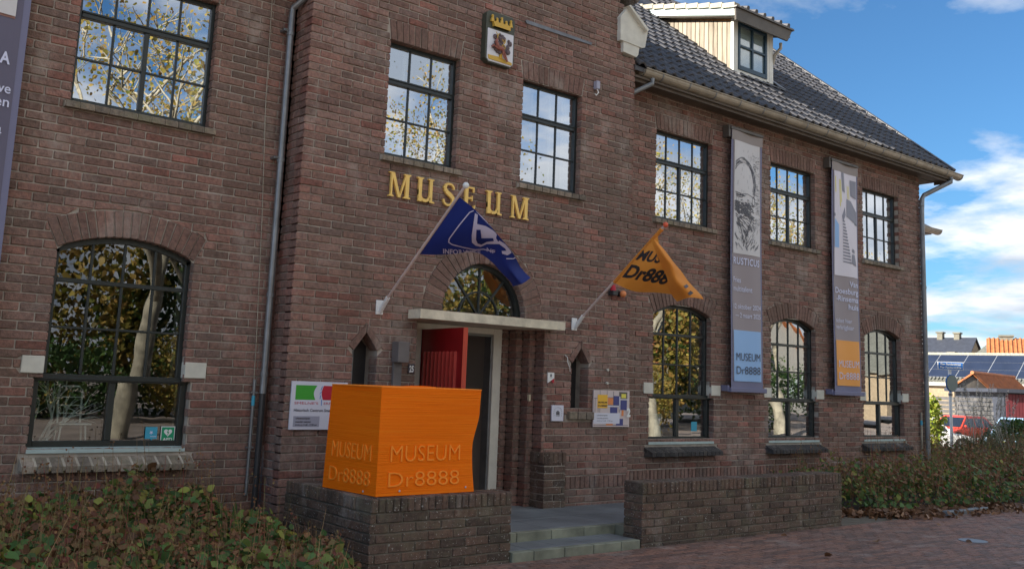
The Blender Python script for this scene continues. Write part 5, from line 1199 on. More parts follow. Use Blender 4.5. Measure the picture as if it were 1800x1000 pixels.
# left banner: portrait photo of a bearded man, only its right part is in the picture
XL1 = 1.355; BW = .66; XL0 = XL1-BW
def shapes(pts): return lambda b, s, at: b.poly([at(.016)(*p) for p in pts])
def ell(cx, cy, rx, ry, lift=.02): return lambda b, s, at: b.poly([at(lift)(cx+rx*math.cos(2*math.pi*i/20), cy+ry*math.sin(2*math.pi*i/20)) for i in range(20)])
banner('tall dark banner with a bearded face at the left edge of the facade', XL0, XL1, 1.345, 4.585, [
    cloth_rect('banner_left', .0, .93, .0, 1, 'dark_print', .004), cloth_rect('skin2', .07, .86, .745, .955, 'photo_ground', .008), cloth_rect('banner_blue', .075, .62, .04, .225, 'blue_square', .008),
    ('face', 'skin', ell(.42, .90, .40, .09, .014)), ('face_shade', 'skin2', ell(.62, .87, .18, .035, .018)), ('beard', 'beard', ell(.52, .845, .30, .026, .022)), ('shirt', 'paper', shapes([(.50, .75), (.86, .75), (.86, .80), (.62, .83), (.46, .80)])), ('jacket', 'teal', lambda b, s, at: b.poly([at(.024)(*p) for p in [(.07, .75), (.64, .75), (.52, .80), (.40, .825), (.07, .80)]])),
    ('banner_text', 'light_text', lambda b, s, at: (put_text(b, at(.014), 'A', .86, .640, .026, .105, 'R', .03), put_text(b, at(.014), 'we', .90, .575, .022, .17, 'R', .01), put_text(b, at(.014), 'en', .90, .545, .022, .14, 'R', .01), put_text(b, at(.014), '24', .86, .478, .020, .14, 'R'), put_text(b, at(.014), '5', .80, .448, .020, .07, 'R')))], y=7.37)

# ---- the orange box
def orange_box():
    t = thing('orange_box', 'large orange printed block with MUSEUM Dr8888 in relief standing on the low brick wall', 'box', (3.99, 6.15, .512)); z0, z1 = .513, 1.262; n = 40
    def sec(f):
        tw = .028*math.sin(f*math.pi*1.1); br = -.022-.016*math.sin(max(0, (.75-f))*4.4)+.036*(lambda q: q*q*(3-2*q))(max(0, min(1, (f-.42)/.33))); bl = .028*f
        return [(3.553+.0*f+.004, 5.835), (4.44+br, 5.858+.02*math.sin(f*3)), (4.46+br, 6.50), (3.50+bl, 6.50)]
    b = MB(); m = 12
    for k in range(n+1):
        f = k/n; c = sec(f); z = z0+(z1-z0)*f
        for s in range(4):
            (xa, ya), (xb, yb) = c[s], c[(s+1) % 4]
            for q in range(m):
                a = q/m; dx = 0; p = [xa+(xb-xa)*a, ya+(yb-ya)*a]; wv = .007*math.sin(a*math.pi)*math.sin(f*5+s)
                if s == 0: p[1] += wv
                if s == 3: p[0] += wv*.6
                b.v.append((p[0], p[1], z+(.012*math.sin(a*math.pi*2+.5) if k == n and s == 2 else 0)))
    R_ = 4*m
    for k in range(n):
        for i in range(R_): j = (i+1) % R_; b.face([k*R_+i, k*R_+j, (k+1)*R_+j, (k+1)*R_+i])
    ob = obj('box_shell', b, M['orange_box'], t)
    def rim(b2):
        c = sec(1.)
        for s in range(4):
            (xa, ya), (xb, yb) = c[s], c[(s+1) % 4]; b2.tube([(xa, ya, z1), (xb, yb, z1)], .0045, 5)
    part('rim', t, 'orange_letter', rim); part('inner_floor', t, 'orange_box', lambda b2: b2.poly([(x, y, z1-.03) for x, y in sec(1.)]))
    def front(a, c_): f = (c_)/(z1-z0); wv = .007*math.sin(min(max(a/.88, 0), 1)*math.pi)*math.sin(f*5); return (3.557+a, 5.836+a*.026+wv+.02*math.sin(f*3)*a/.88, z0+c_)
    def left(a, c_): f = c_/(z1-z0); s = (6.50-5.835-a)/.665; return (3.557+(3.50+.028*f-3.557)*(1-a/.665), 6.50-a, z0+c_)
    def letters(b2, fn, nrm, x, s, z, h, w):
        b3 = MB(); put_text(b3, fn, s, x, z, h, w, bold=-.012); 
        for fc in b3.f:
            pts = [b3.v[i] for i in fc]; b2.prism([(p[0]+nrm[0]*.009, p[1]+nrm[1]*.009, p[2]) for p in pts], (-nrm[0]*.012, -nrm[1]*.012, 0)) if False else b2.poly([(p[0]+nrm[0]*.009, p[1]+nrm[1]*.009, p[2]) for p in pts])
        # side walls of the relief: boundary edges only
        ed = {}
        for fc in b3.f:
            for i in range(len(fc)): a, c_ = fc[i], fc[(i+1) % len(fc)]; ed[(a, c_)] = 1
        for a, c_ in list(ed):
            if (c_, a) not in ed:
                p, q = b3.v[a], b3.v[c_]; o = lambda v, d: (v[0]+nrm[0]*d, v[1]+nrm[1]*d, v[2]); b2.poly([o(p, .009), o(p, -.004), o(q, -.004), o(q, .009)])
    [part('relief_text', t, 'orange_letter', lambda b2: letters(b2, front, (0, -1), *q)) for q in ((.105, 'MUSEUM', .232, .115, .62), (.095, 'Dr8888', .060, .105, .625))]
    [part('relief_text', t, 'orange_letter', lambda b2: letters(b2, left, (-1, 0), *q)) for q in ((.09, 'MUSEUM', .232, .115, .50), (.08, 'Dr8888', .060, .105, .51))]
    for p in ((3.75, 5.835, .545), (4.34, 5.855, .548)): part('screw', t, 'steel', lambda b2: b2.ball(p, .008, 8, 5, (1, .6, 1)), org=p)
    for p in ((3.516, 6.42, .545), (3.54, 5.98, .535)): part('screw', t, 'steel', lambda b2: b2.ball(p, .008, 8, 5, (.6, 1, 1)), org=p)
orange_box()

# ---- signs
def board(name, label, cat, x0, x1, z0, z1, key='sign_white', y=7.2, th=.014):
    t = thing(name, label, cat, ((x0+x1)/2, y, z0)); part('board', t, key, lambda b: b.box(x0, x1, y-.012-th, y-.008, z0, z1, .0015)); return t, y-.012-th
t, ys = board('white_sign', 'white board with green and red emblem reading SMELNE\'S ERFGOED, partly behind the orange box', 'sign', 3.53, 4.04, .885, 1.272)
A = lambda a, b, l=.0015: (3.53+a*.51, ys-l, .885+b*.387)
part('green_field', t, 'green', lambda b: b.poly([A(.07, .62), A(.425, .62)]+[A(.425-.045*math.sin(math.pi*i/8)+.02*i/8, .62+.30*i/8) for i in range(1, 8)]+[A(.445, .92), A(.07, .92)]))
part('red_field', t, 'crimson', lambda b: b.poly([A(.56, .62), A(.93, .62), A(.93, .92), A(.56, .92)]+[A(.56-.03*math.sin(math.pi*i/8), .92-.30*i/8) for i in range(1, 8)]))
part('small_caps_text', t, 'crimson', lambda b: (put_text(b, A, "SMELNE'S", .06, .525, .05, .42), put_text(b, A, 'ERFGOED', .58, .525, .05, .36)))
part('blue_line', t, 'street_blue', lambda b: [b.poly([A(x, z), A(x+.012, z), A(x2+.012, z2), A(x2, z2)]) for x, z, x2, z2 in ((.53, .50, .53, .63), (.50, .64, .505, .72), (.49, .74, .52, .80), (.505, .82, .53, .91))])
part('sign_text', t, 'print_dark', lambda b: (put_text(b, A, 'Historisch Centrum Smallingerland', .06, .375, .058, .90, bold=.02)))
part('grey_field', t, 'sign_grey', lambda b: rect(b, lambda a, c: A(a, c, .001), .06, .52, .06, .28))
part('hours_text', t, 'print_black', lambda b: (put_text(b, lambda a, c: A(a, c, .003), 'OPENINGSTIJDEN', .10, .215, .035, .25, bold=.02), put_text(b, lambda a, c: A(a, c, .003), 'maandag gesloten', .10, .15, .035, .27, bold=.02), put_text(b, lambda a, c: A(a, c, .003), 'di t/m zo 11.00 - 17.00 uur', .10, .085, .035, .38, bold=.02)))
t, ys2 = board('mosaic_sign', 'square wall sign with blue and pink blocks and a yellow MUSEUM square', 'sign', 6.90, 7.425, .912, 1.285, 'mos_pink')
A2 = lambda a, b, l=.0015: (6.90+a*.525, ys2-l, .912+b*.373)
K = lambda x0, y0, x1, y1: ((x0-50)/840, (x1-50)/840, 1-(y1-65)/885, 1-(y0-65)/885)
def rects(lst, l=.0015): return lambda b: [rect(b, lambda a, c: A2(a, c, l), *K(*r)) for r in lst]
part('grid_lines', t, 'print_dark', rects([(188, 75, 196, 600), (350, 75, 358, 240), (500, 85, 508, 600), (55, 258, 130, 268), (370, 232, 500, 242), (640, 90, 650, 600), (80, 260, 88, 600), (345, 420, 640, 428), (150, 480, 158, 600), (60, 905, 860, 915)]))
[part('blue_block', t, 'mos_blue', rects([r_], .002)) for r_ in [(510, 195, 640, 420), (670, 295, 825, 535), (430, 470, 600, 620), (575, 750, 740, 915)]]
[part('orange_block', t, 'mos_orange', rects([r_], .002)) for r_ in [(375, 245, 495, 415), (700, 540, 750, 680), (345, 870, 500, 910)]]
part('yellow_block', t, 'mos_yellow', rects([(135, 175, 365, 495)], .0025)); part('brown_block', t, 'fascia_brown', rects([(645, 95, 830, 260)], .002)); part('lime_patch', t, 'yellow', rects([(690, 140, 800, 240)], .0025)); part('white_field', t, 'sign_white', rects([(50, 615, 655, 870)], .003)); [part('white_bar', t, 'sign_white', rects([r_], .0025)) for r_ in [(370, 430, 660, 460), (640, 205, 665, 520), (660, 265, 870, 285)]]
part('sign_text', t, 'print_black', lambda b: (put_text(b, lambda a, c: A2(a, c, .004), 'MUSEUM', .12, .645, .045, .24, bold=.03), put_text(b, lambda a, c: A2(a, c, .004), 'Dr8888', .12, .555, .045, .24, bold=.03), put_text(b, lambda a, c: A2(a, c, .0045), 'OPENINGSTIJDEN', .09, .30, .026, .29, bold=.01), put_text(b, lambda a, c: A2(a, c, .0045), 'maandag gesloten', .09, .225, .026, .31, bold=.01), put_text(b, lambda a, c: A2(a, c, .0045), 'di t/m zo 11.00 - 17.00 uur', .09, .155, .026, .44, bold=.01)))
b = MB(); put_text(b, lambda a, c: A2(a, c, .02), '2', .885, .295, .22, .11, bold=.05); tnum = obj('white_numeral', b, M['white'], t)
t, y3 = board('small_plaque', 'small white plaque with a round grey stamp left of the right-hand niche', 'plaque', 6.335, 6.49, .968, 1.122)
C_ = lambda r, a: (6.4125+r*math.cos(a), y3-.0015, 1.045+r*1.05*math.sin(a))
def ringtxt(b, s, r, a0, a1, h, inward=False):
    for i, ch in enumerate(s):
        if ch == ' ': continue
        a = a0+(a1-a0)*i/(len(s)-1); cx, _, cz = C_(r, a); tx, tz = (math.sin(a), -math.cos(a)) if not inward else (-math.sin(a), math.cos(a)); ux, uz = (math.cos(a), math.sin(a)) if not inward else (-math.cos(a), -math.sin(a))
        put_text(b, lambda p, q: (cx+tx*p+ux*q, y3-.0015, cz+tz*p+uz*q), ch, 0, 0, h, align='C', bold=.01)
part('stamp', t, 'ink', lambda b: (ringtxt(b, 'SCHATTENBERG', .048, math.radians(205), math.radians(-25), .011), b.prism([(6.39, y3-.0015, 1.03), (6.435, y3-.0015, 1.03), (6.435, y3-.0015, 1.05), (6.39, y3-.0015, 1.05)], (0, -.0005, 0)), b.prism([(6.384, y3-.0015, 1.052), (6.441, y3-.0015, 1.052), (6.4125, y3-.0015, 1.072)], (0, -.0005, 0)), b.prism([(6.386, y3-.0015, 1.018), (6.439, y3-.0015, 1.018), (6.439, y3-.0015, 1.024), (6.386, y3-.0015, 1.024)], (0, -.0005, 0))))
t = thing('pennant_plate', 'tiny white plate with a slanted foot and red corner beside the door jamb', 'plate', (6.315, 7.2, 1.34))
part('plate', t, 'white', lambda b: b.prism([(6.275, 7.185, 1.335), (6.318, 7.185, 1.36), (6.36, 7.185, 1.385), (6.36, 7.185, 1.44), (6.275, 7.185, 1.44)], (0, .008, 0))); part('red_corner', t, 'crimson', lambda b: b.prism([(6.322, 7.184, 1.36), (6.345, 7.184, 1.338), (6.36, 7.184, 1.345), (6.36, 7.184, 1.383)], (0, .006, 0)))
part('leaf_mark', t, 'ink', lambda b: (b.prism([(6.308, 7.1845, 1.398), (6.326, 7.1845, 1.398), (6.328, 7.1845, 1.415), (6.317, 7.1845, 1.43), (6.306, 7.1845, 1.415)], (0, -.0008, 0))))
part('red_tail', t, 'ink', lambda b: b.prism([(6.30, 7.1845, 1.388), (6.335, 7.1845, 1.388), (6.335, 7.1845, 1.391), (6.30, 7.1845, 1.391)], (0, -.0008, 0)))
t = thing('number_tile', 'small dark house number tile with a white 25 left of the red door', 'number tile', (4.67, 7.2, 1.38)); part('tile_face', t, 'print_dark', lambda b: b.box(4.64, 4.705, 7.185, 7.197, 1.375, 1.455, .002)); part('number', t, 'white', lambda b: put_text(b, XZ(4.65, 7.184, 1.385), '25', 0, 0, .055, .045, bold=.03))
t = thing('grey_wall_box', 'tall grey metal wall box between the left niche and the red door', 'wall box', (4.51, 7.2, 1.15)); part('box_body', t, 'grey_box', lambda b: b.box(4.46, 4.575, 7.08, 7.19, 1.462, 1.64, .004)); part('cable_duct', t, 'grey_box', lambda b: b.box(4.475, 4.56, 7.165, 7.196, .60, 1.460, .003))

# ================================================================ things in and on the windows
def sticker_aed():
    x0, _, z0 = U(281, 777, 7.592); x1, _, z1 = U(308, 749, 7.592)
    t = thing('aed_sticker', 'green and white square AED sticker in the lower left window', 'sticker', (x0, 7.59, z0)); y = 7.590
    part('sticker_edge', t, 'white', lambda b: b.box(x0, x1, y-.001, y+.003, z0, z1)); part('green_field', t, 'aed_green', lambda b: b.box(x0+.006, x1-.006, y-.002, y, z0+.006, z1-.006))
    cx = (x0+x1)/2; cz = z0+(z1-z0)*.62; r = (x1-x0)*.30
    part('heart', t, 'white', lambda b: b.poly([(cx+r*.062*16*math.sin(a)**3, y-.003, cz+r*.062*(13*math.cos(a)-5*math.cos(2*a)-2*math.cos(3*a)-math.cos(4*a))) for a in [2*math.pi*i/28 for i in range(28)]]))
    part('bolt', t, 'aed_green', lambda b: b.poly([(cx+.004, y-.004, cz+.025), (cx-.010, y-.004, cz-.002), (cx-.001, y-.004, cz-.002), (cx-.006, y-.004, cz-.030), (cx+.010, y-.004, cz+.003), (cx+.002, y-.004, cz+.003)]))
    part('sticker_text', t, 'white', lambda b: put_text(b, XZ(cx, y-.003, z0+.012), 'AED', 0, 0, .022, .075, 'C', .03))
sticker_aed()
x0, _, z0 = U(254, 771, 7.592); x1, _, z1 = U(277, 750, 7.592)
t = thing('blue_sticker', 'blue speech-bubble sticker with a small star left of the AED sticker', 'sticker', (x0, 7.59, z0))
part('bubble', t, 'tag_blue', lambda b: b.prism([(x0, 7.589, z0), (x0+.045, 7.589, z0), (x0+.052, 7.589, z0-.018), (x0+.06, 7.589, z0), (x1, 7.589, z0), (x1, 7.589, z1), (x0, 7.589, z1)], (0, .003, 0)))
part('star', t, 'light_text', lambda b: (b.poly([((x0+x1)/2+(.016 if i % 2 else .007)*math.sin(math.pi*i/5), 7.588, (z0+z1)/2+.003+(.016 if i % 2 else .007)*math.cos(math.pi*i/5)) for i in range(10)]),))
part('sticker_line', t, 'light_text', lambda b: rect(b, XZ(x0, 7.588, z0), .04, .085, .016, .020))
def chair():
    x, z, y = 2.02, .78, 7.78; t = thing('metal_chair', 'white tubular metal chair standing behind the lower left window', 'chair', (x, y, z)); r = .008
    part('back_frame', t, 'white', lambda b: b.tube([(x-.08, y, z+.12), (x-.085, y+.03, z+.36), (x-.06, y+.03, z+.39), (x+.06, y+.03, z+.39), (x+.085, y+.03, z+.36), (x+.08, y, z+.12)], r, 7))
    for k in range(3): part('back_rail', t, 'white', lambda b: b.tube([(x-.083, y+.02, z+.19+k*.06), (x+.083, y+.02, z+.19+k*.06)], .005, 6))
    part('seat', t, 'white', lambda b: b.box(x-.10, x+.13, y-.14, y+.02, z+.11, z+.122, .003))
    for sx in (-.08, .09):
        for yy in (y-.12, y): part('leg', t, 'white', lambda b: b.tube([(x+sx, yy, z+.11), (x+sx*1.25, yy, z-.14)], .007, 6))
chair()
def branches(label, x, y, z, h, seed, n=6):
    rg = random.Random(seed); b = MB()
    def grow(p, d, l, r, k):
        pts = [p]; 
        for i in range(4): d = (d+Vector((rg.gauss(0, .22), rg.gauss(0, .1), rg.gauss(0, .18)))).normalized(); pts.append(pts[-1]+d*l/4)
        b.tube(pts, [r*(1-.14*i) for i in range(5)], 6)
        if k: 
            for q in range(2+(k > 1)): grow(pts[rg.randint(2, 4)], (d+Vector((rg.gauss(0, .7), rg.gauss(0, .15), rg.uniform(-.3, .6)))).normalized(), l*.66, r*.55, k-1)
    for i in range(n): grow(Vector((x+rg.uniform(-.06, .06), y, z)), Vector((rg.uniform(-.5, .7), rg.uniform(-.1, .1), 1)).normalized(), h, .013, 2)
    return top('white_branches', b, M['branch_white'], label, 'branches')
branches('white painted branches spreading behind the lower left window', 1.82, 7.80, .70, .32, 4, 6)
b = MB(); b.box(8.44, 8.55, 7.75, 7.85, .75, 1.03); top('display_box', b, M['white'], 'white box standing behind the lower window beside the mosaic sign', 'box'); 
b = MB(); b.box(8.92, 9.02, 7.60, 7.604, .84, .95); top('window_sticker', b, M['tag_blue'], 'small blue sticker in the first right-hand lower window', 'sticker')
# alarm lights, camera, streak
t = thing('alarm_light', 'small red alarm light on the wall left of the orange globe', 'lamp', (7.129, 7.2, 2.31)); part('base', t, 'pipe_black', lambda b: b.box(7.095, 7.165, 7.12, 7.197, 2.275, 2.325, .004)); part('lens_cap', t, 'crimson', lambda b: b.tube([(7.13, 7.16, 2.326), (7.13, 7.16, 2.385)], [.032, .024], 10))
t = thing('alarm_globe', 'round orange alarm globe on the wall under the orange flag', 'lamp', (7.25, 7.2, 2.3)); part('base', t, 'pipe_black', lambda b: b.tube([(7.25, 7.197, 2.30), (7.25, 7.15, 2.30)], .03, 10)); part('globe', t, 'mos_orange', lambda b: b.ball((7.25, 7.13, 2.30), .036, 12, 8), smooth=True)
t = thing('wall_sensor', 'small white outdoor sensor with a curled cable beside the upper window', 'sensor', (6.83, 7.2, 4.5)); part('sensor_body', t, 'sign_grey', lambda b: b.box(6.80, 6.85, 7.14, 7.197, 4.46, 4.55, .005)); part('sensor_cable', t, 'white', lambda b: b.tube([(6.82, 7.16, 4.46), (6.825, 7.14, 4.42), (6.80, 7.15, 4.385), (6.78, 7.15, 4.40)], .006, 6))
b = MB(); q = poly_px([(923, 37), (926, 36), (1001, 62), (1040, 76), (1039, 80), (1030, 77), (990, 64), (925, 42)], 7.197); b.prism(q[::-1], (0, -.008, 0)); top('lead_strip', b, M['lead'], 'thin grey lead strip let into the brickwork right of the coat of arms', 'strip')
b = MB(); b.tube([(6.50, 7.19, 1.62), (6.53, 7.185, 1.60), (6.53, 7.18, 1.55), (6.56, 7.18, 1.50), (6.575, 7.19, 1.46)], .004, 5); top('loose_cable', b, M['white'], 'short loose white cable end on the wall left of the right niche', 'cable')
for px, lab in (((1068, 650), 'upper of two small round wall caps right of the niche'), ((1067, 673), 'lower of two small round wall caps right of the niche')):
    p = U(*px, 7.19); b = MB(); b.tube([(p[0], 7.197, p[2]), (p[0], 7.18, p[2])], .014, 10); top('vent_plug', b, M['stone'], lab, 'vent plug', 'round wall vents')
p = UX(889, 697, 6.15); b = MB(); b.box(p[0]-.005, p[0]+.012, 7.30, 7.335, p[2]-.03, p[2]+.035, .002); top('bell_push', b, M['cream'], 'small cream bell push on the stepped brick jamb', 'bell')

# ================================================================ leaves
LEAF_V = np.array([(0, 0, 0), (-.30, .18, .07), (-.40, .45, .06), (-.24, .75, .02), (0, 1.02, -.10), (.24, .75, .02), (.40, .45, .06), (.30, .18, .07), (0, .35, 0), (0, .70, -.02)])
LEAF_F = [(0, 8, 2, 1), (8, 9, 3, 2), (9, 4, 3), (0, 7, 6, 8), (8, 6, 5, 9), (9, 5, 4)]
QUAD_V = np.array([(-.5, 0, 0), (.5, 0, .1), (.4, 1, 0), (-.4, 1, .1)]); QUAD_F = [(0, 1, 2, 3)]
def scatter_mesh(name, P, rot, size, rnd, V, F, mats, mi=None):
    """P n x3, rot n x3x3, size n, rnd n"""
    n = len(P); nv = len(V); vs = np.einsum('nij,vj->nvi', rot, V)*size[:, None, None]+P[:, None, :]; me = bpy.data.meshes.new(name)
    me.vertices.add(n*nv); me.vertices.foreach_set('co', vs.reshape(-1).astype(np.float32))
    lens = [len(f) for f in F]; flat = np.concatenate([np.array(f) for f in F]); L_ = len(flat)
    idx = (flat[None, :]+(np.arange(n)*nv)[:, None]).reshape(-1); me.loops.add(len(idx)); me.loops.foreach_set('vertex_index', idx.astype(np.int32))
    starts = (np.cumsum([0]+lens[:-1])[None, :]+(np.arange(n)*L_)[:, None]).reshape(-1); me.polygons.add(n*len(F)); me.polygons.foreach_set('loop_start', starts.astype(np.int32))
    for m in mats: me.materials.append(m)
    if mi is not None: me.polygons.foreach_set('material_index', np.repeat(mi, len(F)).astype(np.int32))
    a = me.attributes.new('rnd', 'FLOAT', 'FACE'); a.data.foreach_set('value', np.repeat(rnd, len(F)).astype(np.float32)); me.update(calc_edges=True); me.validate(); return me
def rots(n, up=0.8, rng=RNG, toward=(0, -.35, 0)):
    """leaf frames: z axis (face normal) mostly up/outwards"""
    nz = np.stack([rng.normal(0, .55, n)+toward[0], rng.normal(0, .55, n)+toward[1], np.abs(rng.normal(up, .35, n))], 1); nz /= np.linalg.norm(nz, axis=1)[:, None]
    t = rng.normal(0, 1, (n, 3)); t[:, 2] -= .6; y = t-nz*np.sum(t*nz, 1)[:, None]; y /= np.linalg.norm(y, axis=1)[:, None]; x = np.cross(y, nz); return np.stack([x, y, nz], 2)
def stems_mesh(name, base, topv, w, rnd, mat_):
    b = MB()
    for p, q, r in zip(base, topv, rnd):
        b.rn = float(r); p = np.array(p); q = np.array(q); m = (p+q)/2+np.array([random.gauss(0, .02), random.gauss(0, .02), .01]); a = random.uniform(0, 3.14); d = np.array([math.cos(a), math.sin(a), 0])*w
        b.poly([p-d, p+d, m+d*.8, m-d*.8]); b.poly([m-d*.8, m+d*.8, q+d*.35, q-d*.35])
    return b
def bed(name, label, poly, hfun, n, size, seed, brown_bias, nstem, soil_z=.0):
    rg = np.random.default_rng(seed); poly = np.array(poly); x0, y0 = poly.min(0); x1, y1 = poly.max(0)
    def inside(x, y):
        c = np.zeros(len(x), bool)
        for i in range(len(poly)):
            a, b = poly[i-1], poly[i]; k = ((a[1] > y) != (b[1] > y)) & (x < (b[0]-a[0])*(y-a[1])/(b[1]-a[1]+1e-12)+a[0]); c ^= k
        return c
    def edge(x, y):
        d = np.full(len(x), 9.)
        for i in range(len(poly)):
            a, b = poly[i-1], poly[i]; ab = b-a; t = np.clip(((x-a[0])*ab[0]+(y-a[1])*ab[1])/(ab@ab), 0, 1); d = np.minimum(d, np.hypot(x-a[0]-t*ab[0], y-a[1]-t*ab[1]))
        return d
    X = rg.uniform(x0, x1, n*4); Y = rg.uniform(y0, y1, n*4); k = inside(X, Y); X, Y = X[k][:n], Y[k][:n]; n = len(X)
    H = hfun(X, Y)*np.clip(.45+edge(X, Y)*2.2, 0, 1)*(1+.16*np.sin(X*5.1+Y*3)+.12*np.sin(X*11-Y*7)); f = 1-np.abs(rg.normal(0, .33, n)); ed_ = edge(X, Y); f = np.where(ed_ < .4, rg.uniform(.05, 1.05, n), f); f = np.clip(f, .03, 1.04); Z = H*f
    P = np.stack([X, Y, Z], 1); hf = f
    pb = np.clip(brown_bias*(hf-.45)*1.7+.08+.28*np.sin(X*1.9+Y*1.3)*np.sin(Y*2.1-X*.7), .05, .9); mi = (rg.random(n) < pb).astype(int)
    s = size*rg.uniform(.5, 1.25, n)*np.where(mi == 1, .72, 1.)
    t = link(name, None); t.location = (float((x0+x1)/2), float((y0+y1)/2), 0); ORG[t.name] = tuple(t.location); tag(t, label, 'planting')
    me = scatter_mesh(name+'_leaves', P-np.array(t.location), rots(n, .75, rg), s, rg.random(n), LEAF_V, LEAF_F, [M['leaf_green'], M['leaf_brown']], mi); o = link('leaves', me, t); o['kind'] = 'stuff'
    k = rg.integers(0, n, nstem); B_ = P[k]*np.array([1, 1, .2]); T_ = P[k].copy(); T_[:, 2] = H[k]*rg.uniform(1., 1.6, nstem); T_[:, :2] += rg.normal(0, .07, (nstem, 2))
    sb_ = stems_mesh('stems', B_, T_, .0028, rg.random(nstem), None); o = obj('stems', sb_, M['stem'], t, kind='stuff')
    # small seed heads / red flower spikes along the tops
    m = nstem; P2 = np.repeat(T_, 5, 0)+rg.normal(0, .013, (m*5, 3))+np.tile(np.linspace(-.07, .0, 5), m)[:, None]*np.array([0, 0, 1]); keep = np.repeat(rg.random(m) < .3, 5)
    P2 = P2[keep]; me = scatter_mesh(name+'_spikes', P2-np.array(t.location), rots(len(P2), .2, rg), np.full(len(P2), .013), rg.random(len(P2)), QUAD_V, QUAD_F, [M['leaf_brown']]); o = link('flower_spikes', me, t); o['kind'] = 'stuff'
    sm = MB(); sm.prism([(x, y, -.02) for x, y in poly], (0, 0, .05)); obj('bed_soil', sm, M['soil'], t)
    return t
bed('planting_bed', 'dense green and brown knotweed planting in front of the lower left window', [(-1., 4.2), (1.2, 3.55), (2.35, 3.9), (2.9, 4.7), (3.36, 5.65), (3.42, 5.9), (3.42, 7.40), (-1., 7.45)],
    lambda x, y: (.31+.17*np.clip((y-4.2)/3, 0, 1)+.035*np.sin(x*3+y*2))*(1-.55*np.clip((x-2.5)/.8, 0, 1)), 36000, .066, 5, .62, 2200)
bed('planting_bed', 'autumn brown and green planting beside the right end of the facade', [(9.75, 7.42), (9.85, 6.75), (10.5, 6.05), (11.5, 5.75), (13.4, 5.75), (16.5, 5.9), (24, 6.4), (24, 9.2), (14.3, 9.2), (14.25, 7.42)],
    lambda x, y: .38+.13*np.clip((y-5.7)/1.3, 0, 1), 28000, .07, 9, .85, 3400)
def litter():
    rg = np.random.default_rng(3); n = 2100; t = rg.random(n); X = 9.2+t*3.6; Yc = np.where(X < 10.3, 6.75-(X-9.2)*.75, 5.93-(X-10.3)*.10); Y = Yc+rg.normal(0, .16, n)+.05; Y = np.clip(Y, 5.35, 7.3); k = ~((X < 9.2) & (Y < 6)); X, Y = X[k], Y[k]; n = len(X)
    Z = .01+np.abs(rg.normal(0, .02, n)); me = scatter_mesh('leaf_litter', np.stack([X, Y, Z], 1), rots(n, .6, rg, (0, 0, 0)), rg.uniform(.04, .085, n), rg.random(n), LEAF_V*np.array([1.2, 1, 2.5]), LEAF_F, [M['leaf_litter']])
    o = link('leaf_litter', me); o['kind'] = 'stuff'; tag(o, 'dry brown leaves heaped along the edge of the right planting bed', 'leaves')
litter()
def few_leaves():
    rg = np.random.default_rng(8)
    for i, (x, y) in enumerate(((7.9, 5.62), (8.35, 4.9), (7.2, 4.7), (9.3, 4.55), (10.2, 5.3))):
        b = MB(); R_ = rots(1, .9, rg)[0]; v = (LEAF_V*np.array([1.2, 1, 2]))@R_.T*.07+np.array([x, y, .012]); b.v = [tuple(q) for q in v]; [b.face(list(f)) for f in LEAF_F]
        top('fallen_leaf', b, M['leaf_litter'], ['dry leaf at the foot of the long low wall', 'dry leaf on the paving in front of the long low wall', 'dry leaf nearest the camera on the paving', 'dry leaf in the middle of the open paving', 'dry leaf just outside the leaf heap'][i], 'leaf', 'single leaves on the paving')
few_leaves()
b = MB(); b.box(11.1, 12.1, 5.62, 5.70, -.01, .055, .01); top('kerb_stone', b, M['bluestone'], 'dark kerb stone half covered by dry leaves', 'kerb')
b = MB(); b.tube([(9.45, 4.55, -.002), (9.45, 4.55, .004)], .13, 20); top('drain_cover', b, M['zinc'], 'flat round drain cover in the red paving', 'drain cover')

# ================================================================ trees across the street (seen mirrored in the windows)
def tree_meshes(seed, h=8.5, cr=2.7, nleaf=15000, low=2.6):
    rg = random.Random(seed); ng = np.random.default_rng(seed); tb_ = MB(); ends = []
    def grow(p, d, l, r, k):
        pts = [p]
        for i in range(5): d = (d+Vector((rg.gauss(0, .13), rg.gauss(0, .13), rg.gauss(.02, .08)))).normalized(); pts.append(pts[-1]+d*l/5)
        tb_.tube(pts, [r*(1-.13*i) for i in range(6)], 7 if k > 2 else 5, caps=False); 
        if k <= 2: ends.extend(pts[2:])
        if k:
            for q in range(3 if k > 1 else 4):
                a = rg.uniform(0, 6.28); grow(pts[rg.randint(3, 5)], (d*.55+Vector((math.cos(a)*.8, math.sin(a)*.8, rg.uniform(.0, .55)))).normalized(), l*.66, r*.52, k-1)
    grow(Vector((0, 0, -.1)), Vector((.05, .02, 1)), low+1.2, .19, 4)
    E_ = np.array([tuple(e) for e in ends]); k = ng.integers(0, len(E_), nleaf); P = E_[k]+ng.normal(0, .26, (nleaf, 3)); P[:, 2] -= .05
    ck = np.sin(P[:, 0]*1.7+P[:, 2]*1.3)+np.sin(P[:, 1]*1.9-P[:, 2]*.9); keep = ck > -1.05; P = P[keep]; n = len(P)
    trunk = mesh_from(tb_, 'tree_trunk', (0, 0, 0), M['bark'], True); crown = scatter_mesh('tree_crown', P, rots(n, .5, ng, (0, 0, 0)), ng.uniform(.045, .085, n), ng.random(n), LEAF_V, LEAF_F, [M['leaf_autumn']]); return trunk, crown
tv1 = tree_meshes(21, nleaf=3200); tv2 = tree_meshes(34, nleaf=6000)
def place_tree(x, y, rz, s, tv, label):
    t = thing('plane_tree', label, 'tree', (x, y, 0), 'plane trees across the street'); t.rotation_euler.z = rz; t.scale = (s, s, s)
    o = link('trunk', tv[0], t); o = link('crown', tv[1], t)
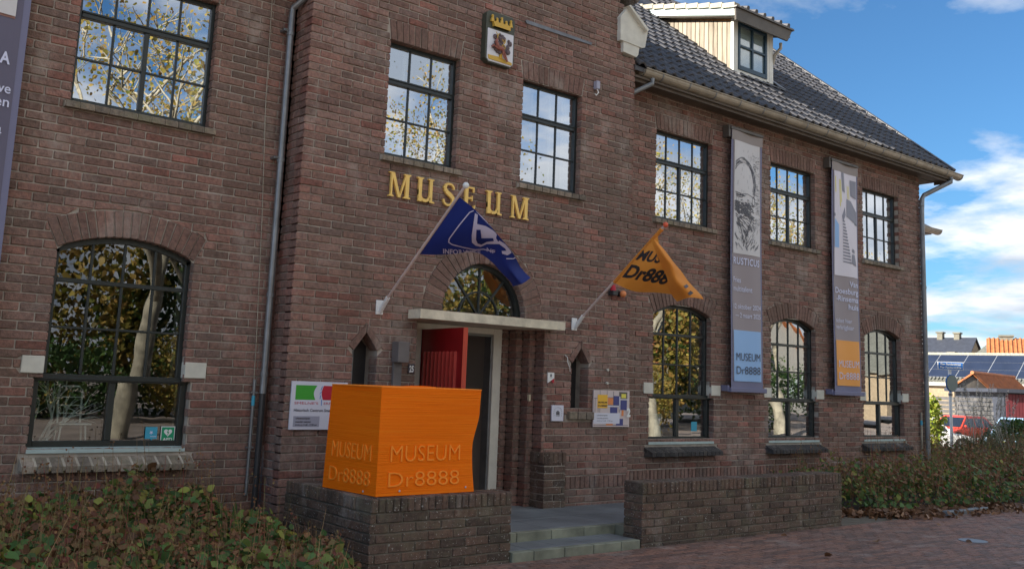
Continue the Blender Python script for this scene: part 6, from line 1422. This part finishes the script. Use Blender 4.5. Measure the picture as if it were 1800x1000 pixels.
for a in ((6.4, -5.2, .3, 1.25, tv1, 'plane tree with a pale leaning trunk mirrored in the lower left window'), (14.6, -6.4, 2.1, 1.25, tv2, 'yellowing plane tree mirrored in the fanlight'), (22.5, -5.6, 4.0, 1.15, tv1, 'yellowing plane tree mirrored in the first right-hand window'),
          (30.5, -6.6, 1.2, 1.25, tv2, 'yellowing plane tree mirrored in the middle right-hand window'), (39, -6., 5.2, 1.0, tv1, 'plane tree far along the street mirrored in the last window'), (.2, -8.5, 3.1, 1.1, tv2, 'plane tree behind the viewer, left of the leaning one'), (10.5, -12, .8, 1.2, tv1, 'tall plane tree in the second row behind the viewer')): place_tree(*a)
def bush(name, label, c, rx, ry, h, n, size, key, seed, cat='bush', zc=.5, group=None):
    rg = np.random.default_rng(seed); d = rg.normal(0, 1, (n, 3)); d /= np.linalg.norm(d, axis=1)[:, None]; r = rg.uniform(.62, 1.03, n)*(1+.12*np.sin(d[:, 0]*7+d[:, 2]*5)+.1*np.sin(d[:, 1]*9)); P = d*r[:, None]*np.array([rx, ry, h*.5])+np.array([0, 0, h*.5])
    t = thing(name, label, cat, c, group); me = scatter_mesh(name+'_leaves', P, rots(n, .4, rg, (0, 0, 0)), size*rg.uniform(.6, 1.3, n), rg.random(n), LEAF_V, LEAF_F, [M[key]]); link('foliage', me, t)
    b = MB(); 
    for k in range(5): a = k*1.26; b.tube([(c[0], c[1], c[2]), (c[0]+rx*.4*math.cos(a), c[1]+ry*.4*math.sin(a), c[2]+h*.55)], [.03, .01], 5)
    obj('stems', b, M['bark'], t); return t
for i, (x, rx, h, key) in enumerate(((2, 2.4, 2.4, 'leaf_autumn'), (6.5, 2.6, 2.0, 'leaf_hedge'), (11, 2.4, 2.7, 'leaf_autumn'), (16, 2.8, 2.2, 'leaf_hedge'), (21, 2.6, 3.0, 'leaf_autumn'), (27, 3, 2.6, 'leaf_autumn'), (36, 3.2, 2.8, 'leaf_hedge'))):
    bush('garden_bush', ['golden bush mirrored low in the left window', 'dark green bush behind the leaning plane tree', 'golden bush mirrored behind the entrance tree', 'broad green bush across the street', 'tall golden bush mirrored in the first right-hand window', 'golden bush mirrored in the middle right-hand window', 'green bush at the far end of the street'][i], (x, -11.5, 0), rx, 1.6, h, 6000, .10, key, 40+i, group='bushes across the street')
def house(label, c, w, d, h, rh, wallkey, roofkey, az_, wins=()):
    """gabled house; c = front left corner, az_ = heading of the depth axis"""
    s = np.array([math.sin(az_), math.cos(az_), 0]); r = np.array([math.cos(az_), -math.sin(az_), 0]); c = np.array(c, float); t = thing('house', label, 'house', tuple(c)); z = np.array([0, 0, 1.])
    b = MB(); b.prism([c, c+r*w, c+r*w+z*h, c+r*w/2+z*(h+rh), c+z*h], s*d); obj('wall', b, M[wallkey], t)
    for a, e in ((0, 1), (1, -1)):
        b = MB(); p0 = c+r*w*a-r*e*.25+z*(h-.25*rh/(w/2)); p1 = c+r*w/2+z*(h+rh); q = [p0-s*.2, p1-s*.2, p1-s*.2+z*.12, p0-s*.2+z*.12]; b.prism(q if e > 0 else q[::-1], s*(d+.4)); obj('roof', b, M[roofkey], t)
    for (a, zz, ww, hh) in wins:
        b = MB(); p = c+r*a+z*zz-s*.02; b.obox(p, r*ww, s*.04, z*hh); f = obj('window', b, M['white'], t); b = MB(); b.obox(p+r*.05-s*.01+z*.05, r*(ww-.1), s*.02, z*(hh-.1)); obj('pane', b, M['glass_dorm'], f)
    return t
M['chimney_grey'] = noisy('chimney_grey', (.15, .14, .11), .25, 4, .9, bumpd=.003); M['house_white'] = noisy('house_white', (.36, .34, .30), .08, 2, .8, bumpd=0); M['house_brick'] = noisy('house_brick', (.26, .20, .13), .2, 6, .9, bumpd=.003); M['tile_orange'] = noisy('tile_orange', (.36, .12, .04), .35, 3, .7, bumpd=.004); M['tile_grey'] = noisy('tile_grey', (.12, .12, .10), .3, 4, .8, bumpd=.004); M['slate'] = noisy('slate', (.035, .04, .055), .2, 3, .6, bumpd=0)
house('white gabled house across the street mirrored in the middle window', (47, -16, 0), 8, 7, 3.0, 3.2, 'house_white', 'tile_orange', math.radians(175), ((1.5, .8, 1.2, 1.3), (4.5, .8, 1.2, 1.3)))
house('brick house across the street beyond the white gabled one', (66, -18, 0), 9, 7, 3.0, 3.0, 'house_brick', 'tile_grey', math.radians(185), ((1.5, .8, 1.2, 1.3), (5.5, .8, 1.2, 1.3)))

for i in range(11):
    bush('tall_shrub', ['dark tall shrub at the left end of the belt across the street', 'second dark shrub of the belt across the street', 'third dark shrub of the belt across the street', 'fourth dark shrub of the belt across the street', 'dark shrub in the middle of the belt behind the bushes', 'sixth dark shrub of the belt across the street', 'seventh dark shrub of the belt across the street', 'eighth dark shrub of the belt across the street', 'ninth dark shrub of the belt across the street', 'tenth dark shrub of the belt across the street', 'last dark shrub of the belt beside the white house'][i], (-6+i*4.4, -15.5-(i % 3), 0), 3.2, 1.8, 5.6+(i % 2)*1.2, 5200, .2, 'leaf_hedge' if i % 3 else 'leaf_autumn', 90+i, group='dark shrubs beyond the street')
# ================================================================ the street beyond the right end of the facade
b = MB(); AZ = math.radians(80); s_ = np.array([math.sin(AZ), math.cos(AZ), 0]); r_ = np.array([math.cos(AZ), -math.sin(AZ), 0]); zv = np.array([0, 0, 1.])
# long low building with solar panels
P0 = np.array(PD(1600, 667, 60)); eave = P0[2]; base = np.array([P0[0], P0[1], 0]); Ls = 21.; wd_ = 3.5; rhh = 1.75; gb = -.6
t = thing('low_building', 'long low building with dark solar panels on its pantiled roof', 'building', (base[0], base[1], gb))
b = MB(); o0 = base-r_*1.; b.obox(o0+s_*.3+zv*gb, r_*Ls, s_*5, zv*(eave-gb-.05)); obj('wall', b, M['house_brick'], t)
b = MB(); b.obox(o0+zv*(eave-.32), r_*Ls, s_*.28, zv*.30); obj('white_fascia', b, M['house_white'], t)
sl = (s_*wd_+zv*rhh); b = MB(); b.prism([o0+zv*eave, o0+zv*eave+sl, o0+zv*(eave-.1)+sl, o0+zv*(eave-.1)], r_*Ls); b.prism([o0+zv*eave+sl, o0+zv*eave+sl+s_*wd_-zv*rhh, o0+zv*(eave-.1)+sl+s_*wd_-zv*rhh, o0+zv*(eave-.1)+sl], r_*Ls); rfo = obj('roof', b, M['tile_grey'], t)
sn = np.cross(r_, sl); sn /= np.linalg.norm(sn); sn = sn if sn[2] > 0 else -sn; sl_u = sl/np.linalg.norm(sl); SL = np.linalg.norm(sl)
M['solar'] = noisy('solar_panel', (.022, .030, .055), .15, 1, .35, 0, bumpd=0); M['solar_frame'] = mat('solar_frame', (.45, .47, .5), .4, .5)
pm_ = MB(); ph = (SL-.62)/3; pw = 1.7
for i in range(int(Ls/pw)):
    for j in range(3):
        b = MB(); p = o0+zv*eave+sn*.05+sl_u*(.42+j*ph)+r_*(i*pw+.2); b.obox(p, r_*(pw-.07), sl_u*(ph-.06), sn*.03); obj('solar_panel', b, M['solar'], rfo)
b = MB(); b.obox(o0+zv*eave+sn*.02+sl_u*.40+r_*.15, r_*(Ls-1), sl_u*(SL-.58), sn*.035); obj('panel_rails', b, M['solar_frame'], rfo)
for i in range(int(Ls/.26)): b = MB(); p = o0+zv*(eave+.03)+sl+r_*(i*.26); b.tube([p, p+r_*.25], [.10, .085], 6); obj('ridge_tile', b, M['tile_pale'], rfo)
for i in range(int(Ls/.22)): b = MB(); p = o0+zv*(eave+.03)+r_*(i*.22); b.tube([p, p+sl_u*.4], .05, 5); obj('eaves_tile', b, M['tile_grey'], rfo)
# tiled shed with a gable
A_ = np.array(PD(1711, 659, 47)); Lc = np.array(PD(1677, 681, 47)); Rc = np.array(PD(1737, 683, 47)); Vd = np.array(PD(1783, 661.5, 53))-A_; Vd[2] = 0; Lc[2] = Rc[2] = (Lc[2]+Rc[2])/2
t = thing('garden_shed', 'grey gabled shed with a bright orange pantile roof', 'shed', (A_[0], A_[1], gb)); g_ = np.array([0, 0, 1.])
b = MB(); b.prism([np.array([Lc[0], Lc[1], gb]), np.array([Rc[0], Rc[1], gb]), Rc, A_, Lc], Vd); obj('wall', b, M['fascia_brown'], t)
for E0, e in ((Lc, 1), (Rc, -1)):
    dirn = (A_-E0); L_ = np.linalg.norm(dirn); dirn /= L_; n = 13; vu = Vd/np.linalg.norm(Vd); VL = np.linalg.norm(Vd); p0 = E0-dirn*.35-vu*.15+g_*.03; nn = np.cross(dirn, vu); nn = nn if nn[2] > 0 else -nn
    b = MB(); b.obox(p0, dirn*(L_+.36), vu*(VL+.3), nn*.04) if np.dot(np.cross(dirn, vu), nn) > 0 else b.obox(p0, vu*(VL+.3), dirn*(L_+.36), nn*.04); rr = obj('roof', b, M['tile_orange'], t)
    for k in range(int(VL/.24)): b = MB(); q = p0+vu*(k*.24+.12)+nn*.05; b.tube([q, q+dirn*(L_+.34)], .055, 6); obj('tile_row', b, M['tile_orange'], rr)
b = MB(); b.tube([A_-Vd/np.linalg.norm(Vd)*.2+g_*.12, A_+Vd+g_*.12], .09, 7); obj('ridge', b, M['tile_orange'], t)
# garage on the right
p0 = np.array(PD(1750, 689, 41)); p1 = np.array(PD(1850, 689, 41)); p1[2] = p0[2]; ru = (p1-p0)/np.linalg.norm(p1-p0); su = np.array([-ru[1], ru[0], 0]); su = su if su@np.array([.9, .4, 0]) > 0 else -su
t = thing('dark_garage', 'flat roofed dark garage with burgundy board wall', 'garage', tuple(p0*[1, 1, 0]+[0, 0, gb])); Wg = np.linalg.norm(p1-p0)
b = MB(); b.obox(p0+zv*.0-su*.3-ru*.1, ru*(Wg+.5), su*5, zv*.16); obj('roof', b, M['slate'], t)
b = MB(); b.obox(p0*[1, 1, 0]+ru*.35+zv*gb, ru*Wg, su*4.5, zv*(p0[2]-gb)); obj('wall', b, M['slate'], t); M['burgundy'] = noisy('burgundy_boards', (.13, .02, .025), .15, 3, .6, bumpd=0)
for i in range(14): b = MB(); b.obox(p0*[1, 1, 0]+ru*(.42+i*.14)-su*.04+zv*gb, ru*.125, su*.035, zv*(p0[2]-gb-.06)); obj('wall_board', b, M['burgundy'], t)
# slatted fence
p0 = np.array(PD(1640, 700, 44)); p1 = np.array(PD(1768, 700, 41.5)); p0[2] = p1[2] = 1.45; fv = p1-p0; FL = np.linalg.norm(fv); fu = fv/FL; fn_ = np.array([-fu[1], fu[0], 0]); fn_ = fn_ if fn_@np.array([1, 0, 0]) < 0 else -fn_
M['fence'] = noisy('grey_fence', (.085, .082, .08), .3, 3, .9, bumpd=.002); t = thing('slat_fence', 'grey weathered fence of horizontal boards behind the red car', 'fence', (p0[0], p0[1], gb)); nb_ = 3
for i in range(nb_+1): b = MB(); b.obox(p0+fu*(FL*i/nb_)-zv*(1.4-gb), fu*.07, fn_*.07 if np.cross(fu, fn_)[2] > 0 else -fn_*.07, zv*(1.42-gb)); obj('post', b, M['fence'], t)
for i in range(nb_):
    for j in range(10): b = MB(); q = p0+fu*(FL*i/nb_+.08)-zv*(.16+j*.19)+fn_*(.03 if j % 2 else -.02); b.obox(q, fu*(FL/nb_-.09), fn_*.02 if np.cross(fu, fn_)[2] > 0 else -fn_*.02, zv*.15); obj('board', b, M['fence'], t)
# distant houses
def far_house(label, px0, px1, yr, ye, dep, wallkey, roofkey, chim, gable_left=True, tiles=False):
    a = np.array(PD(px0, ye, dep)); b_ = np.array(PD(px1, ye, dep*.97)); b_[2] = a[2]; rr_ = b_-a; L_ = np.linalg.norm(rr_); rr_ /= L_; ss = np.array([-rr_[1], rr_[0], 0]); ss = ss if ss@np.array([.9, .4, 0]) > 0 else -ss
    zr_ = PD((px0+px1)/2, yr, dep+3)[2]; t = thing('house', label, 'house', (a[0], a[1], gb)); hw_ = 3.2; z0_ = a[2]
    A0 = a*[1, 1, 0]; b = MB(); b.prism([A0+zv*gb, A0+ss*hw_*2+zv*gb, A0+ss*hw_*2+zv*z0_, A0+ss*hw_+zv*zr_, A0+zv*z0_], rr_*L_); obj('wall', b, M[wallkey], t)
    b = MB(); q0 = A0-ss*.2-rr_*.15+zv*(z0_+.0); q1 = A0+ss*hw_-rr_*.15+zv*(zr_+.08); b.prism([q0, q1, q1+zv*.1, q0+zv*.1], rr_*(L_+.3)); q2 = A0+ss*(2*hw_+.2)-rr_*.15+zv*z0_; b.prism([q1, q2, q2+zv*.1, q1+zv*.1], rr_*(L_+.3)); ro = obj('roof', b, M[roofkey], t)
    if tiles:
        dr = q1-q0
        for k in range(int(L_/.30)): b = MB(); q = q0+rr_*(k*.30+.2)+zv*.10; b.tube([q, q+dr], .085, 6); obj('tile_row', b, M[roofkey], ro)
    for c_, w_, h_ in chim: b = MB(); q = A0+ss*(hw_-.3)+rr_*(L_*c_)+zv*(zr_-.3); b.obox(q, rr_*w_, ss*.7, zv*(h_+.3)); obj('chimney', b, M['chimney_grey'], ro); b = MB(); b.obox(q-rr_*.08-ss*.08+zv*(h_+.3), rr_*(w_+.16), ss*.86, zv*.12); obj('chimney_cap', b, M['chimney_grey'], ro)
far_house('far pale brick house with a dark slate roof and two chimneys', 1612, 1697, 598, 640, 82, 'house_brick', 'slate', ((.22, .45, .55), (.58, .45, .5)))
far_house('far house with a grey pantile roof between the slate and orange roofs', 1700, 1760, 610, 640, 76, 'house_brick', 'tile_grey', ())
far_house('far house with an orange pantile roof and a small chimney', 1739, 1870, 601, 640, 70, 'house_brick', 'tile_orange', ((.16, .9, .3),), tiles=True)
b = MB(); c = np.array(PD(1676, 628, 70)); b.box(c[0]-.2, c[0]+.2, c[1]-.2, c[1]+.4, 2, c[2]+.4); top('chimney_stack', b, M['chimney_grey'], 'broad pale chimney stack behind the solar roof', 'chimney')
# street name sign with round traffic sign
sp = np.array(PD(1669, 643, 23)); rt_ = np.array([RM[0][0], RM[0][1], 0]); rt_ /= np.linalg.norm(rt_); fw = np.array([-rt_[1], rt_[0], 0]); zg = gz(sp[0], sp[1])
t = thing('street_sign_pole', 'pale pole with a blue street name plate above a round traffic sign', 'street sign', (sp[0], sp[1], zg)); 
part('pole', t, 'white', lambda b: b.tube([(sp[0], sp[1], zg), (sp[0], sp[1], sp[2]-.08)], .035, 10))
part('name_plate_edge', t, 'white', lambda b: b.obox(sp-rt_*.305-zv*.095-fw*.06, rt_*.61, fw*.02, zv*.19)); part('name_plate', t, 'street_blue', lambda b: b.obox(sp-rt_*.29-zv*.08-fw*.065, rt_*.58, fw*.004, zv*.16))
SP = lambda a, c_: tuple(sp+rt_*a+zv*c_-fw*.067)
part('street_name', t, 'white', lambda b: (put_text(b, SP, 'Pier Panderstraat', 0, .018, .045, .49, 'C', .04), put_text(b, SP, 'Pier Panderstrjitte', 0, -.058, .045, .51, 'C', .04)))
ca = math.radians(-28); nrm_ = fw*math.cos(ca)+rt_*math.sin(ca); tr_ = rt_*math.cos(ca)-fw*math.sin(ca); cc = sp-zv*.41
def disc(b, r, d0, d1): b.prism([cc+tr_*r*math.cos(2*math.pi*i/28)+zv*r*math.sin(2*math.pi*i/28)-nrm_*d0 for i in range(28)], nrm_*(d0-d1))
M['sign_back'] = mat('sign_back', (.16, .20, .19), .45, .3); part('round_sign', t, 'sign_back', lambda b: disc(b, .195, .065, .05)); part('round_sign_edge', t, 'street_blue', lambda b: disc(b, .21, .049, .035)); part('clamp', t, 'zinc', lambda b: b.tube([tuple(cc-zv*.24), tuple(cc-zv*.30)], .05, 8)); part('clamp', t, 'zinc', lambda b: b.tube([tuple(cc+zv*.02), tuple(cc+zv*.08)], .05, 8))
# plants on the corner
def grass_clump(label, c, n, h, spread, seed, plumes=0, key='grass_blade'):
    rg = np.random.default_rng(seed); t = thing('ornamental_grass', label, 'grass', c, 'ornamental grasses on the corner'); b = MB()
    for i in range(n):
        a = rg.uniform(0, 6.28); l = h*rg.uniform(.6, 1.1); out = spread*rg.uniform(.2, 1.); d = np.array([math.cos(a), math.sin(a), 0]); q = np.array([-d[1], d[0], 0])*.006; b.rn = rg.random(); p = np.array(c)+d*.05; prev = p
        for k in range(1, 5): f = k/4; nx_ = p+d*out*f**1.6+zv*l*(f-.42*f**3*(out/spread)); w0 = q*(1.1-f+.25); b.poly([prev-w0, prev+w0, nx_+w0*.6, nx_-w0*.6]); prev = nx_
    obj('blades', b, M[key], t, kind='stuff')
    for i in range(plumes):
        a = rg.uniform(0, 6.28); out = spread*rg.uniform(.1, .62); d = np.array([math.cos(a), math.sin(a), 0]); tip = np.array(c)+d*out+zv*h*rg.uniform(1.15, 1.6); b = MB(); b.rn = rg.random(); p = np.array(c)
        m = (p+tip)/2-d*out*.12; b.poly([p-[.003, 0, 0], p+[.003, 0, 0], m+[.003, 0, 0], m-[.003, 0, 0]]); b.poly([m-[.003, 0, 0], m+[.003, 0, 0], tip+[.002, 0, 0], tip-[.002, 0, 0]])
        dr = rg.normal(0, 1, 3)*[1, 1, 0]; dr /= np.linalg.norm(dr)
        for k in range(60): f = k/60; q = tip-(tip-m)/np.linalg.norm(tip-m)*.34*f; v = rg.normal(0, 1, 3); v /= np.linalg.norm(v); v[2] = -abs(v[2])*.4; e = q+v*.055*(.4+math.sin(f*3.14))+dr*.03*(1-f); w = np.cross(v, zv)*.013; b.poly([q-w, q+w, e+w*.3, e-w*.3])
        obj('plume', b, M['plume'], t)
    return t
for i, (px, py, dep, n, h, sp_, pl) in enumerate(((1712, 792, 16.5, 420, .85, .75, 16), (1748, 790, 17.5, 420, .75, .8, 14), (1778, 785, 16, 420, .62, .85, 9), (1728, 780, 19, 300, .8, .7, 16))):
    c = PD(px, py, dep); c = (c[0], c[1], gz(c[0], c[1])); grass_clump(['tall feathery grass clump nearest the street sign', 'arching grass clump in the middle of the corner bed', 'low grass clump at the right edge of the photo', 'grass clump with pale plumes behind the others'][i], c, n, h+.25, sp_, 60+i, pl)
def at_g(px, dep):
    c = PD(px, 760, dep); return (c[0], c[1], gz(c[0], c[1]))
bush('lime_bush', 'bright yellow-green bush peeping past the drainpipe', at_g(1630, 27), .45, .5, 1.75, 1500, .10, 'leaf_lime', 71)
bush('dark_hedge', 'dark green clipped hedge right of the red car', at_g(1790, 22), 1.1, .6, 1.12, 3600, .07, 'leaf_hedge', 72, 'hedge')
bush('low_shrub', 'small dark shrub beside the burgundy garage', at_g(1830, 24), .9, .6, 1.1, 1500, .08, 'leaf_hedge', 73)
# cars
M['car_red'] = noisy('car_red', (.62, .055, .03), .03, 2, .25, bumpd=0); M['car_blue'] = noisy('car_blue', (.30, .45, .62), .03, 2, .25, bumpd=0); M['tyre'] = mat('tyre', (.02, .02, .02), .8); M['car_glass'] = mat('car_glass', (.015, .02, .03), .08, 0, .9); M['rim'] = mat('rim', (.5, .5, .52), .3, .6); M['lamp'] = mat('lamp_glass', (.7, .7, .7), .15)
def car(label, c, head, key):
    t = thing('parked_car', label, 'car', c); f = np.array([math.cos(head), math.sin(head), 0]); l = np.array([-f[1], f[0], 0]); c = np.array(c)
    P = lambda x, y, z: tuple(c+f*x+l*y+zv*z)      # x forward, y left, z up ; car 3.3 long (units), 1.4 wide
    prof = [(1.64, .22), (1.66, .40), (1.60, .52), (1.10, .63), (.72, .68), (-1.25, .70), (-1.58, .66), (-1.66, .45), (-1.64, .22)]; W2 = .70
    def body(b):
        for x0_, prf in ((0, prof),):
            n = len(prf); s = len(b.v)
            for y, k in ((-W2+.06, .97), (-W2, 1.), (W2, 1.), (W2-.06, .97)):
                for x, z in prf: b.v.append(P(x*k, y if k == 1. else y, .45+(z-.45)*(1 if k == 1. else 1.04)))
            # simple loft across the width
            order = [0, 1, 2, 3]; ys = [-W2, -W2+.07, W2-.07, W2]; b.v = b.v[:s]
            for y, k, dz in zip(ys, (.975, 1., 1., .975), (-.03, 0, 0, -.03)):
                for x, z in prf: b.v.append(P(x*k, y, z+(dz if z > .5 else 0)))
            for a in range(3):
                for i in range(n-1): b.face([s+a*n+i, s+a*n+i+1, s+(a+1)*n+i+1, s+(a+1)*n+i])
            b.face([s+i for i in range(n)]); b.face([s+3*n+i for i in reversed(range(n))]); b.face([s, s+n, s+2*n, s+3*n]); b.face([s+n-1, s+4*n-1, s+3*n-1, s+2*n-1])
    part('body', t, key, body)
    gp = [(.80, .67), (.28, 1.12), (.12, 1.17), (-1.00, 1.15), (-1.48, .69)]
    def cab(b):
        s = len(b.v); n = len(gp)
        for sgn in (-1, 1):
            for x, z in gp: b.v.append(P(x, sgn*(W2-.03-.16*(z-.67)/.5), z))
        b.face([s+i for i in reversed(range(n))]); b.face([s+n+i for i in range(n)])
        for i in range(n-1): b.face([s+i, s+i+1, s+n+i+1, s+n+i])
    part('cabin', t, key, cab)
    yy = lambda z, sg, o=.004: sg*(W2-.03-.16*(z-.67)/.5+o)
    for sg in (-1, 1):
        for q in ([(.66, .71), (.27, 1.06), (-.16, 1.08), (-.16, .71)], [(-.23, .71), (-.23, 1.08), (-.72, 1.07), (-.72, .71)], [(-.79, .71), (-.79, 1.07), (-1.0, 1.05), (-1.28, .73)]):
            part('side_window', t, 'car_glass', lambda b: b.poly([P(x, yy(z, sg), z) for x, z in (q if sg < 0 else q[::-1])]))
    part('windscreen', t, 'car_glass', lambda b: b.poly([P(.77, -.60, .71), P(.77, .60, .71), P(.31, .50, 1.10), P(.31, -.50, 1.10)])); part('rear_window', t, 'car_glass', lambda b: b.poly([P(-1.47, -.58, .73), P(-1.06, -.50, 1.10), P(-1.06, .50, 1.10), P(-1.47, .58, .73)]))
    for x in (1.04, -1.02):
        for sg in (-1, 1):
            w = part('wheel', t, 'tyre', lambda b: b.tube([P(x, sg*(W2-.14), .27), P(x, sg*(W2+.012), .27)], .27, 18)); part('rim', w, 'rim', lambda b: b.tube([P(x, sg*(W2-.02), .27), P(x, sg*(W2+.02), .27)], .17, 14))
    for sg in (-1, 1):
        part('headlight', t, 'lamp', lambda b: b.prism([P(1.60, sg*.62, .46), P(1.635, sg*.40, .46), P(1.625, sg*.40, .55), P(1.57, sg*.62, .56)], tuple(f*.03))); part('mirror', t, key, lambda b: b.ball(P(.62, sg*(W2+.05), .76), .06, 8, 6, (1, 1, .8))); part('tail_light', t, 'crimson', lambda b: b.ball(P(-1.62, sg*.56, .58), .08, 8, 6, (.6, .8, 1)))
    part('bumper', t, 'tyre', lambda b: b.prism([P(1.60, -.66, .20), P(1.70, -.45, .20), P(1.70, .45, .20), P(1.60, .66, .20)], (0, 0, .10))); part('number_plate', t, 'yellow', lambda b: b.prism([P(1.705, -.2, .31), P(1.705, .2, .31), P(1.705, .2, .38), P(1.705, -.2, .38)], tuple(f*.01)))
hd = math.atan2(-RM[0][1], -RM[0][0])+math.radians(30)
c = PD(1686, 765, 40); car('red hatchback parked behind the grasses beyond the facade', (c[0], c[1], -.49), hd, 'car_red'); c = PD(1790, 760, 34); car('pale blue car mostly hidden behind the dark hedge', (c[0], c[1], -.40), hd+.3, 'car_blue')
c = PD(1618, 765, 31); car('white car nose just showing past the drainpipe', (c[0], c[1], -.40), hd+2.6, 'white')
# eave of the rear wing showing past the right corner
t = thing('rear_eave', 'roof corner with zinc gutter showing past the right end of the wall', 'roof corner', U(1632, 395, 12)); q0 = np.array(U(1610, 396, 12)); q1 = np.array(U(1649, 397, 12)); q1[2] = q0[2]
gutter(q0[0]-3, q1[0], 12, q0[2], .11, t); b = MB(); b.prism([(q0[0]-3, 12.1, q0[2]+.02), (q1[0]-.05, 12.1, q0[2]+.02), (q1[0]-.9, 13.3, q0[2]+.85), (q0[0]-3, 13.3, q0[2]+.85)], (0, 0, .06)); b.prism([(q0[0]-3, 12.05, q0[2]-.12), (q1[0]-.25, 12.05, q0[2]-.12), (q1[0]-.25, 13, q0[2]-.12), (q0[0]-3, 13, q0[2]-.12)], (0, 0, .03)); obj('roof', b, M['tile'], t)

# ================================================================ to metres
def to_metres():
    done = set()
    for o in SC.objects:
        if o.type == 'MESH' and o.data.name not in done: done.add(o.data.name); o.data.transform(Matrix.Scale(S, 4))
        if o.type in ('MESH', 'EMPTY'): o.location = o.location*S
to_metres()
